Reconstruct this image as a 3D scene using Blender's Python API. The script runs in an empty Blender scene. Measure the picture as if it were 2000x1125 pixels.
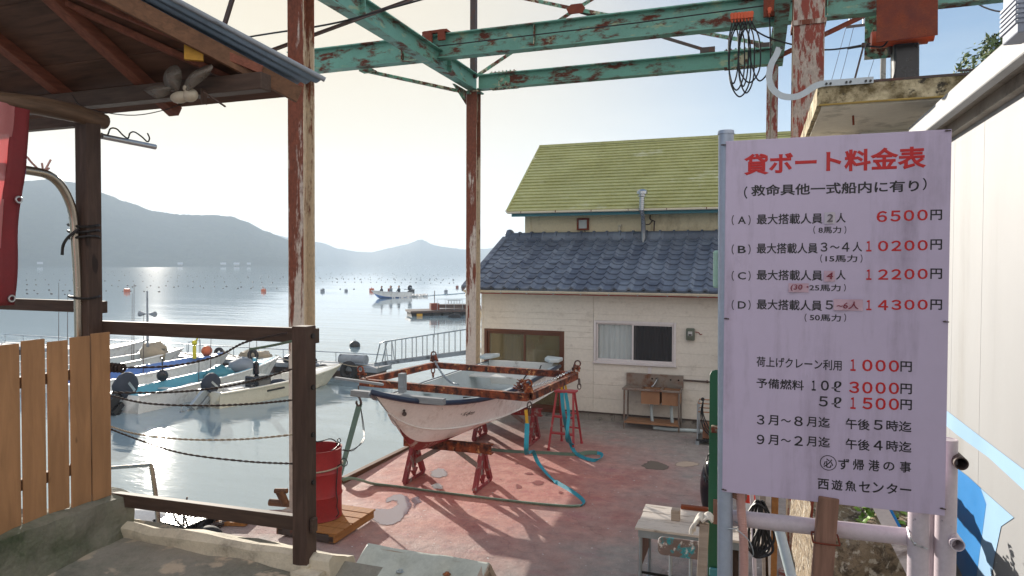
import bpy, bmesh, math, random
from math import pi, sin, cos, tan, radians, atan2, hypot, sqrt
from mathutils import Vector, Matrix, noise as mnoise
V = Vector
SC = bpy.context.scene
COL = SC.collection
rnd = random.Random(7)

# ---------------------------------------------------------------- camera, sky, sun
YAW, PITCH, ROLL, FPX = radians(19.57), radians(1.3), radians(0.2), 1350.0
SHIFT = FPX * tan(PITCH) - 48.5
EYE = V((0, 0, 3.4))
cam_data = bpy.data.cameras.new("camera")
cam = bpy.data.objects.new("camera", cam_data)
COL.objects.link(cam)
cam_data.sensor_width = 36.0
cam_data.lens = 36.0 * FPX / 2000.0
cam_data.shift_y = SHIFT / 2000.0
cam_data.clip_start = 0.05
cam_data.clip_end = 9000
_f = V((-sin(YAW) * cos(PITCH), cos(YAW) * cos(PITCH), -sin(PITCH)))
_r0 = V((cos(YAW), sin(YAW), 0))
_u0 = _r0.cross(_f)
_r = _r0 * cos(ROLL) + _u0 * sin(ROLL)
_u = _u0 * cos(ROLL) - _r0 * sin(ROLL)
cam.matrix_world = Matrix(((_r.x, _u.x, -_f.x, EYE.x), (_r.y, _u.y, -_f.y, EYE.y), (_r.z, _u.z, -_f.z, EYE.z), (0, 0, 0, 1)))
SC.camera = cam

def ray(px, py):
    return _f + _r * ((px - 1000) / FPX) + _u * ((562.5 + SHIFT - py) / FPX)
def atX(px, py, v):
    d = ray(px, py); return EYE + d * ((v - EYE.x) / d.x)
def atY(px, py, v):
    d = ray(px, py); return EYE + d * ((v - EYE.y) / d.y)
def atZ(px, py, v=0.0):
    d = ray(px, py); return EYE + d * ((v - EYE.z) / d.z)

SUN = ray(300, 195).normalized()          # towards the sun
SUN_EL = math.asin(SUN.z)
SUN_AZ = atan2(SUN.x, SUN.y)              # clockwise from +Y
world = bpy.data.worlds.new("World")
SC.world = world
world.use_nodes = True
wn = world.node_tree
for n in list(wn.nodes): wn.nodes.remove(n)
w_out = wn.nodes.new('ShaderNodeOutputWorld')
w_bg = wn.nodes.new('ShaderNodeBackground')
w_sky = wn.nodes.new('ShaderNodeTexSky')
w_sky.sky_type = 'NISHITA'
w_sky.sun_disc = False
w_sky.sun_elevation = SUN_EL
w_sky.sun_rotation = SUN_AZ
w_sky.altitude = 0
w_sky.air_density = 1.0
w_sky.dust_density = 1.6
w_sky.ozone_density = 2.0
# thin high cloud, laid out by direction on the sky
w_tc = wn.nodes.new('ShaderNodeTexCoord')
w_map = wn.nodes.new('ShaderNodeMapping'); w_map.inputs['Scale'].default_value = (1.2, 1.2, 7.0)
w_no = wn.nodes.new('ShaderNodeTexNoise'); w_no.inputs['Scale'].default_value = 2.2; w_no.inputs['Detail'].default_value = 7; w_no.inputs['Roughness'].default_value = 0.55
w_rp = wn.nodes.new('ShaderNodeValToRGB')
w_rp.color_ramp.elements[0].position = 0.42; w_rp.color_ramp.elements[0].color = (0, 0, 0, 1)
w_rp.color_ramp.elements[1].position = 0.72; w_rp.color_ramp.elements[1].color = (0.75, 0.75, 0.75, 1)
w_mul = wn.nodes.new('ShaderNodeMix'); w_mul.data_type = 'RGBA'; w_mul.blend_type = 'MIX'
w_hsv = wn.nodes.new('ShaderNodeHueSaturation'); w_hsv.inputs['Saturation'].default_value = 0.55; w_hsv.inputs['Value'].default_value = 1.12
L = wn.links.new
L(w_tc.outputs['Generated'], w_map.inputs['Vector']); L(w_map.outputs['Vector'], w_no.inputs['Vector'])
L(w_no.outputs['Fac'], w_rp.inputs['Fac'])
# a veil of high cloud evens the sky out: less glare round the sun, more light elsewhere
w_gam = wn.nodes.new('ShaderNodeGamma'); w_gam.inputs['Gamma'].default_value = 0.55
w_gain = wn.nodes.new('ShaderNodeMix'); w_gain.data_type = 'RGBA'; w_gain.blend_type = 'MULTIPLY'; w_gain.inputs['Factor'].default_value = 1
w_gain.inputs['B'].default_value = (0.70, 0.775, 0.94, 1); w_gain.clamp_result = False
L(w_sky.outputs['Color'], w_gam.inputs['Color']); w_sat = wn.nodes.new('ShaderNodeHueSaturation'); w_sat.inputs['Saturation'].default_value = 2.4
L(w_gam.outputs['Color'], w_sat.inputs['Color']); L(w_sat.outputs['Color'], w_gain.inputs['A'])
L(w_gain.outputs['Result'], w_hsv.inputs['Color'])
L(w_rp.outputs['Color'], w_mul.inputs['Factor']); L(w_gain.outputs['Result'], w_mul.inputs['A']); L(w_hsv.outputs['Color'], w_mul.inputs['B'])
# unseen cloud bank opposite the sun, added as fill light for shaded sides
w_dot = wn.nodes.new('ShaderNodeVectorMath'); w_dot.operation = 'DOT_PRODUCT'
w_dot.inputs[1].default_value = (-SUN.x, -SUN.y, 0.35)
L(w_tc.outputs['Generated'], w_dot.inputs[0])
w_mr = wn.nodes.new('ShaderNodeMapRange'); w_mr.interpolation_type = 'SMOOTHSTEP'
w_mr.inputs['From Min'].default_value = 0.05; w_mr.inputs['From Max'].default_value = 0.75; w_mr.inputs['To Max'].default_value = 0.9
L(w_dot.outputs['Value'], w_mr.inputs['Value'])
w_cl = wn.nodes.new('ShaderNodeMix'); w_cl.data_type = 'RGBA'
w_cl.inputs['B'].default_value = (5.3, 4.95, 4.7, 1)
L(w_mr.outputs['Result'], w_cl.inputs['Factor']); L(w_mul.outputs['Result'], w_cl.inputs['A'])
# warm aureole of the veil around the sun
w_d2 = wn.nodes.new('ShaderNodeVectorMath'); w_d2.operation = 'DOT_PRODUCT'; w_d2.inputs[1].default_value = tuple(SUN)
L(w_tc.outputs['Generated'], w_d2.inputs[0])
w_m2 = wn.nodes.new('ShaderNodeMapRange'); w_m2.interpolation_type = 'SMOOTHSTEP'
w_m2.inputs['From Min'].default_value = 0.62; w_m2.inputs['From Max'].default_value = 0.99; w_m2.inputs['To Max'].default_value = 0.9
L(w_d2.outputs['Value'], w_m2.inputs['Value'])
w_au = wn.nodes.new('ShaderNodeMix'); w_au.data_type = 'RGBA'; w_au.inputs['B'].default_value = (3.3, 2.7, 1.7, 1)
L(w_m2.outputs['Result'], w_au.inputs['Factor']); L(w_cl.outputs['Result'], w_au.inputs['A'])
L(w_au.outputs['Result'], w_bg.inputs['Color'])
w_bg.inputs['Strength'].default_value = 0.10
L(w_bg.outputs['Background'], w_out.inputs['Surface'])

sun_d = bpy.data.lights.new("sun", 'SUN')
sun_d.energy = 5.0
sun_d.angle = radians(0.53)
sun_d.color = (1.0, 0.92, 0.81)
sun_o = bpy.data.objects.new("sun", sun_d)
COL.objects.link(sun_o)
sun_o.rotation_euler = SUN.to_track_quat('Z', 'Y').to_euler()
sun_o.location = SUN * 50

SC.view_settings.view_transform = 'Standard'
SC.view_settings.look = 'None'
SC.view_settings.gamma = 1
SC.view_settings.exposure = 1.4
SC.render.engine = 'CYCLES'
SC.cycles.max_bounces = 8
SC.cycles.volume_bounces = 1
SC.cycles.use_denoising = True
SC.cycles.caustics_reflective = False
SC.cycles.caustics_refractive = False
SC.cycles.sample_clamp_indirect = 6

# ---------------------------------------------------------------- helpers
def hexc(h):
    h = h.lstrip('#')
    out = []
    for i in (0, 2, 4):
        c = int(h[i:i + 2], 16) / 255
        out.append(c / 12.92 if c <= 0.04045 else ((c + 0.055) / 1.055) ** 2.4)
    return tuple(out)

def tag(o, label=None, cat=None, group=None, kind=None):
    if label: o['label'] = label
    if cat: o['category'] = cat
    if group: o['group'] = group
    if kind: o['kind'] = kind
    return o

PW = {}
def thing(name, label, cat, loc=(0, 0, 0), rotz=0, group=None, kind=None):
    o = bpy.data.objects.new(name, None)
    o.empty_display_size = 0.1
    COL.objects.link(o)
    o.location = loc
    o.rotation_euler = (0, 0, rotz)
    PW[o.name] = Matrix.Translation(V(loc)) @ Matrix.Rotation(rotz, 4, 'Z')
    return tag(o, label, cat, group, kind)

def dup(o, loc=None, rotz=None, label=None, group=None, parent=None, scale=None):
    c = o.copy()
    COL.objects.link(c)
    if parent is not None: c.parent = parent
    if loc is not None: c.location = loc
    if rotz is not None: c.rotation_euler[2] = rotz
    if scale is not None: c.scale = scale
    if label: c['label'] = label
    if group: c['group'] = group
    for ch in list(o.children): dup(ch, parent=c)
    return c

class MB:
    """collects geometry in world metres; build() links it as one mesh object"""
    def __init__(self): self.v = []; self.f = []; self.mi = []; self.uvs = None
    def add(self, vs, fs, mi=0):
        n = len(self.v)
        self.v += [V(p) for p in vs]
        self.f += [tuple(i + n for i in f) for f in fs]
        self.mi += [mi] * len(fs)
        return self
    def box(self, c, s, rz=0, mi=0, R=None):
        hx, hy, hz = s[0] / 2, s[1] / 2, s[2] / 2
        R = R or Matrix.Rotation(rz, 3, 'Z')
        c = V(c)
        P = [c + R @ V((x * hx, y * hy, z * hz)) for z in (-1, 1) for y in (-1, 1) for x in (-1, 1)]
        return self.add(P, [(0, 2, 3, 1), (4, 5, 7, 6), (0, 1, 5, 4), (2, 6, 7, 3), (0, 4, 6, 2), (1, 3, 7, 5)], mi)
    def b2(self, a, b, mi=0):
        a, b = V(a), V(b)
        return self.box((a + b) / 2, [abs(b[i] - a[i]) for i in range(3)], 0, mi)
    def bar(self, p0, p1, w, h, up=(0, 0, 1), mi=0):
        p0, p1 = V(p0), V(p1)
        d = (p1 - p0); l = d.length; d = d / l
        up = V(up)
        s = d.cross(up)
        if s.length < 1e-5: s = d.cross(V((0, 1, 0)))
        s.normalize(); t = s.cross(d)
        R = Matrix((d, s, t)).transposed()
        return self.box((p0 + p1) / 2, (l, w, h), 0, mi, R)
    def tube(self, pts, r, seg=8, mi=0, closed=False, cap=True, rs=None, flat=1.0):
        pts = [V(p) for p in pts]
        n = len(pts); base = len(self.v)
        prev = None
        for i, p in enumerate(pts):
            if closed: d = pts[(i + 1) % n] - pts[i - 1]
            else: d = pts[min(i + 1, n - 1)] - pts[max(i - 1, 0)]
            if d.length < 1e-9: d = V((0, 0, 1))
            d.normalize()
            if prev is None:
                a = V((0, 0, 1)) if abs(d.z) < 0.9 else V((1, 0, 0))
                s = d.cross(a).normalized()
            else:
                s = (prev - d * prev.dot(d))
                s = s.normalized() if s.length > 1e-6 else d.orthogonal().normalized()
            prev = s; t = d.cross(s)
            rr = rs[i] if rs else r
            for k in range(seg):
                a = 2 * pi * k / seg
                self.v.append(p + (s * cos(a) + t * sin(a) * flat) * rr)
        rings = n if closed else n - 1
        for i in range(rings):
            j = (i + 1) % n
            for k in range(seg):
                k2 = (k + 1) % seg
                self.f.append((base + i * seg + k, base + i * seg + k2, base + j * seg + k2, base + j * seg + k)); self.mi.append(mi)
        if cap and not closed:
            self.f.append(tuple(base + k for k in reversed(range(seg)))); self.mi.append(mi)
            self.f.append(tuple(base + (n - 1) * seg + k for k in range(seg))); self.mi.append(mi)
        return self
    def cyl(self, p0, p1, r0, r1=None, seg=16, mi=0, cap=True):
        return self.tube([p0, p1], r0, seg, mi, False, cap, [r0, r0 if r1 is None else r1])
    def lathe(self, c, prof, seg=24, mi=0, axis='z'):
        c = V(c); base = len(self.v); n = len(prof)
        for (r, h) in prof:
            for k in range(seg):
                a = 2 * pi * k / seg
                q = V((r * cos(a), r * sin(a), h))
                if axis == 'x': q = V((h, q.x, q.y))
                if axis == 'y': q = V((q.y, h, q.x))
                self.v.append(c + q)
        for i in range(n - 1):
            for k in range(seg):
                k2 = (k + 1) % seg
                self.f.append((base + i * seg + k, base + i * seg + k2, base + (i + 1) * seg + k2, base + (i + 1) * seg + k)); self.mi.append(mi)
        if prof[0][0] > 1e-6: self.f.append(tuple(base + k for k in reversed(range(seg)))); self.mi.append(mi)
        if prof[-1][0] > 1e-6: self.f.append(tuple(base + (n - 1) * seg + k for k in range(seg))); self.mi.append(mi)
        return self
    def ball(self, c, r, seg=12, rings=8, sc=(1, 1, 1), mi=0):
        c = V(c); base = len(self.v)
        for i in range(rings + 1):
            th = pi * i / rings
            for k in range(seg):
                a = 2 * pi * k / seg
                self.v.append(c + V((r * sc[0] * sin(th) * cos(a), r * sc[1] * sin(th) * sin(a), r * sc[2] * cos(th))))
        for i in range(rings):
            for k in range(seg):
                k2 = (k + 1) % seg
                self.f.append((base + i * seg + k, base + (i + 1) * seg + k, base + (i + 1) * seg + k2, base + i * seg + k2)); self.mi.append(mi)
        return self
    def prism(self, poly, d, mi=0):
        """poly: 3D points of a planar outline; d: extrusion vector"""
        d = V(d); n = len(poly)
        P = [V(p) for p in poly] + [V(p) + d for p in poly]
        fs = [tuple(reversed(range(n))), tuple(range(n, 2 * n))]
        fs += [(i, (i + 1) % n, n + (i + 1) % n, n + i) for i in range(n)]
        return self.add(P, fs, mi)
    def grid(self, fn, nu, nv, mi=0, wrap=False):
        base = len(self.v)
        for j in range(nv + 1):
            for i in range(nu + 1): self.v.append(V(fn(i / nu, j / nv)))
        for j in range(nv):
            for i in range(nu):
                a = base + j * (nu + 1) + i
                self.f.append((a, a + 1, a + nu + 2, a + nu + 1)); self.mi.append(mi)
        return self
    def ibeam(self, p0, p1, w, h, tf=0.018, tw=0.014, up=(0, 0, 1), mi=0):
        p0, p1, up = V(p0), V(p1), V(up)
        d = (p1 - p0).normalized(); s = d.cross(up).normalized(); t = s.cross(d)
        for k in (-1, 1):
            o = t * (k * (h / 2 - tf / 2))
            self.bar(p0 + o, p1 + o, w, tf, up, mi)
        self.bar(p0, p1, tw, h - 2 * tf - 0.001, up, mi)
        return self
    def build(self, name, mat, parent=None, smooth=None, bev=0, solid=0, fix=True):
        me = bpy.data.meshes.new(name)
        vs = self.v
        if parent is not None:
            root = parent
            while root.parent is not None: root = root.parent
            inv = PW.get(root.name, Matrix.Identity(4)).inverted()
            vs = [inv @ p for p in vs]
        me.from_pydata([tuple(p) for p in vs], [], self.f)
        mats = mat if isinstance(mat, (list, tuple)) else [mat]
        for m in mats: me.materials.append(m)
        if len(mats) > 1: me.polygons.foreach_set('material_index', self.mi)
        if fix:
            bm = bmesh.new(); bm.from_mesh(me)
            bmesh.ops.remove_doubles(bm, verts=bm.verts, dist=1e-5)
            bmesh.ops.recalc_face_normals(bm, faces=bm.faces)
            bm.to_mesh(me); bm.free()
        if smooth is not None:
            me.polygons.foreach_set('use_smooth', [True] * len(me.polygons))
            me.set_sharp_from_angle(angle=radians(smooth))
        me.update()
        o = bpy.data.objects.new(name, me)
        COL.objects.link(o)
        if parent is not None: o.parent = parent
        else: PW[o.name] = Matrix.Identity(4)
        if solid:
            s = o.modifiers.new('solid', 'SOLIDIFY'); s.thickness = solid; s.offset = 0
        if bev:
            b = o.modifiers.new('bevel', 'BEVEL'); b.width = bev; b.segments = 2; b.limit_method = 'ANGLE'; b.angle_limit = radians(40)
        return o

def spline(pts, n=8):
    """Catmull-Rom through pts"""
    pts = [V(p) for p in pts]
    P = [pts[0] * 2 - pts[1]] + pts + [pts[-1] * 2 - pts[-2]]
    out = []
    for i in range(1, len(P) - 2):
        for k in range(n):
            t = k / n
            a, b, c, d = P[i - 1], P[i], P[i + 1], P[i + 2]
            out.append(0.5 * ((2 * b) + (c - a) * t + (2 * a - 5 * b + 4 * c - d) * t * t + (3 * b - a - 3 * c + d) * t ** 3))
    out.append(pts[-1])
    return out
def sag(a, b, s, n=14):
    a, b = V(a), V(b)
    return [a.lerp(b, i / n) - V((0, 0, s * 4 * (i / n) * (1 - i / n))) for i in range(n + 1)]
def nz(p, s=1.0): return mnoise.noise(V(p) * s)
def roughen(o, amt, sc, sub=0):
    """push the vertices of a mesh object along a noise field"""
    me = o.data
    if sub:
        bm = bmesh.new(); bm.from_mesh(me)
        bmesh.ops.subdivide_edges(bm, edges=bm.edges, cuts=sub, use_grid_fill=True)
        bm.to_mesh(me); bm.free()
    for v in me.vertices:
        q = v.co * sc
        v.co += V((mnoise.noise(q), mnoise.noise(q + V((7, 3, 1))), mnoise.noise(q + V((2, 9, 5))))) * amt
    me.update()
    return o
def strip(mb, pts, w, th, wdir):
    """a flat ribbon of thickness th along pts; wdir(i,t)->width vector"""
    pts = [V(p) for p in pts]; n = len(pts); base = len(mb.v)
    for i, p in enumerate(pts):
        d = (pts[min(i + 1, n - 1)] - pts[max(i - 1, 0)]).normalized()
        s = V(wdir(i / (n - 1))); s = (s - d * s.dot(d)).normalized(); t = s.cross(d)
        for a, b in ((-1, -1), (1, -1), (1, 1), (-1, 1)): mb.v.append(p + s * a * w / 2 + t * b * th / 2)
    for i in range(n - 1):
        for k in range(4):
            k2 = (k + 1) % 4
            mb.f.append((base + i * 4 + k, base + i * 4 + k2, base + i * 4 + 4 + k2, base + i * 4 + 4 + k)); mb.mi.append(0)
    mb.f.append((base, base + 3, base + 2, base + 1)); mb.mi.append(0)
    e = base + (n - 1) * 4
    mb.f.append((e, e + 1, e + 2, e + 3)); mb.mi.append(0)
    return mb

# ---------------------------------------------------------------- materials
class NT:
    def __init__(self, name):
        self.m = bpy.data.materials.new(name); self.m.use_nodes = True
        self.t = self.m.node_tree; self.b = self.t.nodes['Principled BSDF']
        self.tc = self.t.nodes.new('ShaderNodeTexCoord')
        self.geo = None
    def n(self, k, **kw):
        x = self.t.nodes.new(k)
        for a, b in kw.items(): setattr(x, a, b)
        return x
    def l(self, a, b): self.t.links.new(a, b)
    def coord(self, scale=(1, 1, 1), src='Object', rot=(0, 0, 0)):
        mp = self.n('ShaderNodeMapping'); mp.inputs['Scale'].default_value = scale; mp.inputs['Rotation'].default_value = rot
        if src == 'World':
            if self.geo is None: self.geo = self.n('ShaderNodeNewGeometry')
            self.l(self.geo.outputs['Position'], mp.inputs['Vector'])
        else: self.l(self.tc.outputs[src], mp.inputs['Vector'])
        return mp.outputs['Vector']
    def noise(self, vec, scale, detail=6, rough=0.6, dist=0):
        x = self.n('ShaderNodeTexNoise'); x.inputs['Scale'].default_value = scale; x.inputs['Detail'].default_value = detail
        x.inputs['Roughness'].default_value = rough; x.inputs['Distortion'].default_value = dist
        self.l(vec, x.inputs['Vector']); return x.outputs['Fac']
    def ramp(self, fac, a, b, ca=0.0, cb=1.0):
        x = self.n('ShaderNodeMapRange'); x.inputs['From Min'].default_value = a; x.inputs['From Max'].default_value = b
        x.inputs['To Min'].default_value = ca; x.inputs['To Max'].default_value = cb
        self.l(fac, x.inputs['Value']); return x.outputs['Result']
    def mix(self, fac, A, B, mode='MIX'):
        x = self.n('ShaderNodeMix', data_type='RGBA', blend_type=mode)
        for s, val in (('Factor', fac), ('A', A), ('B', B)):
            if isinstance(val, (int, float)): x.inputs[s].default_value = val
            elif isinstance(val, tuple): x.inputs[s].default_value = (*val[:3], 1)
            else: self.l(val, x.inputs[s])
        return x.outputs['Result']
    def math(self, op, a, b=0.0, c=0.0):
        x = self.n('ShaderNodeMath', operation=op)
        for i, val in enumerate((a, b, c)):
            if isinstance(val, (int, float)): x.inputs[i].default_value = val
            else: self.l(val, x.inputs[i])
        return x.outputs[0]
    def bump(self, h, strength=0.3, dist=0.01):
        x = self.n('ShaderNodeBump'); x.inputs['Strength'].default_value = strength; x.inputs['Distance'].default_value = dist
        self.l(h, x.inputs['Height'])
        pr = self.b.inputs['Normal'].links
        if pr: self.l(pr[0].from_socket, x.inputs['Normal'])
        self.l(x.outputs['Normal'], self.b.inputs['Normal'])
    def set(self, k, v):
        if isinstance(v, (int, float)): self.b.inputs[k].default_value = v
        elif isinstance(v, tuple): self.b.inputs[k].default_value = (*v[:3], 1)
        else: self.l(v, self.b.inputs[k])

def wmat(name, c, rough=0.6, metal=0.0, var=0.25, vs=3.0, st=(1, 1, 1), c2=None, cov=0.5, s2=4.0, edge=0.05, st2=None,
         c3=None, cov3=0.6, s3=9.0, bump=0.15, bs=40.0, bd=0.01, rough2=None, src='Object', fine=0.12, spec=0.5):
    """paint, wood, metal, stone: mottled base, worn patches of c2, spots of c3, fine bump"""
    N = NT(name)
    c = hexc(c) if isinstance(c, str) else c
    vec = N.coord(st, src)
    f1 = N.noise(vec, vs, 6, 0.6)
    lo = tuple(x * (1 - var) for x in c); hi = tuple(min(1, x * (1 + var * 0.7)) for x in c)
    col = N.mix(N.ramp(f1, 0.3, 0.7), lo, hi)
    f2 = N.noise(vec, vs * 14, 4, 0.7)
    col = N.mix(N.ramp(f2, 0.35, 0.75, 0, fine * 2), col, tuple(x * 0.45 for x in c))
    rg = None
    if c2:
        c2 = hexc(c2) if isinstance(c2, str) else c2
        v2 = N.coord(st2 or st, src)
        m = N.ramp(N.noise(v2, s2, 9, 0.68), 1 - cov - edge, 1 - cov + edge)
        dark = tuple(x * 0.55 for x in c2)
        cc2 = N.mix(N.ramp(f2, 0.3, 0.7), c2, dark)
        col = N.mix(m, col, cc2)
        if rough2 is not None: rg = N.ramp(m, 0, 1, rough, rough2)
    if c3:
        c3 = hexc(c3) if isinstance(c3, str) else c3
        m3 = N.ramp(N.noise(N.coord(st2 or st, src), s3, 5, 0.6), 1 - cov3 - 0.04, 1 - cov3 + 0.04)
        col = N.mix(m3, col, c3)
    N.set('Base Color', col)
    if rg is None: rg = N.ramp(f1, 0.3, 0.7, max(0.02, rough - 0.08), min(1, rough + 0.08))
    N.set('Roughness', rg); N.set('Metallic', metal); N.set('Specular IOR Level', spec)
    if bump: N.bump(N.noise(vec, bs, 5, 0.65), bump, bd)
    return N.m

def wood(name, c, dark=0.45, axis='x', rough=0.7, sc=6.0):
    N = NT(name); c = hexc(c)
    k = {'x': (0.12, 1, 1), 'y': (1, 0.12, 1), 'z': (1, 1, 0.12)}[axis]
    vec = N.coord(k)
    g = N.noise(vec, sc * 6, 6, 0.6, 0.6)
    col = N.mix(N.ramp(g, 0.32, 0.68), tuple(x * (1 - dark) for x in c), c)
    g2 = N.noise(N.coord((1, 1, 1)), 2.5, 4)
    col = N.mix(N.ramp(g2, 0.35, 0.7, 0, 0.45), col, tuple(x * 0.6 for x in c))
    kn = N.noise(N.coord(tuple(0.35 if q < 1 else 1 for q in k)), 11, 2, 0.4)
    col = N.mix(N.ramp(kn, 0.74, 0.78), col, tuple(x * 0.25 for x in c))
    N.set('Base Color', col); N.set('Roughness', rough); N.set('Specular IOR Level', 0.3)
    N.bump(g, 0.25, 0.004)
    return N.m
# ---------------------------------------------------------------- material library
M = {}
M['rust_white'] = wmat('rusted_white_paint', '#c9bcae', 0.65, var=.2, vs=3, st=(1, 1, .25), c2='#82462f', cov=.54, s2=6, edge=.05, st2=(1.3, 1.3, .16), c3='#6b3020', cov3=.36, s3=9, bump=.3, rough2=.85)
def mat_column(name, rust, paint, bias):
    """rust thickest high up, pale paint left towards the foot"""
    N = NT(name)
    v = N.coord((1.3, 1.3, .18)); sep = N.n('ShaderNodeSeparateXYZ'); N.l(N.tc.outputs['Object'], sep.inputs[0])
    f = N.noise(v, 6, 9, .68); f2 = N.noise(N.coord((1, 1, .5)), 30, 5, .7)
    h = N.math('MULTIPLY', N.math('ADD', sep.outputs[2], -3.2), .05)
    m = N.ramp(N.math('ADD', N.math('ADD', f, h), N.math('MULTIPLY', f2, .12)), .52 - bias, .60 - bias)
    r = N.mix(N.ramp(f2, .3, .7), hexc(rust), tuple(x * .45 for x in hexc(rust)))
    p = N.mix(N.ramp(f2, .4, .75), hexc(paint), tuple(x * .72 for x in hexc(paint)))
    N.set('Base Color', N.mix(m, p, r)); N.set('Roughness', N.ramp(m, 0, 1, .6, .88)); N.bump(f2, .35, .01); N.bump(m, .3, .006)
    return N.m
M['col_face'] = mat_column('rusted_column_face', '#8a4a33', '#cdbdaf', -.005)
M['col_side'] = mat_column('cream_column_side', '#8f5236', '#d3c1a6', -.14)
M['rust_red'] = wmat('rusted_red_paint', '#8f4030', 0.7, var=.3, vs=4, st=(1, 1, .4), c2='#c3b2a4', cov=.50, s2=11, edge=.03, st2=(1.3, 1.3, .35), bump=.3)
M['green_steel'] = wmat('green_painted_steel', '#6da292', 0.5, var=.16, vs=2, st=(1, 1, 1), c2='#6e3420', cov=.44, s2=3.2, edge=.05, st2=(.6, .6, 1.6), c3='#9aa889', cov3=.36, s3=5, bump=.12, rough2=.85)
M['green_rusty'] = wmat('rusted_green_steel', '#6aa28a', 0.6, var=.2, vs=3, c2='#6b2f1c', cov=.5, s2=6, edge=.05, c3='#b9ae93', cov3=.42, s3=9, bump=.25, rough2=.85)
M['rust_plate'] = wmat('rusty_plate', '#6e2a19', 0.8, var=.3, vs=3, c2='#8f3f1c', cov=.5, s2=5, edge=.15, c3='#8a6a5c', cov3=.3, s3=4, bump=.3, bs=60)
M['rust_heavy'] = wmat('flaking_rust', '#8f4524', 0.85, var=.4, vs=5, c2='#3a1710', cov=.50, s2=8, edge=.08, c3='#c08a58', cov3=.37, s3=10, bump=.5, bs=70)
M['dark_steel'] = wmat('dark_weathered_steel', '#4a3b36', 0.6, var=.3, vs=6, c2='#6b3a25', cov=.4, s2=9, bump=.2)
M['wire'] = wmat('dark_wire', '#1a1718', 0.55, var=.2, bump=0)
M['wood_dark_x'] = wood('dark_stained_timber', '#56443a', .5, 'x')
M['wood_dark_y'] = wood('dark_stained_timber_deep', '#75533c', .5, 'y')
M['wood_dark_z'] = wood('dark_stained_post', '#56433a', .5, 'z')
M['rafter'] = wood('red_brown_rafter', '#8a5340', .5, 'y')
M['soffit'] = wood('brown_soffit_board', '#68493a', .6, 'x', sc=3)
M['plank_z'] = wood('orange_fence_plank', '#b5875f', .32, 'z', .65, 3)
M['wood_old'] = wood('grey_weathered_wood', '#b9a899', .35, 'x', .8)
M['wood_old_z'] = wood('pink_grey_weathered_post', '#9b7564', .55, 'z', .8)
M['wood_white'] = wmat('worn_white_wood', '#d5cabf', .75, var=.12, vs=4, st=(.3, 1, 1), c2='#8f7d70', cov=.4, s2=7, edge=.06, st2=(.25, 1.5, 1), bump=.2)
M['pallet_wood'] = wood('pallet_wood', '#b47a44', .45, 'y', .75)
M['alu'] = wmat('aluminium', '#b9bcc0', .32, .9, var=.1, bump=.05)
M['galv'] = wmat('galvanised_steel', '#a9b2b8', .42, .55, var=.12, vs=9, bump=.06)
M['steel_tube'] = wmat('stainless_tube', '#a99f92', .25, .9, var=.1, bump=.03)
M['grey_timber'] = wood('silver_grey_timber', '#8e9296', .3, 'x', .7)
M['pipe_white'] = wmat('white_painted_pipe', '#cbbfc6', .38, var=.08, vs=5, c2='#8d8590', cov=.3, s2=30, edge=.03, bump=.05)
M['pipe_grey'] = wmat('bluish_pipe', '#a9b3c4', .35, .2, var=.1, bump=.05)
M['sign_face'] = wmat('sign_enamel', '#c3b4cd', .33, var=.04, vs=2, c2='#a594aa', cov=.33, s2=3, edge=.16, st2=(2.5, 1, .35), c3='#8d7f8d', cov3=.22, s3=34, bump=.02, fine=.03)
M['ink_red'] = wmat('sign_red_lettering', '#bd0d13', .4, var=.05, bump=0, fine=0)
M['ink_black'] = wmat('sign_black_lettering', '#17141a', .4, var=.05, bump=0, fine=0)
M['ink_grey'] = wmat('patch_grey_lettering', '#5a5458', .5, var=.1, bump=0, fine=0)
M['ink_maroon'] = wmat('patch_maroon_lettering', '#7b2036', .5, var=.1, bump=0, fine=0)
M['patch'] = wmat('peeling_patch', '#c6bcc6', .25, var=.06, bump=.1)
M['patch_pink'] = wmat('peeling_pink_patch', '#c8a5b5', .25, var=.06, bump=.1)
M['siding'] = wmat('cream_siding', '#dcd5c9', .6, var=.04, vs=1.2, c2='#c4b9ab', cov=.34, s2=1.8, edge=.12, st2=(1, 1, 2.5), bump=.08)
M['wall_cream'] = wmat('cream_render', '#ddd0af', .75, var=.07, vs=1.4, c2='#bda983', cov=.36, s2=2, edge=.12, st2=(1, 1, .4), bump=.1)
M['block'] = wmat('foundation_concrete', '#8f8880', .85, var=.2, vs=2.5, c2='#6a655f', cov=.42, s2=4, bump=.2)
M['red_trim'] = wmat('red_fascia_paint', '#a02a1e', .5, var=.15, bump=.05)
M['teal_trim'] = wmat('teal_fascia_paint', '#3b7f8d', .5, var=.15, bump=.05)
M['gutter'] = wmat('cream_gutter', '#d8ceb8', .45, var=.1, bump=.03)
M['brown_frame'] = wmat('brown_aluminium', '#5f3420', .4, .1, var=.12, bump=.03)
M['white_frame'] = wmat('white_aluminium', '#d9d3d3', .35, .1, var=.05, bump=.02)
M['curtain_white'] = wmat('white_curtain', '#c3cacb', .8, var=.1, vs=2, bump=.05)
M['curtain_dark'] = wmat('curtain_behind_screen', '#5b5a62', .8, var=.15, vs=2, bump=.05)
M['room'] = wmat('dim_room', '#d6c493', .8, var=.35, vs=1.5, c2='#3d3126', cov=.46, s2=1.4, edge=.2, st2=(1, 1, .5), bump=0)
M['red_cloth'] = wmat('red_cloth', '#8e1f26', .8, var=.2, bump=.1)
M['meter'] = wmat('grey_green_meter', '#5c6457', .5, var=.15, bump=.05)
M['plastic_black'] = wmat('black_plastic', '#15161a', .3, var=.15, bump=.02)
M['black_gloss'] = wmat('glossy_navy_cowl', '#10141f', .12, var=.1, bump=0)
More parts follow.
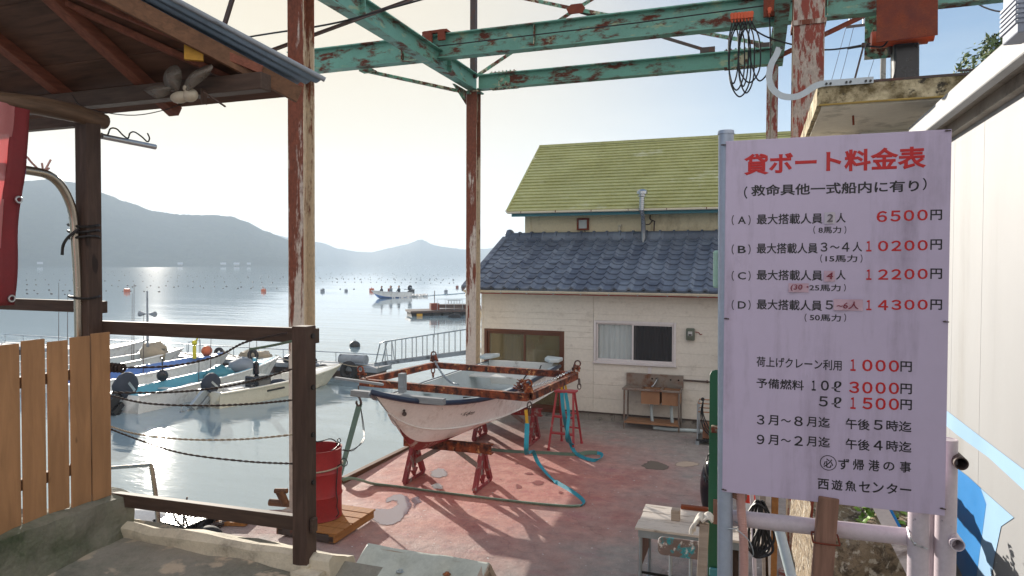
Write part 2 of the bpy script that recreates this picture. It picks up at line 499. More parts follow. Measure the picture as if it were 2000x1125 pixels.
M['rubber'] = wmat('black_rubber', '#1b1b1d', .75, var=.2, bump=.2)
M['stainless'] = wmat('stained_stainless', '#9a9189', .38, .75, var=.12, vs=4, c2='#8a5a3c', cov=.42, s2=4, edge=.1, bump=.05)
M['sink_brown'] = wmat('brown_stained_basin', '#a3795a', .5, .3, var=.18, vs=4, bump=.05)
M['brown_board'] = wmat('brown_cardboard', '#8a5f46', .8, var=.2, bump=.1)
M['pvc'] = wmat('pale_pvc_pipe', '#b9c6c8', .35, var=.08, bump=.02)
M['hull_white'] = wmat('white_gelcoat', '#eceae6', .28, var=.05, vs=1.5, c2='#bfae9f', cov=.33, s2=2.5, edge=.12, bump=.03)
M['hull_cream'] = wmat('cream_gelcoat', '#d8d2c0', .3, var=.06, vs=1.5, bump=.03)
M['antifoul'] = wmat('red_antifouling', '#8c2f2b', .7, var=.25, vs=4, c2='#c9b8ab', cov=.4, s2=6, bump=.15)
M['navy_rub'] = wmat('navy_rubbing_strake', '#1b2a44', .4, var=.15, bump=.05)
M['deck_white'] = wmat('white_deck', '#d5d6d2', .45, var=.08, vs=2, c2='#a9a59c', cov=.35, s2=3, bump=.08)
M['cyan_deck'] = wmat('cyan_deck', '#6db2c6', .5, var=.15, vs=2, bump=.08)
M['blue_deck'] = wmat('blue_deck', '#6387c2', .5, var=.15, vs=2, bump=.08)
M['sky_deck'] = wmat('pale_blue_deck', '#bcc6c8', .5, var=.12, vs=2, bump=.08)
M['teal_strap'] = wmat('teal_webbing', '#2a93a8', .75, var=.15, vs=8, bump=.25, bs=160)
M['green_strap'] = wmat('faded_green_webbing', '#9cc7b4', .8, var=.2, vs=6, bump=.25, bs=160)
M['olive_strap'] = wmat('olive_webbing', '#5f7262', .8, var=.2, vs=6, bump=.25, bs=160)
M['yellow_strap'] = wmat('yellow_webbing', '#c99a2a', .75, var=.15, bump=.2)
M['saw_red'] = wmat('worn_red_trestle', '#8f3538', .75, var=.25, vs=5, c2='#a79a93', cov=.42, s2=9, edge=.05, bump=.3)
M['saw_grey'] = wmat('worn_grey_trestle', '#8d847e', .8, var=.2, vs=5, c2='#8a3c3c', cov=.42, s2=7, edge=.06, bump=.3)
M['ladder_red'] = wmat('red_step_paint', '#a8383e', .5, var=.2, c2='#c7a7a2', cov=.36, s2=8, bump=.1)
M['drum'] = wmat('red_drum_paint', '#a02224', .42, var=.15, vs=3, c2='#7c1b1a', cov=.4, s2=3, edge=.15, bump=.06)
M['tile'] = None
M['vinyl'] = wmat('grey_vinyl_sheet', '#c3c7bd', .4, var=.08, vs=2, c2='#a4a99f', cov=.4, s2=3, edge=.2, bump=.08)
M['copper'] = wmat('copper_rivet', '#a66a4a', .3, .9, var=.1, bump=0)
M['paint_splat'] = wmat('paint_splattered_board', '#7c6a63', .7, var=.25, vs=8, c2='#3fa3ad', cov=.44, s2=9, edge=.03, c3='#d9d3cf', cov3=.4, s3=16, bump=.3)
M['splat_blue'] = wmat('splattered_seat', '#8d90a6', .7, var=.25, vs=8, c2='#4c4f6e', cov=.45, s2=12, edge=.04, c3='#d9d6d6', cov3=.4, s3=18, bump=.3)
M['green_post'] = wmat('dark_green_post', '#14573a', .45, var=.15, vs=4, c2='#8c9a7e', cov=.34, s2=7, edge=.03, st2=(1, 1, .5), bump=.12)
M['hose'] = wmat('pink_hose', '#c69a90', .5, var=.1, bump=.05)
M['orange_cone'] = wmat('red_cone', '#e2331c', .45, var=.1, bump=.03)
M['orange_plastic'] = wmat('orange_plastic', '#d5572a', .5, var=.15, bump=.03)
M['wall_white'] = wmat('white_wall_panel', '#959698', .5, var=.03, vs=.8, st=(1, 1, .35), c2='#8b8983', cov=.30, s2=1.1, edge=.2, st2=(1, 2.5, .15), bump=.02, fine=.03)
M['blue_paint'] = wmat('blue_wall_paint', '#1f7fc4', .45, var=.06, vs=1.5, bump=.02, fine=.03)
M['wall_shadow'] = wmat('painted_wall_shadow', '#8fb4d6', .5, var=.05, vs=1.5, bump=.02, fine=.03)
M['soffit_grey'] = wmat('grey_soffit', '#a79f94', .7, var=.12, vs=3, c2='#5d564c', cov=.4, s2=3, edge=.15, bump=.05)
M['grey_plastic'] = wmat('grey_plastic_box', '#8d94a3', .5, var=.06, bump=.02)
M['canopy'] = wmat('stained_concrete', '#cfc09c', .85, var=.15, vs=3, c2='#6b5c3a', cov=.50, s2=6, edge=.10, c3='#3a3428', cov3=.37, s3=14, bump=.35, bs=30)
M['canopy_edge'] = wmat('yellow_lichen_edge', '#a38a4c', .9, var=.3, vs=6, bump=.3)
M['canopy_under'] = wmat('pale_concrete_soffit', '#d9d3c3', .85, var=.1, vs=2, c2='#6d6656', cov=.36, s2=2.5, edge=.12, bump=.15)
M['mesh_red'] = None
M['rope'] = wmat('dark_rope', '#3b2f2a', .85, var=.4, vs=60, bump=.5, bs=200)
M['rope_pale'] = wmat('pale_rope', '#a79a86', .85, var=.3, vs=60, bump=.4, bs=200)
M['float_black'] = wmat('black_float', '#2a2829', .5, var=.2, bump=.05)
M['float_orange'] = wmat('orange_float', '#c4633c', .5, var=.2, bump=.05)
M['jetty'] = wmat('weathered_jetty', '#8d949c', .7, var=.2, vs=2, c2='#5d6268', cov=.42, s2=3, bump=.2)
M['tyre'] = wmat('tyre_rubber', '#26262a', .8, var=.2, bump=.2)
M['cloth_white'] = wmat('white_cotton', '#d9d2c6', .9, var=.1, bump=.3)
M['skin'] = wmat('skin', '#b58367', .6, var=.1, bump=0)
M['hair'] = wmat('dark_hair', '#1d1714', .6, var=.1, bump=0)
M['cloth_red'] = wmat('red_jacket', '#8e2b2b', .8, var=.15, bump=.05)
M['cloth_dark'] = wmat('dark_jacket', '#2d3340', .8, var=.15, bump=.05)
M['cloth_grey'] = wmat('grey_jacket', '#7d8690', .8, var=.15, bump=.05)
M['yellow'] = wmat('yellow_plastic', '#cfc52a', .5, var=.1, bump=.03)

def pane(name, c, alpha, rough=.05):
    N = NT(name); N.set('Base Color', hexc(c)); N.set('Roughness', rough); N.set('Alpha', alpha); N.set('Specular IOR Level', .8)
    return N.m
M['glass_dark'] = pane('window_glass_smoked', '#6f6648', .55, .16)
M['glass_clear'] = pane('window_glass', '#c9d3d3', .16)
M['screen'] = pane('insect_screen', '#1d1d22', .55, .7)

def mat_tile():
    N = NT('blue_grey_roof_tile')
    vec = N.coord((1 / .305, 1 / .305, 0), 'World')
    fl = N.n('ShaderNodeVectorMath', operation='FLOOR'); N.l(vec, fl.inputs[0])
    wn_ = N.n('ShaderNodeTexWhiteNoise', noise_dimensions='3D'); N.l(fl.outputs[0], wn_.inputs['Vector'])
    col = N.mix(wn_.outputs['Value'], hexc('#4d586c'), hexc('#747f90'))
    w = N.coord((1, 1, 1), 'World')
    col = N.mix(N.ramp(N.noise(w, 3.0, 7), .45, .75, 0, .6), col, hexc('#454c5c'))
    col = N.mix(N.ramp(N.noise(w, 30, 4), .5, .8, 0, .35), col, hexc('#8d8e90'))
    N.set('Base Color', col); N.set('Roughness', N.ramp(N.noise(w, 5), .3, .7, .38, .6))
    N.bump(N.noise(w, 60, 4), .15, .006)
    return N.m
M['tile'] = mat_tile()
M['roof_green'] = wmat('moss_green_metal_roof', '#b9b982', .55, var=.1, vs=.8, c2='#adaa66', cov=.42, s2=.9, edge=.2, c3='#c0c09c', cov3=.36, s3=1.2, bump=.06)

def mat_mesh_net():
    N = NT('red_shade_net')
    v = N.coord((1, 1, 1), 'Object')
    w1 = N.n('ShaderNodeTexWave', wave_type='BANDS', bands_direction='Z'); w1.inputs['Scale'].default_value = 60; N.l(v, w1.inputs['Vector'])
    w2 = N.n('ShaderNodeTexWave', wave_type='BANDS', bands_direction='Y'); w2.inputs['Scale'].default_value = 60; N.l(v, w2.inputs['Vector'])
    h = N.math('MAXIMUM', w1.outputs['Fac'], w2.outputs['Fac'])
    N.set('Base Color', N.mix(N.ramp(h, .3, .9), hexc('#a85a5e'), hexc('#d99a98')))
    N.set('Roughness', .75); N.set('Alpha', N.ramp(h, .25, .55, .62, 1.0))
    N.set('Transmission Weight', 0.0)
    N.bump(h, .3, .004)
    # a thin woven net lets some of the sunlight through
    tr = N.n('ShaderNodeBsdfTranslucent'); tr.inputs['Color'].default_value = (*hexc('#c24b4b'), 1)
    mx = N.n('ShaderNodeMixShader'); mx.inputs[0].default_value = .45
    out = [x for x in N.t.nodes if x.type == 'OUTPUT_MATERIAL'][0]
    N.l(N.b.outputs[0], mx.inputs[1]); N.l(tr.outputs[0], mx.inputs[2]); N.l(mx.outputs[0], out.inputs['Surface'])
    return N.m
M['mesh_red'] = mat_mesh_net()

def mat_dock():
    N = NT('dock_concrete')
    w = N.coord((1, 1, 1), 'World')
    n1 = N.noise(w, .9, 8, .62); n2 = N.noise(w, 5, 7, .68); n3 = N.noise(w, 45, 5, .7)
    col = N.mix(N.ramp(n2, .3, .7), hexc('#8a807b'), hexc('#aaa098'))
    col = N.mix(N.ramp(n1, .55, .75, 0, .55), col, hexc('#857d78'))
    # spilled and trodden red paint around the trestles
    sep = N.n('ShaderNodeSeparateXYZ'); N.l(w, sep.inputs[0])
    dx = N.math('ADD', sep.outputs[0], 4.1); dy = N.math('MULTIPLY', N.math('ADD', sep.outputs[1], -10.1), .95)
    d = N.math('SQRT', N.math('ADD', N.math('MULTIPLY', dx, dx), N.math('MULTIPLY', dy, dy)))
    m = N.math('SUBTRACT', N.math('ADD', N.math('MULTIPLY', n1, 3.2), N.math('MULTIPLY', n2, 1.8)), d)
    mask = N.ramp(m, -1.3, 1.3, 0, .97)
    grain = N.ramp(n3, .3, .62, .55, 1)
    red = N.mix(N.ramp(n2, .3, .72), hexc('#b3514a'), hexc('#d18b78'))
    red = N.mix(N.ramp(n1, .56, .66, 0, .5), red, hexc('#9a3438'))
    col = N.mix(N.math('MULTIPLY', mask, grain), col, red)
    # stray pink smears further off
    n4 = N.noise(N.coord((.6, 1.6, 1), 'World'), 1.7, 8, .7)
    col = N.mix(N.ramp(n4, .56, .72, 0, .55), col, hexc('#a8606a'))
    sp = N.noise(w, 16, 2, .5)
    col = N.mix(N.ramp(sp, .70, .73, 0, .8), col, hexc('#d3ccc6'))
    vo = N.n('ShaderNodeTexVoronoi', feature='DISTANCE_TO_EDGE'); vo.inputs['Scale'].default_value = .55
    wv = N.n('ShaderNodeVectorMath', operation='ADD'); N.l(w, wv.inputs[0])
    nd = N.n('ShaderNodeTexNoise'); nd.inputs['Scale'].default_value = 2; N.l(w, nd.inputs['Vector']); N.l(nd.outputs['Color'], wv.inputs[1])
    N.l(wv.outputs[0], vo.inputs['Vector'])
    cr = N.ramp(vo.outputs['Distance'], 0, .006, .3, 0)
    col = N.mix(cr, col, hexc('#4a3f3b'))
    n5 = N.noise(w, 130, 3, .6)
    col = N.mix(N.ramp(n5, .3, .7), N.mix(1.0, col, (.62, .62, .62), 'MULTIPLY'), N.mix(1.0, col, (1.22, 1.22, 1.22), 'MULTIPLY'))
    n6 = N.noise(w, 9, 8, .75)
    col = N.mix(N.ramp(n6, .56, .66, 0, .35), col, hexc('#5b4a48'))
    N.set('Base Color', col)
    N.set('Roughness', N.ramp(n1, .3, .7, .62, .9))
    N.bump(N.noise(w, 3.0, 8, .7), .55, .05); N.bump(n3, .5, .012)
    return N.m
M['dock'] = mat_dock()
M['terrace'] = wmat('rough_concrete', '#928d82', .9, var=.2, vs=2, c2='#74776a', cov=.45, s2=2.2, edge=.15, c3='#b7a894', cov3=.4, s3=5, bump=.6, bs=14, bd=.03, src='World')
M['kerb'] = wmat('pale_kerb_concrete', '#cfc5b0', .9, var=.15, vs=4, c2='#a8a090', cov=.4, s2=5, edge=.1, bump=.5, bs=25, bd=.02)
M['mossy'] = wmat('mossy_concrete', '#8b887a', .9, var=.2, vs=3, c2='#4d5a3f', cov=.45, s2=3, edge=.15, bump=.5, bs=20, bd=.03)
M['stone'] = wmat('pebbly_stone', '#a08d74', .9, var=.3, vs=6, c2='#6a5c4c', cov=.45, s2=12, edge=.05, c3='#c9bfae', cov3=.42, s3=26, bump=.9, bs=30, bd=.04)

def mat_water():
    N = NT('sea_water')
    N.set('Base Color', hexc('#8b9fa8')); N.set('Roughness', .04); N.set('IOR', 1.7); N.set('Specular IOR Level', 1.0)
    w = N.coord((1, 1, 1), 'World')
    cd = N.n('ShaderNodeCameraData')
    a = N.noise(N.coord((.30, 1.0, 1), 'World', (0, 0, radians(14))), 1.3, 5, .55, .5)
    b = N.noise(N.coord((.14, .45, 1), 'World', (0, 0, radians(22))), .5, 4, .5, .3)
    c_ = N.noise(N.coord((.5, 1.2, 1), 'World', (0, 0, radians(-8))), 4.5, 3, .5)
    pos = N.n('ShaderNodeNewGeometry')
    ln = N.n('ShaderNodeVectorMath', operation='LENGTH'); N.l(pos.outputs['Position'], ln.inputs[0])
    h = N.math('ADD', N.math('MULTIPLY', a, .5), N.math('MULTIPLY', b, 1.1))
    h = N.math('ADD', h, N.math('MULTIPLY', c_, .10))
    # calm slicks and rippled lanes
    sl = N.ramp(N.noise(N.coord((.03, .12, 1), 'World', (0, 0, radians(18))), 1.0, 3), .38, .62, .35, 1.0)
    fall = N.math('DIVIDE', 1.0, N.math('ADD', 1.0, N.math('MULTIPLY', ln.outputs['Value'], 1 / 45.0)))
    N.bump(N.math('MULTIPLY', N.math('MULTIPLY', h, sl), N.math('ADD', fall, .10)), .42, .13)
    return N.m
M['water'] = mat_water()

def mat_hill(name, c1, c2):
    N = NT(name)
    w = N.coord((1, 1, 1), 'World')
    f = N.noise(w, .012, 8, .7); g = N.noise(w, .11, 5, .7)
    col = N.mix(N.ramp(f, .35, .65), hexc(c1), hexc(c2))
    col = N.mix(N.ramp(g, .35, .7, 0, .6), col, tuple(x * .4 for x in hexc(c1)))
    N.set('Base Color', col); N.set('Roughness', .95); N.set('Specular IOR Level', .1)
    N.bump(g, .35, 4)
    return N.m
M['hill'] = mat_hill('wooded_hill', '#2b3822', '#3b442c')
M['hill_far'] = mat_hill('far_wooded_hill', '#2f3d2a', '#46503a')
M['leaf'] = wmat('dark_foliage', '#3f5a26', .6, var=.4, vs=2.5, c2='#6f7a33', cov=.45, s2=1.3, edge=.2, bump=0, src='World')
M['leaf_bright'] = wmat('bright_foliage', '#5f8f24', .5, var=.35, vs=8, c2='#a9bd4a', cov=.4, s2=9, edge=.2, bump=0, src='World')
M['bark'] = wmat('bark', '#4d3d30', .9, var=.3, bump=.5)

# ---------------------------------------------------------------- the setting
def structure(o): o['kind'] = 'structure'; return o

# the bay
WZ = -0.9
def bay():
    mb = MB()
    R = 7000
    mb.add([(-R, -R, WZ), (R, -R, WZ), (R, R, WZ), (-R, R, WZ)], [(0, 1, 2, 3)])
    structure(mb.build('sea_water', M['water']))
bay()

# harbour apron: concrete deck with its outer edge along the water
edge_poly = [(-5.95, 30), (-5.95, 7.9), (-7.20, 7.40), (-7.35, 6.4), (-7.0, 3.9), (-7.0, 3.25), (9, 3.25), (9, 30)]
mb = MB()
mb.prism([(x, y, 0) for x, y in edge_poly], (0, 0, -2.2))
structure(mb.build('dock_pavement', M['dock']))

# upper terrace the photographer stands on
mb = MB()
TZ = 1.70
def terr(u, v):
    x = -9 + 7.1 * u; y = -6 + 9.27 * v
    return (x, y, TZ + .05 * nz((x, y, 3), 1.1) + .03 * nz((x, y, 9), 3.4) + (0.05 if v > .99 else 0))
mb.grid(terr, 60, 80)
mb.prism([(-9, -6, TZ - .12), (-1.9, -6, TZ - .12), (-1.9, 3.26, TZ - .12), (-9, 3.26, TZ - .12)], (0, 0, -1.9))
mb.prism([(-1.89, -6, TZ - .05), (6, -6, TZ - .05), (6, 2.35, TZ - .05), (-1.89, 2.35, TZ - .05)], (0, 0, -1.9))
structure(mb.build('terrace_ground', M['terrace'], smooth=60))
# rough kerb on the terrace edge
mb = MB()
mb.prism([(-3.92, 3.13, TZ - .04), (-3.92, 3.13, TZ + .085), (-3.92, 3.17, TZ + .115), (-3.92, 3.36, TZ + .035), (-3.92, 3.40, TZ - .10), (-3.92, 3.40, TZ - .3), (-3.92, 3.13, TZ - .3)], (1.78, 0, 0))
o = mb.build('kerb', M['kerb'], smooth=50)
roughen(o, .03, 7, 9)
structure(o)

# hills across the bay
def hill(name, mat, D, prof, depth, bumpy, seed):
    """prof: skyline (px, py) as measured; the ridge stands `depth` metres behind the shore"""
    mb = MB()
    xs = [p[0] for p in prof]
    def sky(px):
        for (a, b) in zip(prof, prof[1:]):
            if a[0] <= px <= b[0]:
                t = (px - a[0]) / (b[0] - a[0]); t2 = t * t * (3 - 2 * t)
                return a[1] + (b[1] - a[1]) * (t * .5 + t2 * .5)
        return prof[-1][1]
    nu, nv = 620, 48
    def fn(u, v):
        px = xs[0] + (xs[-1] - xs[0]) * u
        d = ray(px, sky(px)); d = d / hypot(d.x, d.y)
        h_r = EYE.z + d.z * (D + depth)             # ridge height
        if v <= .8:
            t = v / .8
            dist = D + depth * t
            z = WZ - 1 + (h_r - WZ + 1) * (t ** 1.1)
        else:
            t = (v - .8) / .2
            dist = D + depth * (1 + t * .6); z = h_r * (1 - t * t * .9)
        x, y = d.x * dist, d.y * dist
        rgh = bumpy * (mnoise.fractal(V((x, y, seed * 50)) / 75, 1.0, 2.0, 5) * .25 + abs(nz((x, y, seed * 9), 1 / 17.0)) * .34 + abs(nz((x, y, seed), 1 / 6.0)) * .40)
        k = min(1, max(0, v * 5)) * (1 if v < .8 else .6)
        dd = rgh * k * .5
        return (x + d.x * rgh * k, y + d.y * rgh * k, z + dd * (min(1, h_r / 45)))
    mb.grid(fn, nu, nv)
    return structure(mb.build(name, mat, smooth=80))
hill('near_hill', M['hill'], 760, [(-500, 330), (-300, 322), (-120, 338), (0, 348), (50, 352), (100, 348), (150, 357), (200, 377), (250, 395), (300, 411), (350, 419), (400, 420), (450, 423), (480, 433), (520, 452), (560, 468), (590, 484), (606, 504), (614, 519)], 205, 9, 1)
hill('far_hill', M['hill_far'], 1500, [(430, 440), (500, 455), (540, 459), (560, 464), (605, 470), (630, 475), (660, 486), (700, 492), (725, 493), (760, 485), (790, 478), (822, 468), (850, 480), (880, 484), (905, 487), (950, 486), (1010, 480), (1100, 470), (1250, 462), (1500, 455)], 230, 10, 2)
# ---------------------------------------------------------------- steel gantry
def gantry():
    t = thing('steel_gantry', 'tall rusty steel gantry frame of columns and green beams over the dock', 'gantry', (-2.8, 11, 0))
    HZ = 7.32
    cols = [(-5.88, 7.95, .25, 0, 9.4, 'rust_white'), (-5.86, 13.95, .24, 0, HZ - .2, 'rust_white'), (.22, 13.95, .20, 0, HZ - .2, 'rust_red'), (.47, 7.95, .30, 0, 9.4, 'rust_red')]
    for (x, y, w, z0, z1, m) in cols:
        mb = MB(); fy = y - w / 2 + .008
        mb.bar((x, fy, z0), (x, fy, z1), w - .008, .016, (0, 1, 0), 0)                    # near flange
        mb.bar((x, fy + .0002, z0), (x, fy + .0002, z1), w, .015, (0, 1, 0), 1)              # its cream edges
        mb.bar((x, y, z0), (x, y, z1), .012, w - .033, (0, 1, 0), 1); mb.bar((x, y + w / 2 - .008, z0), (x, y + w / 2 - .008, z1), w, .016, (0, 1, 0), 1)
        # flanges face the camera; base plate with bolts
        mb.box((x, y, .012), (w + .14, w + .14, .024))
        c = mb.build('column', [M['rust_red'] if m == 'rust_red' else M['col_face'], M['col_side']], t)
        if y < 10: # thickening plate and weld band
            b = MB(); b.box((x, y, 5.9), (w + .03, w + .03, .05)); b.build('splice_band', M['rust_white'], c)
    for x in (-5.86, .30):
        mb = MB(); mb.ibeam((x, 1.0, HZ), (x, 14.1, HZ), .2, .36, .02, .014)
        for k in range(4):
            mb.box((x, 3 + k * 3.2, HZ), (.19, .02, .32))
        mb.build('runway_beam', M['green_steel'], t)
    # cross beam at the far end, bolted splices
    mb = MB(); mb.ibeam((-5.74, 13.95, HZ - .02), (.2, 13.95, HZ - .02), .2, .31, .02, .014)
    cb = mb.build('cross_beam', M['green_steel'], t)
    for xs in (-5.15, -.35):
        mb = MB()
        mb.box((xs, 13.95, HZ - .18), (.6, .2, .014)); mb.box((xs, 13.95, HZ + .14), (.6, .2, .014)); mb.box((xs, 13.935, HZ - .02), (.26, .014, .24))
        for k in range(7):
            for z in (HZ + .155, HZ - .195):
                mb.cyl((xs - .26 + k * .085, 13.87, z - .018), (xs - .26 + k * .085, 13.87, z + .018), .016, seg=6)
        for k in (-1, 1):
            for q in range(3): mb.cyl((xs + k * .07, 13.92, HZ - .09 + q * .07), (xs + k * .07, 13.945, HZ - .09 + q * .07), .014, seg=6)
        mb.build('splice_plate', M['green_rusty'], cb)
    # upper truss standing on the cross beam
    PY = 13.95
    def P(px, py): return atY(px, py, PY)
    J = P(1125, 18)
    def member(a, b, m='green_rusty', w=.075, h=.075, ext=0):
        a, b = V(a), V(b)
        if ext: b = b + (b - a).normalized() * ext
        mb = MB(); mb.bar(a, b, w, .012, (0, 1, 0)); mb.bar(a + V((0, .03, .03)), b + V((0, .03, .03)), .012, h, (0, 1, 0))
        return mb.build('brace', M[m], t)
    mb = MB(); top = P(916, -140); mb.bar((-5.86, PY, HZ + .1), (-5.86, PY, top.z), .12, .12, (0, 1, 0)); mb.build('brace', M['dark_steel'], t)
    member((-5.80, PY, HZ + .13), J); member(J, P(1160, -4), ext=1.3)
    member(P(1025, -3) + (P(1025, -3) - J).normalized() * 1.2, J); member(J, P(1490, 86))
    member(J + V((.05, .05, -.04)), P(1378, 98), 'dark_steel', .06, .06)
    mb = MB(); g = [J + V((sx * .2, -.03, sz * .1)) for sx, sz in ((-1, .2), (-.5, 1), (.6, 1), (1, 0), (.7, -1), (-.7, -1))]
    mb.prism(g, (0, .014, 0)); mb.build('gusset_plate', M['rust_plate'], t)
    for px, py in ((1382, 100), (1488, 92)):
        c = P(px, py); mb = MB(); mb.box(c + V((0, -.02, .0)), (.28, .014, .15)); mb.build('gusset_plate', M['dark_steel'], t)
    member(P(1517, 112), P(1695, 27), 'rust_plate', .09, .09, 1.0)
    # haunch on the far right column under the beam
    a = P(1508, 190); b = P(1512, 48); c = P(1530, 48); mb = MB()
    mb.prism([P(1499, 115), P(1515, 115), P(1528, 46), P(1510, 46)], (0, .10, 0)); mb.build('haunch', M['green_rusty'], t)
    # bracing on the seaward side
    YA = 7.95
    member(atY(523, 102, YA), atY(835, -12, 10.2), 'dark_steel', .05, .05, .8)
    b0 = atY(455, -10, 6.5); member(b0, atY(433, 62, 6.5), 'dark_steel', .05, .05)
    member(b0, b0 + V((0.2, .4, .9)), 'dark_steel', .05, .05)
    # gusset where the runway meets the far corner column
    mb = MB(); mb.prism([(-5.98, 13.80, HZ - .5), (-5.98, 13.80, HZ - .2), (-5.98, 13.2, HZ - .2), (-5.98, 13.1, HZ - .22)], (.012, 0, 0))
    mb.box((-5.86, 13.95, HZ - .22), (.34, .34, .03)); mb.build('gusset_plate', M['green_rusty'], t)
    return t
gantry()

def crane():
    GY, GZ = 12.2, 7.56
    t = thing('crane_girder', 'long green travelling crane girder spanning the dock with rust streaks', 'crane girder', (-3.5, GY, GZ))
    mb = MB(); mb.ibeam((-9.3, GY, GZ), (3.7, GY, GZ), .22, .46, .022, .014); g = mb.build('girder', M['green_steel'], t)
    mb = MB()
    for x in (-6.62, -3.9, 1.0): mb.box((x, GY, GZ), (.016, .2, .41))
    mb.build('stiffener', M['green_rusty'], g)
    # clamp shoes on the runways
    for x in (-5.86, .30):
        mb = MB(); mb.box((x - .16, GY - .16, GZ + .06), (.2, .05, .42)); mb.box((x + .14, GY - .16, GZ + .18), (.14, .06, .2)); mb.box((x, GY, GZ + .26), (.5, .34, .05))
        mb.build('end_carriage', M['rust_plate'], t)
    a = atY(712, 138, GY); b = V((-5.86, 13.9, 7.06))
    mb = MB(); mb.bar(a, b, .09, .05); mb.box(a + V((.05, .05, .0)), (.3, .2, .03)); mb.build('brace', M['green_rusty'], t)
    mb = MB(); mb.tube([(-6.4, GY - .135, GZ - .02), (-2, GY - .135, GZ + .0), (.3, GY - .135, GZ + .05), (1.6, GY - .135, GZ + .12)], .011, 6); mb.build('guide_wire', M['wire'], t)
    # hoist carriage at the landward end
    h = thing('hoist_carriage', 'rust red hoist carriage of two hanging plates with a black chain bag', 'hoist', (2.2, GY, GZ - .4))
    y1 = GY - .45
    p = [atY(1712, -30, y1), atY(1712, 83, y1), atY(1832, 68, y1), atY(1832, -45, y1)]
    mb = MB(); mb.prism(p, (0, .02, 0)); mb.build('side_plate', M['rust_plate'], h, bev=.004)
    y2 = GY + .45
    p = [atY(1690, 20, y2), atY(1688, 117, y2), atY(1795, 107, y2), atY(1797, 10, y2)]
    mb = MB(); mb.prism(p, (0, .02, 0)); mb.build('side_plate', M['green_rusty'], h, bev=.004)
    c = atY(1760, 76, GY)
    mb = MB(); mb.cyl(c + V((-.42, 0, .02)), c + V((.36, 0, .02)), .13, seg=20); mb.cyl(c + V((.36, 0, .02)), c + V((.44, 0, .02)), .10, seg=20); mb.build('motor', M['orange_plastic'], h, smooth=40)
    mb = MB()
    for k in range(5): mb.cyl(c + V((-.16 + .07 * k, .02 * (k % 2), -.02)), c + V((-.14 + .07 * k, 0, -.22)), .035, seg=8)
    mb.build('chain', M['dark_steel'], h)
    bb = atY(1767, 90, GY); bz = atY(1767, 155, GY)
    mb = MB()
    prof = [(-.17, -.16), (.17, -.16), (.19, 0), (.17, .16), (-.17, .16), (-.19, 0)]
    P0 = [V((bb.x + x, GY + y, bb.z)) for x, y in prof]
    mb.prism(P0, (0.01, 0, bz.z - bb.z - .35)); mb.build('chain_bag', M['plastic_black'], h, bev=.02)
    mb = MB(); mb.tube(spline([atY(1655, 95, GY), atY(1690, 90, GY), c + V((-.3, -.2, -.15)), c + V((-.2, -.2, -.05))], 6), .014, 6); mb.tube(spline([c + V((-.1, -.2, -.2)), c + V((-.12, -.25, -.6)), c + V((-.3, -.2, -1.2))], 6), .014, 6)
    mb.build('control_cable', M['wire'], h)
    # festoon cable: trolleys and hanging loops
    f = thing('festoon_cable', 'orange cable trolleys bunched on a wire with black cable hanging in loops', 'cable festoon', (-.6, GY - .2, GZ - .1))
    pxs = [1430, 1436.5, 1443, 1449.5, 1456, 1462, 1468, 1503]
    fy = GY - .19
    pts = []
    for i, px in enumerate(pxs):
        a = atY(px, 33 - i * .6 if i < 7 else 22, fy)
        mb = MB(); mb.box(a, (.05, .07, .10)); mb.box(a + V((0, 0, -.07)), (.025, .04, .05)); mb.cyl(a + V((0, -.02, .03)), a + V((0, .05, .03)), .035, seg=10)
        mb.build('trolley', M['orange_plastic'], f, bev=.006); pts.append(a + V((0, 0, -.10)))
    for i in range(7):
        a, b = pts[i], pts[i + 1]
        d = 1.0 + .22 * ((i * 37) % 5) / 4 if i < 6 else 1.0
        m_ = (a + b) / 2
        wv = .05 + .035 * (i % 3)
        mb = MB()
        mb.tube(spline([a, a + V((-wv, -.03 * (i % 2), -.3)), m_ + V((-wv * 1.3 if i < 6 else -.12, 0, -d * .75)), m_ + V((0, -.03, -d)), m_ + V((wv * 1.3 if i < 6 else .15, 0, -d * .78)), b + V((wv * (1 if i < 6 else .3), .02, -.3)), b], 8), .013, 6)
        mb.build('cable_loop', M['wire'], f, smooth=60)
    drop = pts[-1]
    mb = MB(); mb.tube(spline([drop, drop + V((.03, .3, -.6)), V((.19, 13.7, 5.9)), V((.14, 13.8, 4)), V((.14, 13.8, 1.2))], 8), .014, 6); mb.build('cable_drop', M['rope_pale'], f)
crane()

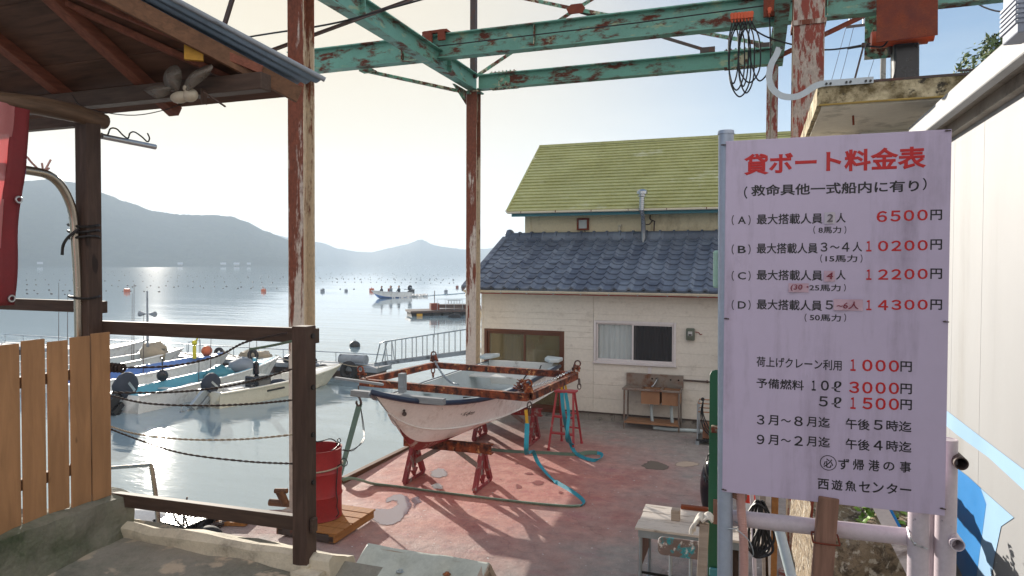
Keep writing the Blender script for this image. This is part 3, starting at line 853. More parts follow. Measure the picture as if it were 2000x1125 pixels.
def overhead_wires():
    mb = MB(); mb.tube(spline([atY(250, 118, 9.5), atY(470, 75, 9.2), atY(640, 48, 9), atY(740, 22, 9), atY(860, -12, 9.3), atY(1000, -60, 9.5)], 6), .014, 6)
    tag(mb.build('power_cable', M['wire'], smooth=60), 'black twisted cable slung past the rusty column under the sky', 'cable')
    mb = MB(); mb.tube(spline([atY(1465, 53, 11.9), atY(1500, 73, 11.9), atY(1552, 88, 11.9), atY(1605, 97, 11.9), atY(1650, 94, 11.9), atY(1700, 85, 11.9)], 6), .013, 6)
    tag(mb.build('power_cable', M['wire'], smooth=60), 'thin dark cable drooping behind the red rusty column to the hoist', 'cable')
    # distant pole with cross arm behind the hoist plates
    t = thing('utility_pole', 'distant utility pole with a small insulator cross arm behind the hoist', 'utility pole', tuple(atY(1720, 200, 40)))
    a = atY(1652, 53, 40); b = atY(1730, 44, 40)
    mb = MB(); mb.bar(a, b, .12, .12); mb.build('cross_arm', M['dark_steel'], t)
    for k in (.1, .45, .85):
        p = a.lerp(b, k); mb = MB(); mb.cyl(p, p + V((0, 0, .5)), .06, .05, seg=8); mb.box(p + V((0, 0, .5)), (.16, .16, .1)); mb.build('insulator', M['galv'], t)
    p = atY(1726, 60, 40); mb = MB(); mb.cyl((p.x, p.y, 0), (p.x, p.y, p.z + 1.5), .17, .12, seg=12); mb.build('pole', M['block'], t, smooth=40)
    for (x0, y0, x1, y1, lab) in ((1652, 55, 1620, 200, 'faint wire running down from the insulator cross arm, leftmost'), (1668, 50, 1642, 200, 'faint wire running down from the insulator cross arm, middle'), (1728, 46, 1690, 175, 'faint wire running down from the insulator cross arm, rightmost')):
        a = atY(x0, y0, 40); b = atY(x1 - 60, y1 + 160, 36)
        mb = MB(); mb.tube(sag(a, b, .3, 10), .012, 5); tag(mb.build('overhead_wire', M['dark_steel']), lab, 'wire', 'wires from the cross arm')
    mb = MB(); a = atY(1686, 92, 10.5); b = atY(1668, 160, 10.2); mb.tube([a, b], .014, 6); mb.cyl(a, a + V((.01, 0, .05)), .03, seg=8)
    tag(mb.build('guy_wire', M['dark_steel']), 'short grey stay wire slanting from the hoist plate to the canopy', 'wire')
    mb = MB(); mb.tube(sag(atY(1890, -6, 30), atY(1978, 22, 30), .2, 8), .03, 5); mb.tube(sag(atY(1870, 138, 18), atY(1920, 136, 18), .0, 4), .03, 5)
    tag(mb.build('overhead_wire', M['dark_steel']), 'faint wire crossing the blue sky near the grey louvred box', 'wire')
overhead_wires()

# ---------------------------------------------------------------- tiled house
FY = 14.65
def tiled_house():
    t = thing('tiled_house', 'single storey cream house with blue grey tiled roof and brown sliding door', 'house', (-2, FY, 0))
    X0, X1 = -5.93, 2.2
    # lap siding: one course every .378 m, two panels wide
    mb = MB()
    z = .19; k = 0
    dx0, dx1, dz1 = -5.87, -3.985, 1.91          # door opening
    wx0, wx1, wz0, wz1 = -3.32, -1.58, 1.27, 2.175
    def course(xa, xb, za, zb):
        if xb - xa < .02: return
        mb.add([(xa, FY - .010, za), (xb, FY - .010, za), (xb, FY - .006, zb), (xa, FY - .006, zb), (xa, FY + .02, za), (xb, FY + .02, za), (xb, FY + .02, zb), (xa, FY + .02, zb)],
               [(0, 1, 2, 3), (0, 4, 5, 1), (3, 2, 6, 7), (0, 3, 7, 4), (1, 5, 6, 2)])
    bands = [.19, .455, .83, 1.27, 1.45, 1.91, 2.175, 2.37, 2.60, 2.86]
    bands = [.19, .49, .79, 1.09, 1.27, 1.54, 1.79, 1.91, 2.04, 2.175, 2.31, 2.58, 2.86]
    for za, zb in zip(bands, bands[1:]):
        zb2 = zb - .0035
        segs = [(X0, -3.333), (-3.327, X1)]
        cuts = []
        if za < dz1 - .01: cuts.append((dx0, dx1))
        if za > wz0 - .01 and zb < wz1 + .01: cuts.append((wx0, wx1))
        for (a, b) in segs:
            xs = [a]
            for (c, d) in cuts:
                if c < b and d > a:
                    if c > xs[-1]: course(xs[-1], c, za, zb2)
                    xs.append(d)
            course(max(xs), b, za, zb2)
    mb.b2((X0, FY + .02, .19), (X0 + .1, FY + 2.4, 2.86)); mb.b2((X1 - .1, FY + .02, .19), (X1, FY + 2.4, 2.86))
    mb.b2((X0, FY + .006, 2.18), (X1, FY + .1, 2.86)); mb.b2((X0, FY + .006, 1.915), (wx0 - .001, FY + .1, 2.179)); mb.b2((wx1 + .001, FY + .006, 1.915), (X1, FY + .1, 2.179)); mb.b2((dx1 + .001, FY + .006, .19), (wx0 - .001, FY + .1, 1.914)); mb.b2((wx1 + .001, FY + .006, .19), (X1, FY + .1, 1.914)); mb.b2((wx0, FY + .006, .19), (wx1, FY + .1, wz0))
    mb.b2((X0, FY + 2.0, .2), (X1, FY + 2.1, 2.8))
    mb.b2((X0 - .012, FY - .02, .19), (X0 + .03, FY + .0, 2.86))
    mb.build('wall', M['siding'], t)
    mb = MB()
    n = 11
    for i in range(n):
        a = dx1 + (X1 - dx1) * i / n; b = dx1 + (X1 - dx1) * (i + 1) / n - .006
        mb.b2((a, FY + .002, -.05), (b, FY + .1, .168))
    mb.b2((X0 + .01, FY + .003, -.05), (dx1 - .004, FY + .1, .10))
    mb.build('foundation', M['block'], t)
    mb = MB(); mb.b2((dx1 + .02, FY - .035, .166), (X1, FY + .01, .186)); mb.build('drip_flashing', M['dark_steel'], t)
    # sliding door
    mb = MB(); y = FY - .02
    for (a, b) in (((dx0, y, .1), (dx0 + .06, y + .09, dz1)), ((dx1 - .06, y, .1), (dx1, y + .09, dz1)), ((dx0 + .06, y, dz1 - .06), (dx1 - .06, y + .09, dz1)), ((dx0 + .06, y, .1), (dx1 - .06, y + .09, .16))): mb.b2(a, b)
    d = mb.build('door_frame', M['brown_frame'], t, bev=.004)
    for i, (a, b, yy) in enumerate(((dx0 + .06, -4.87, FY + .04), (-4.93, dx1 - .06, FY + .005))):
        mb = MB(); mb.b2((a, yy, .16), (a + .05, yy + .03, dz1 - .06)); mb.b2((b - .05, yy, .16), (b, yy + .03, dz1 - .06)); mb.b2((a + .05, yy, dz1 - .11), (b - .05, yy + .03, dz1 - .06)); mb.b2((a + .05, yy, .16), (b - .05, yy + .03, .26)); mb.b2((a + .05, yy, .78), (b - .05, yy + .03, .82))
        s = mb.build('door_leaf', M['brown_frame'], t, bev=.003)
        mb = MB(); mb.b2((a + .05, yy + .012, .26), (b - .05, yy + .016, .78)); mb.b2((a + .05, yy + .012, .82), (b - .05, yy + .016, dz1 - .11)); mb.build('pane', M['glass_dark'], s)
    # what shows dimly through the glass: a back wall, a shelf, folded things
    mb = MB(); mb.b2((dx0 + .02, FY + .34, .1), (dx1 - .02, FY + .38, 2.0)); mb.b2((dx0 - .02, FY + .12, .1), (dx0 + .02, FY + .62, 2.0)); mb.b2((dx1 - .02, FY + .12, .1), (dx1 + .02, FY + .62, 2.0)); mb.b2((dx0, FY + .12, 1.99), (dx1, FY + .62, 2.03)); mb.b2((dx0, FY + .1, .06), (dx1, FY + .62, .1))
    mb.build('interior', M['room'], t)
    mb = MB(); mb.grid(lambda u, v: (-4.78 + .52 * u - .05 * v, FY + .22 + .03 * sin(14 * u + 3 * v), 1.45 - .8 * v), 18, 8); mb.build('hanging_cloth', M['curtain_white'], t, smooth=80)
    mb = MB(); mb.ball((-4.86, FY + .3, 1.48), .15, sc=(.8, .5, 1.2)); mb.ball((-4.6, FY + .3, 1.66), .08, sc=(1, .5, 1.2)); mb.build('hanging_cloth', M['red_cloth'], t, smooth=80)
    mb = MB(); mb.grid(lambda u, v: (-5.50 + .42 * u, FY + .25 + .03 * sin(20 * u), 1.75 - 1.1 * v), 20, 6); mb.build('hanging_cloth', M['canopy_under'], t, smooth=80)
    # window
    def frame(mb, a, b, z0, z1, y0, y1, w):
        mb.b2((a, y0, z0), (a + w, y1, z1)); mb.b2((b - w, y0, z0), (b, y1, z1)); mb.b2((a + w, y0, z0), (b - w, y1, z0 + w)); mb.b2((a + w, y0, z1 - w), (b - w, y1, z1))
    mb = MB(); frame(mb, wx0, wx1, wz0, wz1, FY - .035, FY + .06, .05); mb.b2((wx0 - .02, FY - .06, wz0 - .02), (wx1 + .02, FY - .02, wz0)); w = mb.build('window', M['white_frame'], t, bev=.003)
    mb = MB(); frame(mb, wx0 + .05, -2.42, wz0 + .05, wz1 - .05, FY + .02, FY + .05, .035); mb.build('sash', M['white_frame'], w, bev=.002)
    mb = MB(); frame(mb, -2.5, wx1 - .05, wz0 + .05, wz1 - .05, FY - .015, FY + .015, .035); mb.build('sash', M['white_frame'], w, bev=.002)
    mb = MB(); mb.b2((wx0 + .085, FY + .033, wz0 + .085), (-2.455, FY + .037, wz1 - .085)); mb.build('pane', M['glass_clear'], w)
    mb = MB(); mb.b2((-2.465, FY - .002, wz0 + .085), (wx1 - .085, FY + .002, wz1 - .085)); mb.build('insect_screen', M['screen'], w)
    for (a, b, m) in ((wx0 + .04, -2.46, 'curtain_white'), (-2.459, wx1 - .04, 'curtain_dark')):
        mb = MB(); mb.grid(lambda u, v: (a + (b - a) * u, FY + .085 + .016 * sin(u * 46 + .5 * sin(u * 9)), wz0 + .04 + (wz1 - wz0 - .08) * v), 90, 2); mb.build('curtain', M[m], w, smooth=80)
    # roof: pan tiles in courses
    EY, EZ, RY, RZ = FY - .38, 2.83, 16.95, 4.03
    rx0, rx1 = -6.22, 2.45
    sl = V((0, RY - EY, RZ - EZ)); L_ = sl.length; sd = sl / L_; nr = V((0, -sd.z, sd.y))
    tw, nc = .305, 11
    cl = L_ / nc
    cols = int((rx1 - rx0) / tw)
    prof = [(0, .006), (.06, .030), (.14, .050), (.22, .046), (.30, .022), (.38, .002), (.55, -.008), (.78, -.010), (.93, -.006), (1.0, .006)]
    mb = MB()
    for r in range(nc):
        base = len(mb.v)
        row = []
        for c in range(cols):
            for (u, h) in prof[:-1]: row.append((rx0 + (c + u) * tw, h))
        row.append((rx0 + cols * tw, .006))
        jit = [.004 * nz((x * 3, r * 7.1, 0)) for x, h in row]
        m_ = len(row)
        for (s, lift) in ((0.0, -.012), (0.0, .034), (.35, .026), (1.04, .004)):
            for i, (x, h) in enumerate(row):
                p = V((x, EY, EZ)) + sd * (cl * (r + s)) + nr * (h + lift + jit[i])
                mb.v.append(p)
        for q in range(3):
            for i in range(m_ - 1):
                a = base + q * m_ + i
                mb.f.append((a, a + 1, a + m_ + 1, a + m_)); mb.mi.append(0)
    mb.b2((rx0 + .06, EY + .04, EZ - .03), (rx1 - .06, EY + .1, EZ + .0))
    rf = mb.build('roof', M['tile'], t, smooth=50)
    mb = MB()
    nseg = 26
    for i in range(nseg):
        a = rx0 + .1 + (rx1 - rx0 - .2) * i / nseg; b = a + (rx1 - rx0 - .2) / nseg
        P = [(RY + .02 + .13 * cos(pi * k / 8), RZ + .04 + .12 * sin(pi * k / 8)) for k in range(9)]
        mb.prism([(a + .012, y_, z_) for y_, z_ in P], (b - a - .03, 0, 0)); mb.prism([(b - .045, RY + .02 + .15 * cos(pi * k / 8), RZ + .04 + .145 * sin(pi * k / 8)) for k in range(9)], (.05, 0, 0))
    mb.box(((rx0 + rx1) / 2, RY + .0, RZ + .0), (rx1 - rx0 - .2, .3, .10))
    mb.ball((rx0 + .12, RY + .02, RZ + .12), .13, 12, 8); mb.build('ridge_tiles', M['tile'], rf, smooth=40)
    mb = MB()
    for r in range(nc):
        p = V((rx0 - .0, EY, EZ)) + sd * (cl * (r + .52)) + nr * (.045 + .0)
        R = Matrix(((1, 0, 0), (0, sd.y, -sd.z), (0, sd.z, sd.y)))
        mb.box(p + V((.02, 0, 0)), (.16, cl * 1.02, .05), 0, 0, R); mb.box(p + V((-.045, 0, -.06)), (.03, cl * 1.0, .12), 0, 0, R)
    mb.build('verge_tiles', M['tile'], rf, bev=.01)
    mb = MB(); mb.b2((rx0 + .02, EY + .03, EZ - .11), (rx1, EY + .06, EZ - .035)); mb.prism([(rx0 + .03, EY + .06, EZ - .12), (rx0 + .03, RY, RZ - .2), (rx0 + .03, RY, RZ - .05), (rx0 + .03, EY + .06, EZ - .02)], (.03, 0, 0)); mb.build('fascia', M['red_trim'], t)
    mb = MB(); mb.b2((rx0 + .07, EY + .065, EZ - .07), (rx1, FY - .01, EZ - .045)); mb.build('soffit', M['siding'], t)
    mb = MB()
    gp = [(EY - .10 + .055 * cos(pi + pi * k / 8), EZ - .02 + .055 * sin(pi + pi * k / 8)) for k in range(9)]
    gp += [(EY - .10 + .048 * cos(2 * pi - pi * k / 8), EZ - .02 + .048 * sin(2 * pi - pi * k / 8)) for k in range(9)]
    mb.prism([(rx0 + .02, a + .07, b - .01) for a, b in gp], (rx1 - rx0 - .02, 0, 0)); g = mb.build('gutter', M['gutter'], t, smooth=40)
    mb = MB()
    for i in range(14): mb.box((rx0 + .3 + i * .6, EY - .0, EZ - .06), (.02, .13, .07))
    mb.build('gutter_bracket', M['galv'], g)
    mb = MB(); mb.tube(spline([(rx0 + .1, EY - .03, EZ - .08), (rx0 + .1, EY - .02, EZ - .2), (X0 - .07, FY - .02, EZ - .5), (X0 - .07, FY - .02, EZ - .8)], 4) + [V((X0 - .07, FY - .02, .1))], .035, 10); mb.box((X0 - .07, FY - .02, 1.6), (.09, .03, .03)); mb.box((X0 - .07, FY - .02, .7), (.09, .03, .03)); mb.build('downpipe', M['gutter'], t, smooth=40)
    # meter and small notice on the wall
    m = thing('electricity_meter', 'small grey green meter box on the cream wall right of the window', 'meter', (-1.29, FY - .02, 1.95))
    mb = MB(); mb.lathe((-1.29, FY - .07, 1.94), [(.0, -.05), (.075, -.05), (.085, -.03), (.085, .05)], 20, axis='y'); mb.box((-1.29, FY - .06, 1.95), (.17, .09, .25)); mb.build('case', M['meter'], m, bev=.02)
    mb = MB(); mb.box((-1.29, FY - .126, 1.97), (.085, .01, .09)); mb.build('dial', M['alu'], m); mb = MB(); mb.box((-1.29, FY - .132, 1.945), (.06, .01, .03)); mb.build('register', M['plastic_black'], m)
    mb = MB(); mb.tube(spline([(-1.2, FY - .04, 2.0), (-1.13, FY - .03, 1.99), (-1.1, FY - .02, 1.95), (-1.06, FY - .025, 1.96)], 5), .008, 5); mb.build('lead', M['red_cloth'], m)
    mb = MB(); mb.b2((-2.155, FY - .022, 1.03), (-2.08, FY - .014, 1.215)); tag(mb.build('wall_plate', M['white_frame'], bev=.003), 'narrow white plastic plate on the wall above the sink', 'wall plate')
    return t
tiled_house()

def green_house():
    WY = 17.1
    t = thing('green_roof_house', 'taller cream house behind with a mossy green ribbed metal roof', 'house', (-2, 19, 0))
    X0, X1 = -5.72, 4.5
    mb = MB(); mb.b2((X0, WY, -.2), (X1, 24, 4.75)); mb.b2((X0, WY - .02, 2), (X0 + .16, WY, 4.7)); mb.b2((-2.68, WY - .05, 2), (-2.48, WY, 4.7))
    RYY, RZZ = 19.35, 6.78
    mb.prism([(X0 + .001, WY, 4.75), (X0 + .001, RYY, 6.6), (X0 + .001, 24, 3.9)], (.2, 0, 0))
    mb.build('wall', M['wall_cream'], t)
    EY, EZ = 16.55, 4.70
    rx0, rx1 = -6.02, 4.8
    sl = V((0, RYY - EY, RZZ - EZ)); L_ = sl.length; sd = sl / L_; nr = V((0, -sd.z, sd.y))
    n = 22; mb = MB()
    for i in range(n):
        a, b = i / n * L_, (i + 1) / n * L_
        e = V((0, EY, EZ))
        for (s0, h0, s1, h1) in ((a, -.01, a, .034), (a, .034, a + .03, .040), (a + .03, .040, b, .004)):
            p0 = e + sd * s0 + nr * h0; p1 = e + sd * s1 + nr * h1
            nx = 24
            base = len(mb.v)
            for k in range(nx + 1):
                x = rx0 + (rx1 - rx0) * k / nx
                j = .005 * nz((x * 1.2, i * 3.3, 0))
                mb.v.append(V((x, p0.y, p0.z + j))); mb.v.append(V((x, p1.y, p1.z + j)))
            for k in range(nx):
                q = base + 2 * k; mb.f.append((q, q + 2, q + 3, q + 1)); mb.mi.append(0)
    mb.add([(rx0, RYY, RZZ), (rx1, RYY, RZZ), (rx1, 24.5, 3.4), (rx0, 24.5, 3.4)], [(0, 1, 2, 3)])
    mb.b2((rx0, RYY - .1, RZZ - .02), (rx1, RYY + .1, RZZ + .05))
    rf = mb.build('roof', M['roof_green'], t, fix=False)
    mb = MB(); mb.prism([(rx0 - .02, EY - .02, EZ - .03), (rx0 - .02, RYY, RZZ - .03), (rx0 - .02, RYY, RZZ + .06), (rx0 - .02, EY - .02, EZ + .06)], (.04, 0, 0)); mb.build('bargeboard', M['roof_green'], rf)
    mb = MB(); mb.b2((rx0 + .1, EY + .05, EZ - .12), (rx1, EY + .09, EZ - .03)); mb.b2((rx0 + .1, EY + .09, EZ - .06), (rx1, WY, EZ - .04)); mb.build('fascia', M['teal_trim'], t)
    mb = MB(); mb.b2((rx0 + .02, EY - .1, EZ - .05), (rx1, EY + .04, EZ + .0))
    mb.b2((rx0 - .02, EY - .11, EZ - .0), (rx0 + .02, EY + .1, EZ + .04)); g = mb.build('gutter', M['gutter'], t, bev=.015)
    mb = MB()
    for i in range(12): mb.box((rx0 + .4 + i * .9, EY - .105, EZ - .02), (.02, .012, .05))
    mb.build('gutter_bracket', M['rust_white'], g)
    # vent window with red brown frame
    c = atY(1139, 438, WY); mb = MB()
    for dx, dz, sx, sz in ((0, .13, .31, .045), (0, -.13, .31, .045), (-.13, 0, .045, .215), (.13, 0, .045, .215)): mb.box(c + V((dx, -.03, dz)), (sx, .06, sz))
    w = mb.build('vent_window', M['rust_plate'], t); mb = MB(); mb.box(c + V((0, -.02, 0)), (.22, .03, .22)); mb.build('pane', M['curtain_white'], w)
    mb = MB(); mb.tube(spline([c + V((.05, -.03, -.15)), c + V((.07, -.03, -.25)), c + V((.08, -.03, -.4))], 4), .012, 5); mb.build('lead', M['wire'], w)
    # double low window peeping over the ridge
    a = atY(1327, 458, WY); b = atY(1386, 458, WY); mb = MB(); mb.b2((a.x, WY - .04, a.z - .5), (b.x, WY - .0, a.z + .03)); w = mb.build('low_window', M['white_frame'], t)
    mb = MB(); mb.b2((a.x + .04, WY - .05, a.z - .5), ((a.x + b.x) / 2 - .02, WY - .04, a.z)); mb.b2(((a.x + b.x) / 2 + .02, WY - .05, a.z - .5), (b.x - .04, WY - .04, a.z)); mb.build('pane', M['glass_dark'], w)
    # flue
    f = thing('stove_flue', 'shiny metal flue pipe with a round cap in front of the green roof', 'flue', tuple(atY(1256, 455, 16.7)))
    b = atY(1257, 460, 16.75); m_ = atY(1256, 425, 16.6); k1 = atY(1253, 410, 16.45); tp = atY(1254, 384, 16.4)
    mb = MB(); mb.tube([b - V((0, 0, .4)), b, m_, k1, tp], .055, 14); 
    for q in range(7): 
        p = k1.lerp(tp, q / 7); mb.cyl(p, p + V((0, 0, .03)), .062, seg=14)
    mb.build('pipe', M['alu'], f, smooth=40)
    mb = MB(); mb.lathe(tp, [(.06, 0), (.1, .0), (.1, .02), (.075, .03), (.075, .06), (.13, .06), (.13, .12), (.07, .17), (0, .18)], 18); mb.build('cap', M['alu'], f, smooth=40)
    # twin conduits
    mb = MB(); p = atY(1268, 452, WY - .06); q = atY(1278, 432, WY - .06); s = atY(1270, 420, WY - .06); e = atY(1277, 458, WY - .06)
    mb.tube(spline([e, q + V((0, 0, -.05)), q, s + V((0, 0, -.1)), s], 5), .016, 6); mb.tube(spline([atY(1258, 438, WY - .06), atY(1268, 438, WY - .06), atY(1275, 430, WY - .06)], 5), .014, 6); mb.build('conduit', M['dark_steel'], t)
    mb = MB(); p = atY(1210, 445, WY - .07); mb.tube([p - V((0, 0, .4)), p, p + V((.0, -.02, .05)), p + V((.06, -.04, .05))], .03, 8); mb.build('vent_pipe', M['gutter'], t, smooth=50)
green_house()

# ---------------------------------------------------------------- concrete canopy building on the right
def canopy():
    t = thing('concrete_canopy', 'stained concrete roof slab with yellow lichen edge behind the sign', 'canopy', (1, 6.2, 4.5))
    X0, X1, Y0, Y1, Z0, Z1 = .374, 1.75, 5.22, 7.55, 4.495, 4.63
    mb = MB(); mb.b2((X0, Y0, Z0), (X1, Y1, Z1)); o = mb.build('roof_slab', M['canopy'], t)
    roughen(o, .006, 9, 14)
    mb = MB(); mb.b2((X0 + .03, Y0 + .03, Z0 - .012), (X1, Y1, Z0 + .01)); mb.build('soffit', M['canopy_under'], t)
    mb = MB(); mb.tube([(X0 + .01, Y0 + .004, Z0 + .003), (X1, Y0 + .004, Z0 + .003)], .008, 6); mb.build('lichen_edge', M['canopy_edge'], t)
    mb = MB(); mb.b2((X0 + .01, Y0 - .006, Z1 - .004), (X1, Y1, Z1 + .012)); mb.build('roof_membrane', M['dark_steel'], t)
    mb = MB(); mb.b2((.78, 6.3, 0), (1.75, 7.4, Z0 - .013)); mb.build('wall', M['canopy_under'], t)
    c = atZ(1666, 228, Z0 - .02); mb = MB(); mb.tube([c + V((0, 0, .02)), c + V((.004, .0, -.06))], .008, 6); mb.build('hanger_bolt', M['rust_plate'], t)
    # bent strap bolted along the slab edge
    y = Y0 - .02
    path = [(1522, 93), (1516, 108), (1508, 122), (1503.5, 138), (1502, 152), (1506, 168), (1514, 179), (1526, 187), (1542, 190), (1558, 188), (1573, 181), (1586, 172), (1598, 166), (1612, 163), (1655, 160), (1706, 156)]
    c0 = [atY(px, py, y) for px, py in path]
    pts = spline(c0, 5)
    mb = MB(); w = .042
    L_, R_ = [], []
    for i, p in enumerate(pts):
        d = (pts[min(i + 1, len(pts) - 1)] - pts[max(i - 1, 0)]); d.y = 0; d.normalize()
        nn = V((-d.z, 0, d.x)); L_.append(p + nn * w / 2); R_.append(p - nn * w / 2)
    n = len(pts)
    mb.v += L_ + R_ + [p + V((0, -.006, 0)) for p in L_] + [p + V((0, -.006, 0)) for p in R_]
    for i in range(n - 1):
        for q in ((i, i + 1, n + i + 1, n + i), (2 * n + i, 3 * n + i, 3 * n + i + 1, 2 * n + i + 1), (i, 2 * n + i, 2 * n + i + 1, i + 1), (n + i, n + i + 1, 3 * n + i + 1, 3 * n + i)):
            mb.f.append(q); mb.mi.append(0)
    mb.f += [(0, n, 3 * n, 2 * n), (n - 1, 3 * n - 1, 4 * n - 1, 2 * n - 1)]; mb.mi += [0, 0]
    h = thing('bent_strap', 'grey flat steel strap bent into a big hook on the canopy edge', 'steel strap', tuple(pts[-1]))
    mb.build('strap', M['galv'], h)
    mb = MB()
    for px, py in ((1614, 164), (1622, 163.5), (1653, 161), (1661, 160), (1691, 158.5), (1700, 158)):
        p = atY(px, py, y - .006); mb.cyl(p, p + V((0, -.012, 0)), .008, seg=8)
    p = atY(1527, 93, y - .006); mb.cyl(p, p + V((0, -.004, 0)), .011, seg=12)
    mb.build('bolt', M['plastic_black'], h)
    v = thing('roof_vent', 'small pale round vent cap standing on the canopy roof', 'vent', (1.2, 6.4, Z1))
    p = atY(1732, 150, 6.4)
    mb = MB(); mb.lathe((p.x, 6.4, Z1), [(.04, 0), (.04, .07), (.065, .07), (.065, .085), (.05, .09), (.05, .1), (.07, .105), (.07, .12), (0, .14)], 16); mb.build('cap', M['gutter'], v, smooth=40)
canopy()

def white_building():
    t = thing('white_building', 'white panelled building along the right edge with blue painted stripe', 'building', (1.15, 3, 0))
    X, Y1 = 1.15, 5.55
    mb = MB()
    ys = [-3, -1.9, -1, -.1, .8, 1.7, 2.6, 3.5, 4.4, 5.0, Y1]
    for a, b in zip(ys, ys[1:]): mb.b2((X, a + .003, .2), (X + .1, b - .001, 4.22))
    mb.b2((X + .01, -3, .2), (X + .09, Y1 - .01, 4.22)); mb.b2((X + .1, Y1 - .1, .2), (6, Y1, 4.22))
    mb.build('wall', M['wall_white'], t)
    # overhanging eave, soffit, wall cornice
    mb = MB(); mb.b2((.97, -3, 4.225), (1.02, 5.43, 4.345)); mb.b2((1.02, -3, 4.335), (6, 5.43, 4.36)); mb.build('fascia', M['wall_white'], t, bev=.008)
    mb = MB(); mb.b2((1.022, -3, 4.262), (1.148, 5.42, 4.28)); mb.b2((1.10, -3, 4.20), (1.149, 5.42, 4.262)); mb.build('soffit', M['soffit_grey'], t)
    # painted blue stripe on the low wall
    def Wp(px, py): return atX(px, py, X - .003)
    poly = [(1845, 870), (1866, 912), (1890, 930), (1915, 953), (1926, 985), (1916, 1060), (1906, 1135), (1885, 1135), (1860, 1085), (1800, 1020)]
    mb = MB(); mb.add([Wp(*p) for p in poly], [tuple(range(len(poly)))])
    mb.build('stripe_and_shadow_paint', M['blue_paint'], t)
    mb = MB(); P = [Wp(*p) for p in [(1915.5, 954), (1945, 980), (1980, 1011), (1955, 1028), (1944, 1080), (1934, 1135), (1906.5, 1135), (1916.5, 1060), (1926.5, 985)]]; mb.add(P, [tuple(range(len(P)))]); mb.build('stripe_and_shadow_paint', M['wall_shadow'], t); mb = MB(); P = [Wp(*p) for p in [(1846, 800), (1880, 826), (1940, 872), (2030, 940), (2030, 985), (1930, 893), (1870, 850), (1846, 830)]]; mb.add(P, [tuple(range(len(P)))]); mb.build('stripe_and_shadow_paint', M['wall_shadow'], t)  # cast shadows of rail and sign, painted pale blue onto the wall
    b = thing('louvred_box', 'grey louvred plastic box hanging at the eave in the top right corner', 'vent box', (.93, 2.6, 4.35))
    p = atX(1990, 45, .94)
    mb = MB(); 
    x0, x1 = .90, .968
    yc = p.y
    top, bot = atX(1990, -60, .94).z, atX(1990, 80, .94).z
    mb.b2((x0, yc - .12, bot), (x1, yc + .05, top)); bx = mb.build('case', M['grey_plastic'], b, bev=.006)
    mb = MB()
    for k in range(6):
        z = atX(1990, 15 + k * 9, .94).z
        mb.b2((x0 - .008, yc - .125, z - .004), (x1, yc + .055, z + .006))
    mb.build('louvre', M['grey_plastic'], bx)
white_building()

# ---------------------------------------------------------------- trees
def tree(name, label, c, H, R, trunk_r, n, leaf, mat, seed, flat=.8, group=None):
    rr = random.Random(seed)
    c = V(c); t = thing(name, label, 'tree', tuple(c), group=group)
    top = c + V((0, 0, H))
    mb = MB(); mb.tube(spline([c, c + V((.1, .1, H * .35)), c + V((-.1, .1, H * .75))], 5), trunk_r, 8, rs=[trunk_r * (1 - .6 * i / 10) for i in range(11)])
    cl = []
    for k in range(26):
        a = rr.uniform(0, 2 * pi); el = rr.uniform(-.4, 1.3); q = rr.uniform(.55, 1)
        p = c + V((0, 0, H - R * flat)) + V((cos(a) * cos(el), sin(a) * cos(el), sin(el) * flat)) * R * q
        cl.append((p, R * rr.uniform(.22, .4)))
        mb.tube([c + V((0, 0, H * .4)), (c + V((0, 0, H * .55)) + p) / 2, p], .05, 5, rs=[trunk_r * .4, trunk_r * .22, .02])
    mb.build('trunk', M['bark'], t, smooth=60)
    mb = MB()
    for i in range(n):
        p, r = cl[rr.randrange(len(cl))]
        d = V((rr.gauss(0, 1), rr.gauss(0, 1), rr.gauss(0, .8))).normalized() * r * (rr.random() ** .35)
        q = p + d
        nn = (d.normalized() + V((rr.gauss(0, .5), rr.gauss(0, .5), rr.gauss(.3, .5)))).normalized()
        s = nn.orthogonal().normalized(); s = Matrix.Rotation(rr.uniform(0, 6.28), 3, nn) @ s; u = nn.cross(s)
        l, w = leaf * rr.uniform(.6, 1.3), leaf * rr.uniform(.3, .55)
        mb.add([q - s * l, q + u * w, q + s * l + nn * l * .2, q - u * w], [(0, 1, 2, 3)])
    mb.build('crown', M[mat], t, fix=False)
    return t
for i, (px, py, Y_, R, lab) in enumerate(((1945, 105, 24, 2.2, 'dark leafy treetop rising above the white roof edge, highest of the row'), (1905, 150, 25, 1.6, 'dark leafy treetop behind the white roof edge, lowest and leftmost'), (2000, 60, 25, 2.8, 'dark leafy treetop at the right edge beside the louvred box'))):
    p = atY(px + 84, py + 92, Y_)
    tree('hillside_tree', lab, (p.x, p.y, max(0, p.z - 5)), 5 + R * .8, R, .2, 16000, .11, 'leaf', 40 + i, group='trees behind the white building')
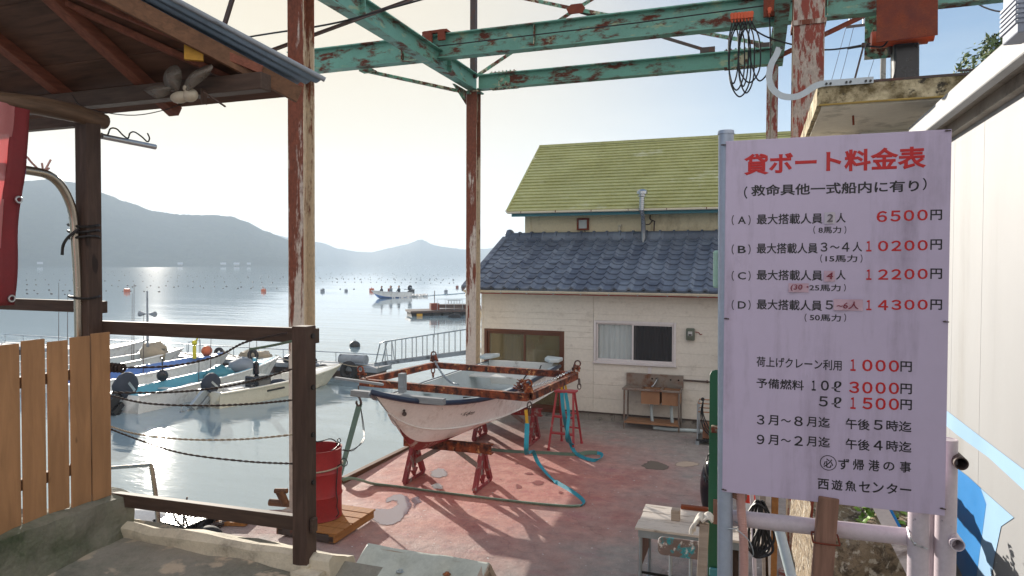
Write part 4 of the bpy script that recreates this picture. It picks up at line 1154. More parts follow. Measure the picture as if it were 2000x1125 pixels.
# ---------------------------------------------------------------- boats: one loft for all
def smooth01(a, b, x):
    t = min(1, max(0, (x - a) / (b - a))); return t * t * (3 - 2 * t)
class Hull:
    def __init__(s, L, B, H, sheer, rake, rise, dead=.11, stern=.9, full=2.2, flare=.30, mid=.42, pw=2.6, shp=2):
        s.L, s.B, s.H, s.sh, s.rk, s.ri, s.dead, s.st, s.fu, s.fl, s.mid, s.pw, s.shp = L, B, H, sheer, rake, rise, dead, stern, full, flare, mid, pw, shp
    def b(s, t):
        if t < s.mid: return s.B / 2 * (s.st + (1 - s.st) * sin(pi / 2 * t / s.mid))
        return max(.012, s.B / 2 * (1 - ((t - s.mid) / (1 - s.mid)) ** s.fu))
    def zs(s, t): return s.H + s.sh * t ** s.shp
    def zk(s, t): return s.ri * max(0, (t - .5) / .5) ** s.pw
    def pt(s, t, q):
        """q 0 keel .. 1 gunwale; returns local (x fwd, y port, z)"""
        b = s.b(t); zk, zs = s.zk(t), s.zs(t)
        bc = b * (.86 - s.fl * t ** 2.2); zc = zk + s.B * s.dead * (.7 + 1.3 * t ** 2)
        zc = min(zc, zk + (zs - zk) * .55)
        if q < .4:
            k = q / .4; y = bc * k ** .9; z = zk + (zc - zk) * k ** 1.25
        else:
            k = (q - .4) / .6; y = bc + (b - bc) * (k ** 1.3 if t > .5 else k ** .9); z = zc + (zs - zc) * k
        hf = (z - zk) / (zs - zk)
        x = s.L * t - s.rk * t ** 5 * (1 - hf)
        return V((x, y, z))
def boat_shell(h, T, parent, mats, nst=30, floor=.2, rim=.06, inner='deck_white', split=None, rail='navy_rub', rail_r=.035, fore=None, deckname='deck'):
    """T maps local to world. hull (outer), liner (inside), rubbing strake, foredeck"""
    qs = [0, .1, .2, .4, .44, .55, .7, .85, .94, 1.0]
    mb = MB()
    for side in (1, -1):
        base = len(mb.v)
        for i in range(nst + 1):
            for q in qs:
                p = h.pt(i / nst, q); mb.v.append(T @ V((p.x, p.y * side, p.z)))
        m = len(qs)
        for i in range(nst):
            for j in range(m - 1):
                a = base + i * m + j
                mb.f.append((a, a + m, a + m + 1, a + 1)); mb.mi.append(1 if qs[j + 1] <= (split if split else -1) else 0)
        mb.f.append(tuple(base + j for j in range(m)) + (base,) if False else tuple(base + j for j in range(m))); mb.mi.append(0)
    # transom as one face
    tr = [h.pt(0, q) for q in qs]
    mb.add([T @ V((p.x, p.y, p.z)) for p in tr] + [T @ V((p.x, -p.y, p.z)) for p in reversed(tr)], [tuple(range(2 * len(tr)))])
    hull = mb.build('hull', [M[k] for k in mats], parent, smooth=42)
    # liner
    mb = MB(); n2 = nst
    def at_z(t, z):
        lo, hi = 0.0, 1.0
        for _ in range(18):
            m = (lo + hi) / 2
            if h.pt(t, m).z < z: lo = m
            else: hi = m
        return h.pt(t, hi)
    def inn(t, k):
        zf = max(floor, h.zk(t) + .06)
        zs = h.zs(t)
        zf = min(zf, zs - .04)
        z = (zs, (zs + zf) / 2, zf, zf)[k]
        p = at_z(t, z)
        y = 0 if k == 3 else max(.003, p.y - rim * (1 if k == 0 else .8))
        return V((p.x - (.02 if t > .9 else 0) - (.03 if k else 0), y, z))
    t0 = .015
    for side in (1, -1):
        base = len(mb.v)
        for i in range(n2 + 1):
            t = t0 + (.97 - t0) * i / n2
            for k in range(4):
                p = inn(t, k); mb.v.append(T @ V((p.x + (.05 if i == 0 else 0), p.y * side, p.z)))
        for i in range(n2):
            for k in range(3):
                a = base + i * 4 + k; mb.f.append((a, a + 4, a + 5, a + 1)); mb.mi.append(0)
        mb.f.append((base, base + 1, base + 2, base + 3)); mb.mi.append(0)
        # gunwale cap joins hull top to liner
        bb = len(mb.v)
        for i in range(n2 + 1):
            t = i / n2; p = h.pt(t, 1); ti = t0 + (.97 - t0) * i / n2; q = inn(ti, 0)
            mb.v.append(T @ V((p.x, p.y * side, p.z + .001))); mb.v.append(T @ V((q.x + (.05 if i == 0 else 0), q.y * side, q.z + .006)))
        for i in range(n2):
            a = bb + 2 * i; mb.f.append((a, a + 2, a + 3, a + 1)); mb.mi.append(0)
    p0, p1 = h.pt(0, 1), inn(t0, 0)
    mb.add([T @ V((0, -p0.y, p0.z)), T @ V((0, p0.y, p0.z)), T @ V((p1.x + .05, p1.y, p0.z + .006)), T @ V((p1.x + .05, -p1.y, p0.z + .006))], [(0, 1, 2, 3)])
    mb.build('liner', M[inner], parent, smooth=42)
    mb = MB(); P = []
    for i in range(nst + 1): p = h.pt(i / nst, 1); P.append(T @ V((p.x, p.y + .006, p.z - rail_r * .7)))
    for i in reversed(range(nst)): p = h.pt(i / nst, 1); P.append(T @ V((p.x, -p.y - .006, p.z - rail_r * .7)))
    mb.tube(P, rail_r, 8); mb.build('rubbing_strake', M[rail], parent, smooth=60)
    if fore:
        mb = MB(); base = len(mb.v); k = 10
        for i in range(k + 1):
            t = fore + (.97 - fore) * i / k; p = inn(t, 0)
            for y in (-1, -.5, 0, .5, 1): mb.v.append(T @ V((p.x, p.y * y, p.z - .03 + .03 * (1 - y * y))))
        for i in range(k):
            for j in range(4):
                a = base + i * 5 + j; mb.f.append((a, a + 5, a + 6, a + 1)); mb.mi.append(0)
        a = base; c = [mb.v[a + j].copy() for j in range(5)]
        dz = h.zs(fore) - max(floor, h.zk(fore) + .06)
        mb.add(c + [p - V((0, 0, min(dz - .02, .10))) for p in c], [(j, j + 1, 6 + j, 5 + j) for j in range(4)])
        mb.build('foredeck', M[inner], parent, smooth=40)
    return hull
def frame_T(pos, fwd):
    f = V((fwd[0], fwd[1], 0)).normalized(); s = V((-f.y, f.x, 0))
    return Matrix(((f.x, s.x, 0, pos[0]), (f.y, s.y, 0, pos[1]), (0, 0, 1, pos[2]), (0, 0, 0, 1)))

# ---------------------------------------------------------------- the white boat on trestles
def main_boat():
    stern = V((-4.60, 13.65, .62)); bow = V((-4.62, 7.62, 0))
    T = frame_T(stern, bow - stern)
    t = thing('white_boat', 'white fibreglass boat with navy rubbing strake propped on red trestles', 'boat', (-4.6, 11, .55))
    h = Hull(6.0, 1.66, .70, .46, .95, .33, dead=.13, stern=.95, full=2.1, flare=.42, mid=.45, pw=5, shp=5.5)
    hull = boat_shell(h, T, t, ['hull_white', 'antifoul'], nst=44, floor=.26, rim=.075, inner='sky_deck', split=.2, rail='navy_rub', rail_r=.038, fore=.80)
    # lower spray chine line and bow eye
    for s in (1, -1):
        mb = MB(); mb.tube([T @ V((p.x, s * (p.y + .004), p.z)) for p in (h.pt(i / 30, .42) for i in range(31))], .012, 6); mb.build('chine_strake', M['hull_white'], hull, smooth=60)
    # transom pads, thwart, wet well
    for s in (1, -1):
        mb = MB(); mb.prism([T @ V(p) for p in ((-.02, s * .52, .80), (-.02, s * .86, .78), (.30, s * .86, .78), (.42, s * .70, .78), (.30, s * .56, .80))], (0, 0, .075)); mb.build('transom_pad', M['sky_deck'], t, bev=.02)
    mb = MB(); mb.box(T @ V((1.0, 0, .56)), (1.46, .34, .04)); mb.box(T @ V((.16, 0, .5)), (1.4, .05, .5)); mb.build('thwart', M['deck_white'], t, bev=.01)
    mb = MB(); mb.box(T @ V((3.1, 0, .6)), (1.44, .26, .04)); mb.build('thwart', M['sky_deck'], t, bev=.01)
    mb = MB(); mb.tube(spline([T @ V(p) for p in ((.5, .55, .74), (.75, .56, .66), (1.1, .45, .64), (1.5, .3, .30), (1.8, 0, .29), (1.65, -.3, .29), (1.95, -.5, .29))], 6), .014, 6); mb.build('fuel_hose', M['wire'], t)
    # registration lettering in hand painted script on the near side
    p = T @ h.pt(.64, .70); 
    txt_on_hull(t, T, h)
    # rope fairlead at the stem and rust streak
    p = T @ (h.pt(.93, .72)); mb = MB(); mb.cyl(p + V((.0, 0, 0)), p + V((.02, -.012, 0)), .016, seg=10); mb.cyl(p + V((.005, 0, -.045)), p + V((.025, -.012, -.045)), .03, seg=12); mb.build('bow_eye', M['dark_steel'], t)
    return t, T, h
def txt_mesh(body, weight=0.0):
    c = bpy.data.curves.new('t', 'FONT'); c.body = body; c.bevel_depth = weight; c.bevel_resolution = 1; c.resolution_u = 3
    o = bpy.data.objects.new('t', c); COL.objects.link(o); bpy.context.view_layer.update()
    me = bpy.data.meshes.new_from_object(o.evaluated_get(bpy.context.evaluated_depsgraph_get()))
    vs = [V(v.co) for v in me.vertices]; fs = [tuple(p.vertices) for p in me.polygons]
    bpy.data.objects.remove(o); bpy.data.curves.remove(c); bpy.data.meshes.remove(me)
    return vs, fs
def txt_on_hull(t, T, h):
    vs, fs = txt_mesh('・ K-dyrsn', .004)
    x0, x1 = min(v.x for v in vs), max(v.x for v in vs)
    def place(v):
        u = (v.x - x0) / (x1 - x0)
        tt = .735 - .060 * u - .014 * v.y
        q = .66 + .12 * v.y
        a = h.pt(tt, q); b = h.pt(tt + .01, q); c = h.pt(tt, q + .02)
        n = (c - a).cross(b - a).normalized()
        if n.y < 0: n = -n
        return T @ (a + n * .006)
    mb = MB(); mb.add([place(v) for v in vs], fs); mb.build('lettering', M['wire'], t, fix=False)
boat_t, boat_T, boat_h = main_boat()

def trestle(Y, label, X0=-5.22, X1=-3.74, zt=.66):
    t = thing('trestle', label, 'trestle', (-4.5, Y, 0), group='trestles under the white boat')
    mb = MB(); mb.box(((X0 + X1) / 2, Y, zt - .07), (X1 - X0, .012, .14)); mb.box(((X0 + X1) / 2, Y + .05, zt - .006), (X1 - X0, .11, .012)); mb.box(((X0 + X1) / 2, Y + .05, zt - .135), (X1 - X0, .11, .012))
    for x in (X0 + .45, X1 - .35): mb.cyl((x, Y - .02, zt - .03), (x, Y - .008, zt - .03), .015, seg=8)
    mb.build('beam', M['rust_heavy'] if Y < 11 else M['saw_red'], t)
    for x in (X0 + .16, X1 - .16):
        mb = MB()
        for s in (-1, 1):
            mb.bar((x, Y + .05 + s * .05, zt - .14), (x, Y + .05 + s * .31, .03), .085, .065, (1, 0, 0))
        mb.bar((x, Y + .05 - .33, .035), (x, Y + .05 + .33, .035), .06, .05, (1, 0, 0))
        mb.bar((x + .0, Y + .05, zt - .14), (x, Y + .05, .06), .03, .05, (1, 0, 0))
        mb.bar((x + .0, Y - .05, .16), (x, Y + .05, .06), .02, .03, (1, 0, 0)); mb.bar((x + .0, Y + .15, .16), (x, Y + .05, .06), .02, .03, (1, 0, 0))
        mb.build('leg', M['saw_red'], t, bev=.004)
        mb = MB(); sx = 1 if x < -4.5 else -1
        mb.bar((x + sx * .02, Y + .05, .28), (x + sx * .44, Y + .05, zt - .13), .075, .014, (0, 1, 0)); mb.build('brace', M['saw_grey'], t)
        mb = MB(); mb.prism([(x - .006, Y - .02, .20), (x - .006, Y + .12, .20), (x - .006, Y + .085, zt - .15), (x - .006, Y + .015, zt - .15)], (.012, 0, 0)); mb.build('web_plate', M['saw_grey'], t)
    return t
trestle(9.62, 'worn red steel trestle under the bow of the white boat')
trestle(12.35, 'worn red steel trestle under the stern of the white boat', X1=-3.80)

def lifting_frame():
    ZF = 1.50
    c = {k: atZ(*p, ZF) for k, p in dict(nl=(704, 746), nr=(1032, 776), fr=(1128, 733), fl=(847, 713)).items()}
    t = thing('lifting_spreader', 'rusty square steel lifting spreader lying across the white boat', 'lifting spreader', tuple(sum(c.values(), V()) / 4))
    for a, b in (('nl', 'nr'), ('nr', 'fr'), ('fr', 'fl'), ('fl', 'nl')):
        A, B = c[a], c[b]; d = (B - A).normalized(); mb = MB()
        off = .0 if a in ('nl', 'fr') else .055
        A2, B2 = A + d * off, B - d * off
        n_ = V((0, 0, 1)).cross(d)
        mb.bar(A2 - n_ * .03, B2 - n_ * .03, .01, .11); mb.bar(A2 + V((0, 0, .05)), B2 + V((0, 0, .05)), .085, .010); mb.bar(A2 - V((0, 0, .05)), B2 - V((0, 0, .05)), .085, .010); mb.bar(A2 + n_ * .035, B2 + n_ * .035, .01, .10)
        mb.build('side_beam', M['rust_heavy'], t, bev=.004)
    ctr = sum(c.values(), V()) / 4
    for k, p in c.items():
        o = (p - ctr); o.z = 0; o.normalize()
        mb = MB()
        q = p + V((0, 0, .07))
        s = V((-o.y, o.x, 0))
        mb.prism([q + s * .07, q - s * .07, q - s * .05 + V((0, 0, .10)), q + s * .05 + V((0, 0, .10)), ], o * .02); mb.prism([q + s * .07 - o * .08, q - s * .07 - o * .08, q - s * .03 + V((0, 0, .12)) - o * .06, q + s * .03 + V((0, 0, .12)) - o * .06], o * .018)
        mb.tube([q + V((0, 0, .05)) + o * (-.10), q + V((0, 0, .05)) + o * .05], .018, 8)
        mb.tube([q + V((0, 0, .13)) + V((.05 * cos(a), 0, .05 * sin(a))) for a in [2 * pi * i / 12 for i in range(12)]], .013, 6, closed=True)
        mb.build('corner_lug', M['rust_heavy'], t)
        mb = MB(); q = p + V((0, 0, -.06)) + o * .03
        mb.tube([q + s * (.035 * cos(a)) + V((0, 0, -.05 + .05 * sin(a))) for a in [2 * pi * i / 14 for i in range(14)]], .011, 6, closed=True)
        mb.tube([q + o * (.03 * cos(a)) + V((0, 0, -.13 + .05 * sin(a))) for a in [2 * pi * i / 14 for i in range(14)]], .010, 6, closed=True)
        if k == 'nl' : mb.tube(spline([q + V((0, 0, -.16)), q + V((.03, 0, -.22)), q + V((.045, 0, -.28)), q + V((.0, 0, -.32)), q + V((-.04, 0, -.28)), q + V((-.03, 0, -.25))], 5), .018, 8)
        mb.build('shackle', M['dark_steel'] if k != 'fl' else M['rust_heavy'], t, smooth=50)
    def chain(a, b, s, name):
        pts = sag(a, b, s, 30); mb = MB()
        for i in range(0, 30):
            p = (pts[i] + pts[i + 1]) / 2; d = (pts[i + 1] - pts[i]).normalized(); u = d.orthogonal().normalized(); w = d.cross(u)
            if i % 2: u, w = w, u
            mb.tube([p + d * (.032 * cos(a_)) + u * (.016 * sin(a_)) for a_ in [2 * pi * k / 10 for k in range(10)]], .0065, 5, closed=True)
        return mb.build(name, M['galv'], t, smooth=60)
    chain(c['fl'] + V((.04, -.05, .1)), c['fl'] + V((.75, -.55, -.22)), .12, 'chain')
    chain(c['fr'] + V((-.1, -.05, .09)), c['nr'] + V((-.12, .12, .09)), .03, 'chain')
    mb = MB()
    for i in range(26):
        p = c['nr'] + V((-.14 + .05 * cos(i * 2.4) * (i % 5) / 2, .10 + .05 * sin(i * 2.4) * (i % 4) / 2, .075 + .006 * i)); u = V((cos(i), sin(i), .4)).normalized(); w = V((-sin(i), cos(i), .3)).normalized()
        mb.tube([p + u * (.034 * cos(a_)) + w * (.017 * sin(a_)) for a_ in [2 * pi * k / 10 for k in range(10)]], .0065, 5, closed=True)
    mb.build('chain', M['rust_heavy'], t, smooth=60)
    return c
FC = lifting_frame()

def bow_timbers():
    a, b = atZ(688, 768, 1.66), atZ(868, 786, 1.66)
    a.y = b.y = 8.35; a = atY(688, 767, 8.35); b = atY(868, 785, 8.35)
    mb = MB(); mb.bar(a, b, .10, .085); tag(mb.build('grey_beam', M['grey_timber'], bev=.006), 'silvery grey square beam laid across the bow of the white boat', 'beam')
    p = atY(786, 768, 8.42); q = atY(786, 729, 8.42)
    mb = MB(); mb.bar(V((p.x, 8.42, a.z + .045)), V((p.x, 8.42, q.z)), .10, .085, (1, 0, 0)); tag(mb.build('upright_post', M['grey_timber'], bev=.006), 'short grey upright timber standing on the grey beam at the bow', 'post')
    a, b = atY(655, 738, 9.1), atY(748, 751, 8.95)
    mb = MB(); mb.bar(a + V((0, 0, .0)), b, .05, .035); tag(mb.build('grey_bar', M['grey_timber'], bev=.004), 'thin grey bar lying over the frame corner above the bow hook', 'bar')
bow_timbers()

def straps():
    UP = V((0, 0, 1))
    # near right corner: yellow end, then teal down to the floor and round to the left
    q = FC['nr'] + V((-.02, -.05, -.17))
    g = lambda px, py, z=.015: atZ(px, py, z)
    t = thing('lifting_strap', 'long teal lifting strap from the near frame corner looping across the red dock floor', 'strap', tuple(g(1138, 985)))
    path = [q, q + V((.02, 0, -.2))]
    mb = MB(); strip(mb, path, .045, .008, lambda u: (1, .3, 0)); mb.build('yellow_end', M['yellow_strap'], t)
    pts = spline([q + V((.02, 0, -.19)), q + V((.03, -.05, -.6)), g(1040, 880, .35), g(1052, 905, .10), g(1078, 935, .03), g(1112, 957), g(1136, 975), g(1139, 985), g(1125, 989), g(1080, 987), g(1000, 979), g(860, 962), g(780, 951), g(730, 945, .03), g(705, 938, .08), g(683, 934, .1), g(668, 938, .05)], 8)
    mb = MB(); strip(mb, pts[:62], .065, .007, lambda u: (1, .3 - .2 * u, .25 * sin(9 * u) + (.9 if u > .55 else 0))); mb.build('webbing', M['teal_strap'], t, smooth=60)
    mb = MB(); strip(mb, pts[61:], .075, .007, lambda u: (0.1, -.5, .55)); mb.build('webbing', M['green_strap'], t, smooth=60)
    # far right corner
    q = FC['fr'] + V((-.18, -.35, -.10))
    t = thing('lifting_strap', 'doubled teal strap hanging from the far frame corner beside the red step ladder', 'strap', tuple(g(1150, 892)))
    mb = MB(); strip(mb, [q, q + V((.0, 0, -.10))], .035, .008, lambda u: (1, .3, 0)); strip(mb, [q + V((.05, .03, 0)), q + V((.07, .03, -.10))], .035, .008, lambda u: (1, .3, 0)); mb.build('yellow_end', M['yellow_strap'], t)
    pts = spline([q + V((0, 0, -.15)), q + V((.05, -.02, -.55)), g(1113, 862, .22), g(1122, 882, .06), g(1138, 893, .03), g(1160, 899, .03), g(1174, 894, .05), g(1173, 886, .06), g(1150, 884, .05), g(1120, 888, .02), g(1060, 885), g(980, 881), g(900, 870), g(850, 864)], 8)
    mb = MB(); strip(mb, pts[:60], .06, .007, lambda u: (1, .2, (.9 if u > .45 else .1 + .3 * sin(7 * u)))); mb.build('webbing', M['teal_strap'], t, smooth=60)
    mb = MB(); strip(mb, pts[59:], .075, .007, lambda u: (0, .5, .6)); mb.build('webbing', M['olive_strap'], t, smooth=60)
    pts = spline([q + V((.06, .03, -.15)), q + V((.12, .0, -.5)), q + V((.10, -.03, -.9)), g(1118, 868, .16), g(1121, 882, .05)], 8)
    mb = MB(); strip(mb, pts, .055, .007, lambda u: (1, .2 + .4 * sin(4 * u), 0)); mb.build('webbing', M['teal_strap'], t, smooth=60)
    # bow corner: olive strap from the hook down behind the drum
    q = FC['nl'] + V((-.02, -.0, -.36))
    t = thing('lifting_strap', 'olive green strap slanting from the bow hook down behind the red drum', 'strap', tuple(q))
    e = atX(672, 900, -5.9)
    mb = MB(); strip(mb, [q, q.lerp(e, .5), e, e + (e - q) * .25], .13, .01, lambda u: (1, -.2 - .3 * u, .3)); mb.build('webbing', M['olive_strap'], t)
    for k in range(2):
        mb = MB(); a = FC['nl'] + V((.02, -.05, -.3)); b = atX(664 + k * 6, 878, -5.55); mb.tube(spline([a, a + V((.06 + .02 * k, 0, -.45)), b + V((.32 - .07 * k, .1, .12)), b + V((.16, 0, .0)), b], 6), .006, 5); mb.build('tie_cord', M['wire'], t)
straps()

def edge_timber():
    a, b = atX(672, 945, -5.99), atX(800, 882, -5.99)
    mb = MB(); mb.bar((-6.0, 8.4, -.055), (-6.0, 12.9, -.055), .12, .10); mb.bar((-6.0, 13, -.055), (-6.0, 14.6, -.055), .12, .10)
    tag(mb.build('edge_timber', M['wood_dark_y'], bev=.01), 'brown fender timber bolted along the water edge of the dock', 'timber')
    a = atZ(672, 938, .12); b = atZ(805, 872, .12)
    mb = MB(); mb.bar(atX(670, 938, -6.02), atX(806, 871, -6.05), .10, .09); tag(mb.build('wooden_pole', M['wood_dark_y'], bev=.01), 'long brown wooden beam lying along the dock edge behind the drum', 'beam')
edge_timber()

def drum():
    c = V((-5.30, 7.50, 0))
    t = thing('wooden_pallet', 'brown wooden pallet under the red oil drum', 'pallet', (c.x, c.y, 0))
    R = Matrix.Rotation(radians(-2), 3, 'Z')
    for k in range(5):
        mb = MB(); mb.box((c.x + .12, c.y - .36 + k * .185, .125), (.88, .165, .022)); mb.build('board', M['pallet_wood'], t, bev=.004)
    for x in (-.26, .50):
        mb = MB(); mb.box((c.x + x, c.y, .068), (.09, .9, .09)); mb.build('bearer', M['pallet_wood'] if x > 0 else M['wood_dark_y'], t, bev=.004)
    mb = MB(); mb.box((c.x + .12, c.y - .425, .062), (.82, .05, .085)); mb.build('bearer', M['dark_steel'], t, bev=.01)
    d = thing('oil_drum', 'open topped red steel oil drum standing on a wooden pallet', 'drum', (c.x, c.y, .137))
    r, H, z = .29, .89, .137
    prof = [(r - .006, z), (r + .006, z + .012), (r, z + .03)]
    for zz in (.30, .60):
        prof += [(r, z + zz - .03), (r + .011, z + zz), (r, z + zz + .03)]
    prof += [(r, z + H - .02), (r + .008, z + H), (r - .012, z + H), (r - .014, z + H - .03), (r - .016, z + .06), (0, z + .06)]
    mb = MB(); mb.lathe((c.x, c.y, 0), prof, 48); mb.build('barrel', M['drum'], d, smooth=35)
    mb = MB(); mb.tube([(c.x + (r + .012) * cos(a), c.y + (r + .012) * sin(a), z + .60 + .055 + .02 * sin(a + .6)) for a in [2 * pi * k / 40 for k in range(40)]], .010, 6, closed=True); mb.build('rope_band', M['rope_pale'], d)
    p = V((c.x + r + .01, c.y - .02, z + .68)); mb = MB()
    mb.tube([p + V((.0, 0, 0)), p + V((.05, -.01, .03))], .008, 6); mb.tube([p + V((.10 + .05 * cos(a), -.01, .06 + .05 * sin(a))) for a in [2 * pi * k / 14 for k in range(14)]], .006, 6, closed=True)
    mb.tube(spline([p, p + V((.01, -.03, -.12)), p + V((-.01, -.02, -.3)), p + V((.02, -.04, -.42)), p + V((0, -.02, -.52)), p + V((.05, -.06, -.58)), p + V((.0, -.04, -.64))], 5), .007, 5); mb.build('wire_catch', M['wire'], d)
    mb = MB()
    P = [(c.x + .27 * cos(a), c.y + .27 * sin(a), z + H + .02 + .02 * sin(a * 5)) for a in [pi * (-.12 + 1.1 * k / 20) for k in range(21)]]
    mb.tube(P, .008, 5)
    for a in (.15, .9): 
        q = V((c.x + .27 * cos(a), c.y + .27 * sin(a), z + H + .05)); mb.tube([q + V((.025 * cos(b), 0, .025 * sin(b))) for b in [2 * pi * k / 10 for k in range(10)]], .006, 5, closed=True)
    mb.build('rim_wire', M['wire'], d)
drum()

def step_ladder():
    t = thing('step_ladder', 'small red metal step ladder by the stern of the white boat', 'step ladder', (-3.3, 12.35, 0))
    zt = 1.02
    f = [V((-3.55, 12.0, 0)), V((-3.07, 11.95, 0)), V((-3.5, 12.72, 0)), V((-3.1, 12.68, 0))]
    tp = [V((-3.48, 12.28, zt)), V((-3.16, 12.26, zt)), V((-3.46, 12.44, zt)), V((-3.18, 12.42, zt))]
    for i in range(4):
        mb = MB(); mb.bar(tp[i], f[i] + V((0, 0, .02)), .035, .03, (0, 1, 0)); mb.cyl(f[i], f[i] + V((0, 0, .04)), .028, seg=10); mb.build('leg', M['ladder_red'], t)
    for k in (.30, .58):
        a, b = f[0].lerp(tp[0], k), f[1].lerp(tp[1], k); mb = MB(); mb.bar(a + V((0, .02, 0)), b + V((0, .02, 0)), .10, .03); mb.build('step', M['ladder_red'], t, bev=.004)
        a, b = f[2].lerp(tp[2], k), f[3].lerp(tp[3], k); mb = MB(); mb.bar(a, b, .02, .03); mb.build('crossbar', M['ladder_red'], t)
    mb = MB(); mb.box((-3.32, 12.35, zt + .015), (.40, .24, .035)); mb.build('platform', M['ladder_red'], t, bev=.008)
step_ladder()

def sink():
    t = thing('double_sink', 'stained stainless double sink with open legs against the cream wall', 'sink', (-2, 14.3, 0))
    x0, x1, y0, y1, zt = -2.60, -1.42, 14.08, 14.60, .84
    mb = MB(); mb.b2((x0, y0, zt - .03), (x1, y0 + .03, zt + .012)); mb.b2((x0, y0 + .03, zt - .02), (x0 + .38, y1, zt)); mb.b2((x0 + .38, y0 + .03, zt - .02), (x1, y0 + .07, zt)); mb.b2((x0 + .38, y1 - .06, zt - .02), (x1, y1, zt)); mb.b2((x1 - .04, y0 + .07, zt - .02), (x1, y1 - .06, zt)); mb.b2((x0 + .755, y0 + .07, zt - .02), (x0 + .80, y1 - .06, zt))
    mb.build('worktop', M['stainless'], t, bev=.004)
    mb = MB(); mb.b2((x0 + .0, y1 - .02, zt), (x1, y1, zt + .22)); mb.b2((x0, y1 - .03, zt + .22), (x1, y1 + .01, zt + .25)); s = mb.build('splashback', M['stainless'], t, bev=.004)
    mb = MB()
    for x in (-2.06, -1.68, -1.52): mb.cyl((x, y1 - .022, zt + .15), (x, y1 - .028, zt + .15), .018, seg=10)
    mb.build('tap_hole', M['plastic_black'], s)
    for a, b in ((x0 + .38, x0 + .755), (x0 + .80, x1 - .04)):
        mb = MB(); z0 = zt - .30
        mb.b2((a, y0 + .06, z0), (b, y0 + .075, zt - .021)); mb.b2((a, y1 - .07, z0), (b, y1 - .055, zt - .021)); mb.b2((a, y0 + .075, z0), (a + .012, y1 - .07, zt - .021)); mb.b2((b - .012, y0 + .075, z0), (b, y1 - .07, zt - .021)); mb.b2((a + .012, y0 + .075, z0), (b - .012, y1 - .07, z0 + .012))
        bs = mb.build('basin', M['sink_brown'], t)
        c = (a + b) / 2; mb = MB(); mb.tube(spline([(c, y0 + .25, z0), (c, y0 + .25, z0 - .2), (c + .02, y0 + .25, .16), (c + .02, y0 + .27, .08)], 4), .032, 10); mb.build('drain_pipe', M['pvc'], bs, smooth=50)
    for x in (x0 + .04, x1 - .04):
        for y in (y0 + .04, y1 - .05):
            mb = MB(); mb.cyl((x, y, 0), (x, y, zt - .021), .019, seg=10); mb.build('leg', M['stainless'], t, smooth=40)
    mb = MB()
    for k in range(9): mb.bar((x0 + .06, y0 + .06 + k * .05, .155), (x1 - .06, y0 + .06 + k * .05, .155), .032, .012)
    mb.bar((x0 + .04, y0 + .03, .15), (x1 - .04, y0 + .03, .15), .02, .04); mb.build('slatted_shelf', M['sink_brown'], t)
    mb = MB(); mb.tube(spline([(-1.93, y1 + .02, .985), (-1.95, y1 - .06, .99), (-2.0, y1 - .14, .9), (-2.03, y1 - .18, .86)], 5), .012, 8); mb.ball((-2.035, y1 - .185, .855), .02); tag(mb.build('tap', M['alu'], t, smooth=60))
    for i, (x, m) in enumerate(((-2.45, 'sink_brown'), (-2.3, 'sink_brown'), (-2.14, 'rust_plate'))):
        pass
    p = thing('water_pipe', 'dark horizontal water pipe along the wall above the sink', 'pipe', (-1.9, FY - .05, 1.0))
    mb = MB(); mb.tube([(-1.96, FY - .045, 1.0), (.6, FY - .045, .975)], .018, 10); mb.cyl((-1.99, FY - .045, 1.0), (-1.93, FY - .045, 1.0), .03, seg=10)
    for x in (-1.6, -.95): mb.box((x, FY - .03, .99), (.03, .05, .05))
    mb.build('pipe_run', M['dark_steel'], p, smooth=50)
    mb = MB(); mb.tube(spline([(-1.98, 14.25, .04), (-1.6, 14.22, .04), (-1.2, 14.3, .035), (-.3, 14.35, .035)], 6), .036, 10); tag(mb.build('waste_pipe', M['pvc'], smooth=50), 'pale plastic waste pipe on the floor running right from the sink', 'pipe')
sink()

def cart():
    a = atZ(1362, 868); b = atZ(1400, 872)
    x, y = a.x, a.y
    t = thing('hand_trolley', 'low tube framed trolley with coiled black hose beside the green post', 'trolley', (x, y, 0))
    for dx in (0, .55):
        for dy in (0, .4):
            mb = MB(); mb.cyl((x + dx, y + dy, .05), (x + dx, y + dy, .78), .014, seg=8); mb.cyl((x + dx, y + dy, 0), (x + dx, y + dy, .07), .035, seg=10); mb.build('leg', M['galv'], t)
    mb = MB()
    for z in (.62, .78): mb.tube([(x, y, z), (x + .55, y, z), (x + .55, y + .4, z), (x, y + .4, z)], .013, 6, closed=True)
    mb.build('rail', M['sink_brown'], t)
    mb = MB(); mb.box((x + .28, y + .2, .09), (.6, .46, .04)); mb.build('tray', M['plastic_black'], t, bev=.006)
    mb = MB(); mb.box((x + .3, y + .2, .24), (.42, .34, .25)); mb.build('carton', M['brown_board'], t, bev=.006)
    mb = MB()
    for k in range(3): mb.tube(spline([(x + .10, y - .01, .84), (x + .06 + .02 * k, y - .02, .6), (x + .10 + .05 * k, y - .03, .35), (x + .22 + .04 * k, y - .03, .2), (x + .3, y, .16)], 6), .012, 6)
    mb.ball((x + .09, y, .86), .035); mb.build('hose', M['rubber'], t, smooth=60)
cart()

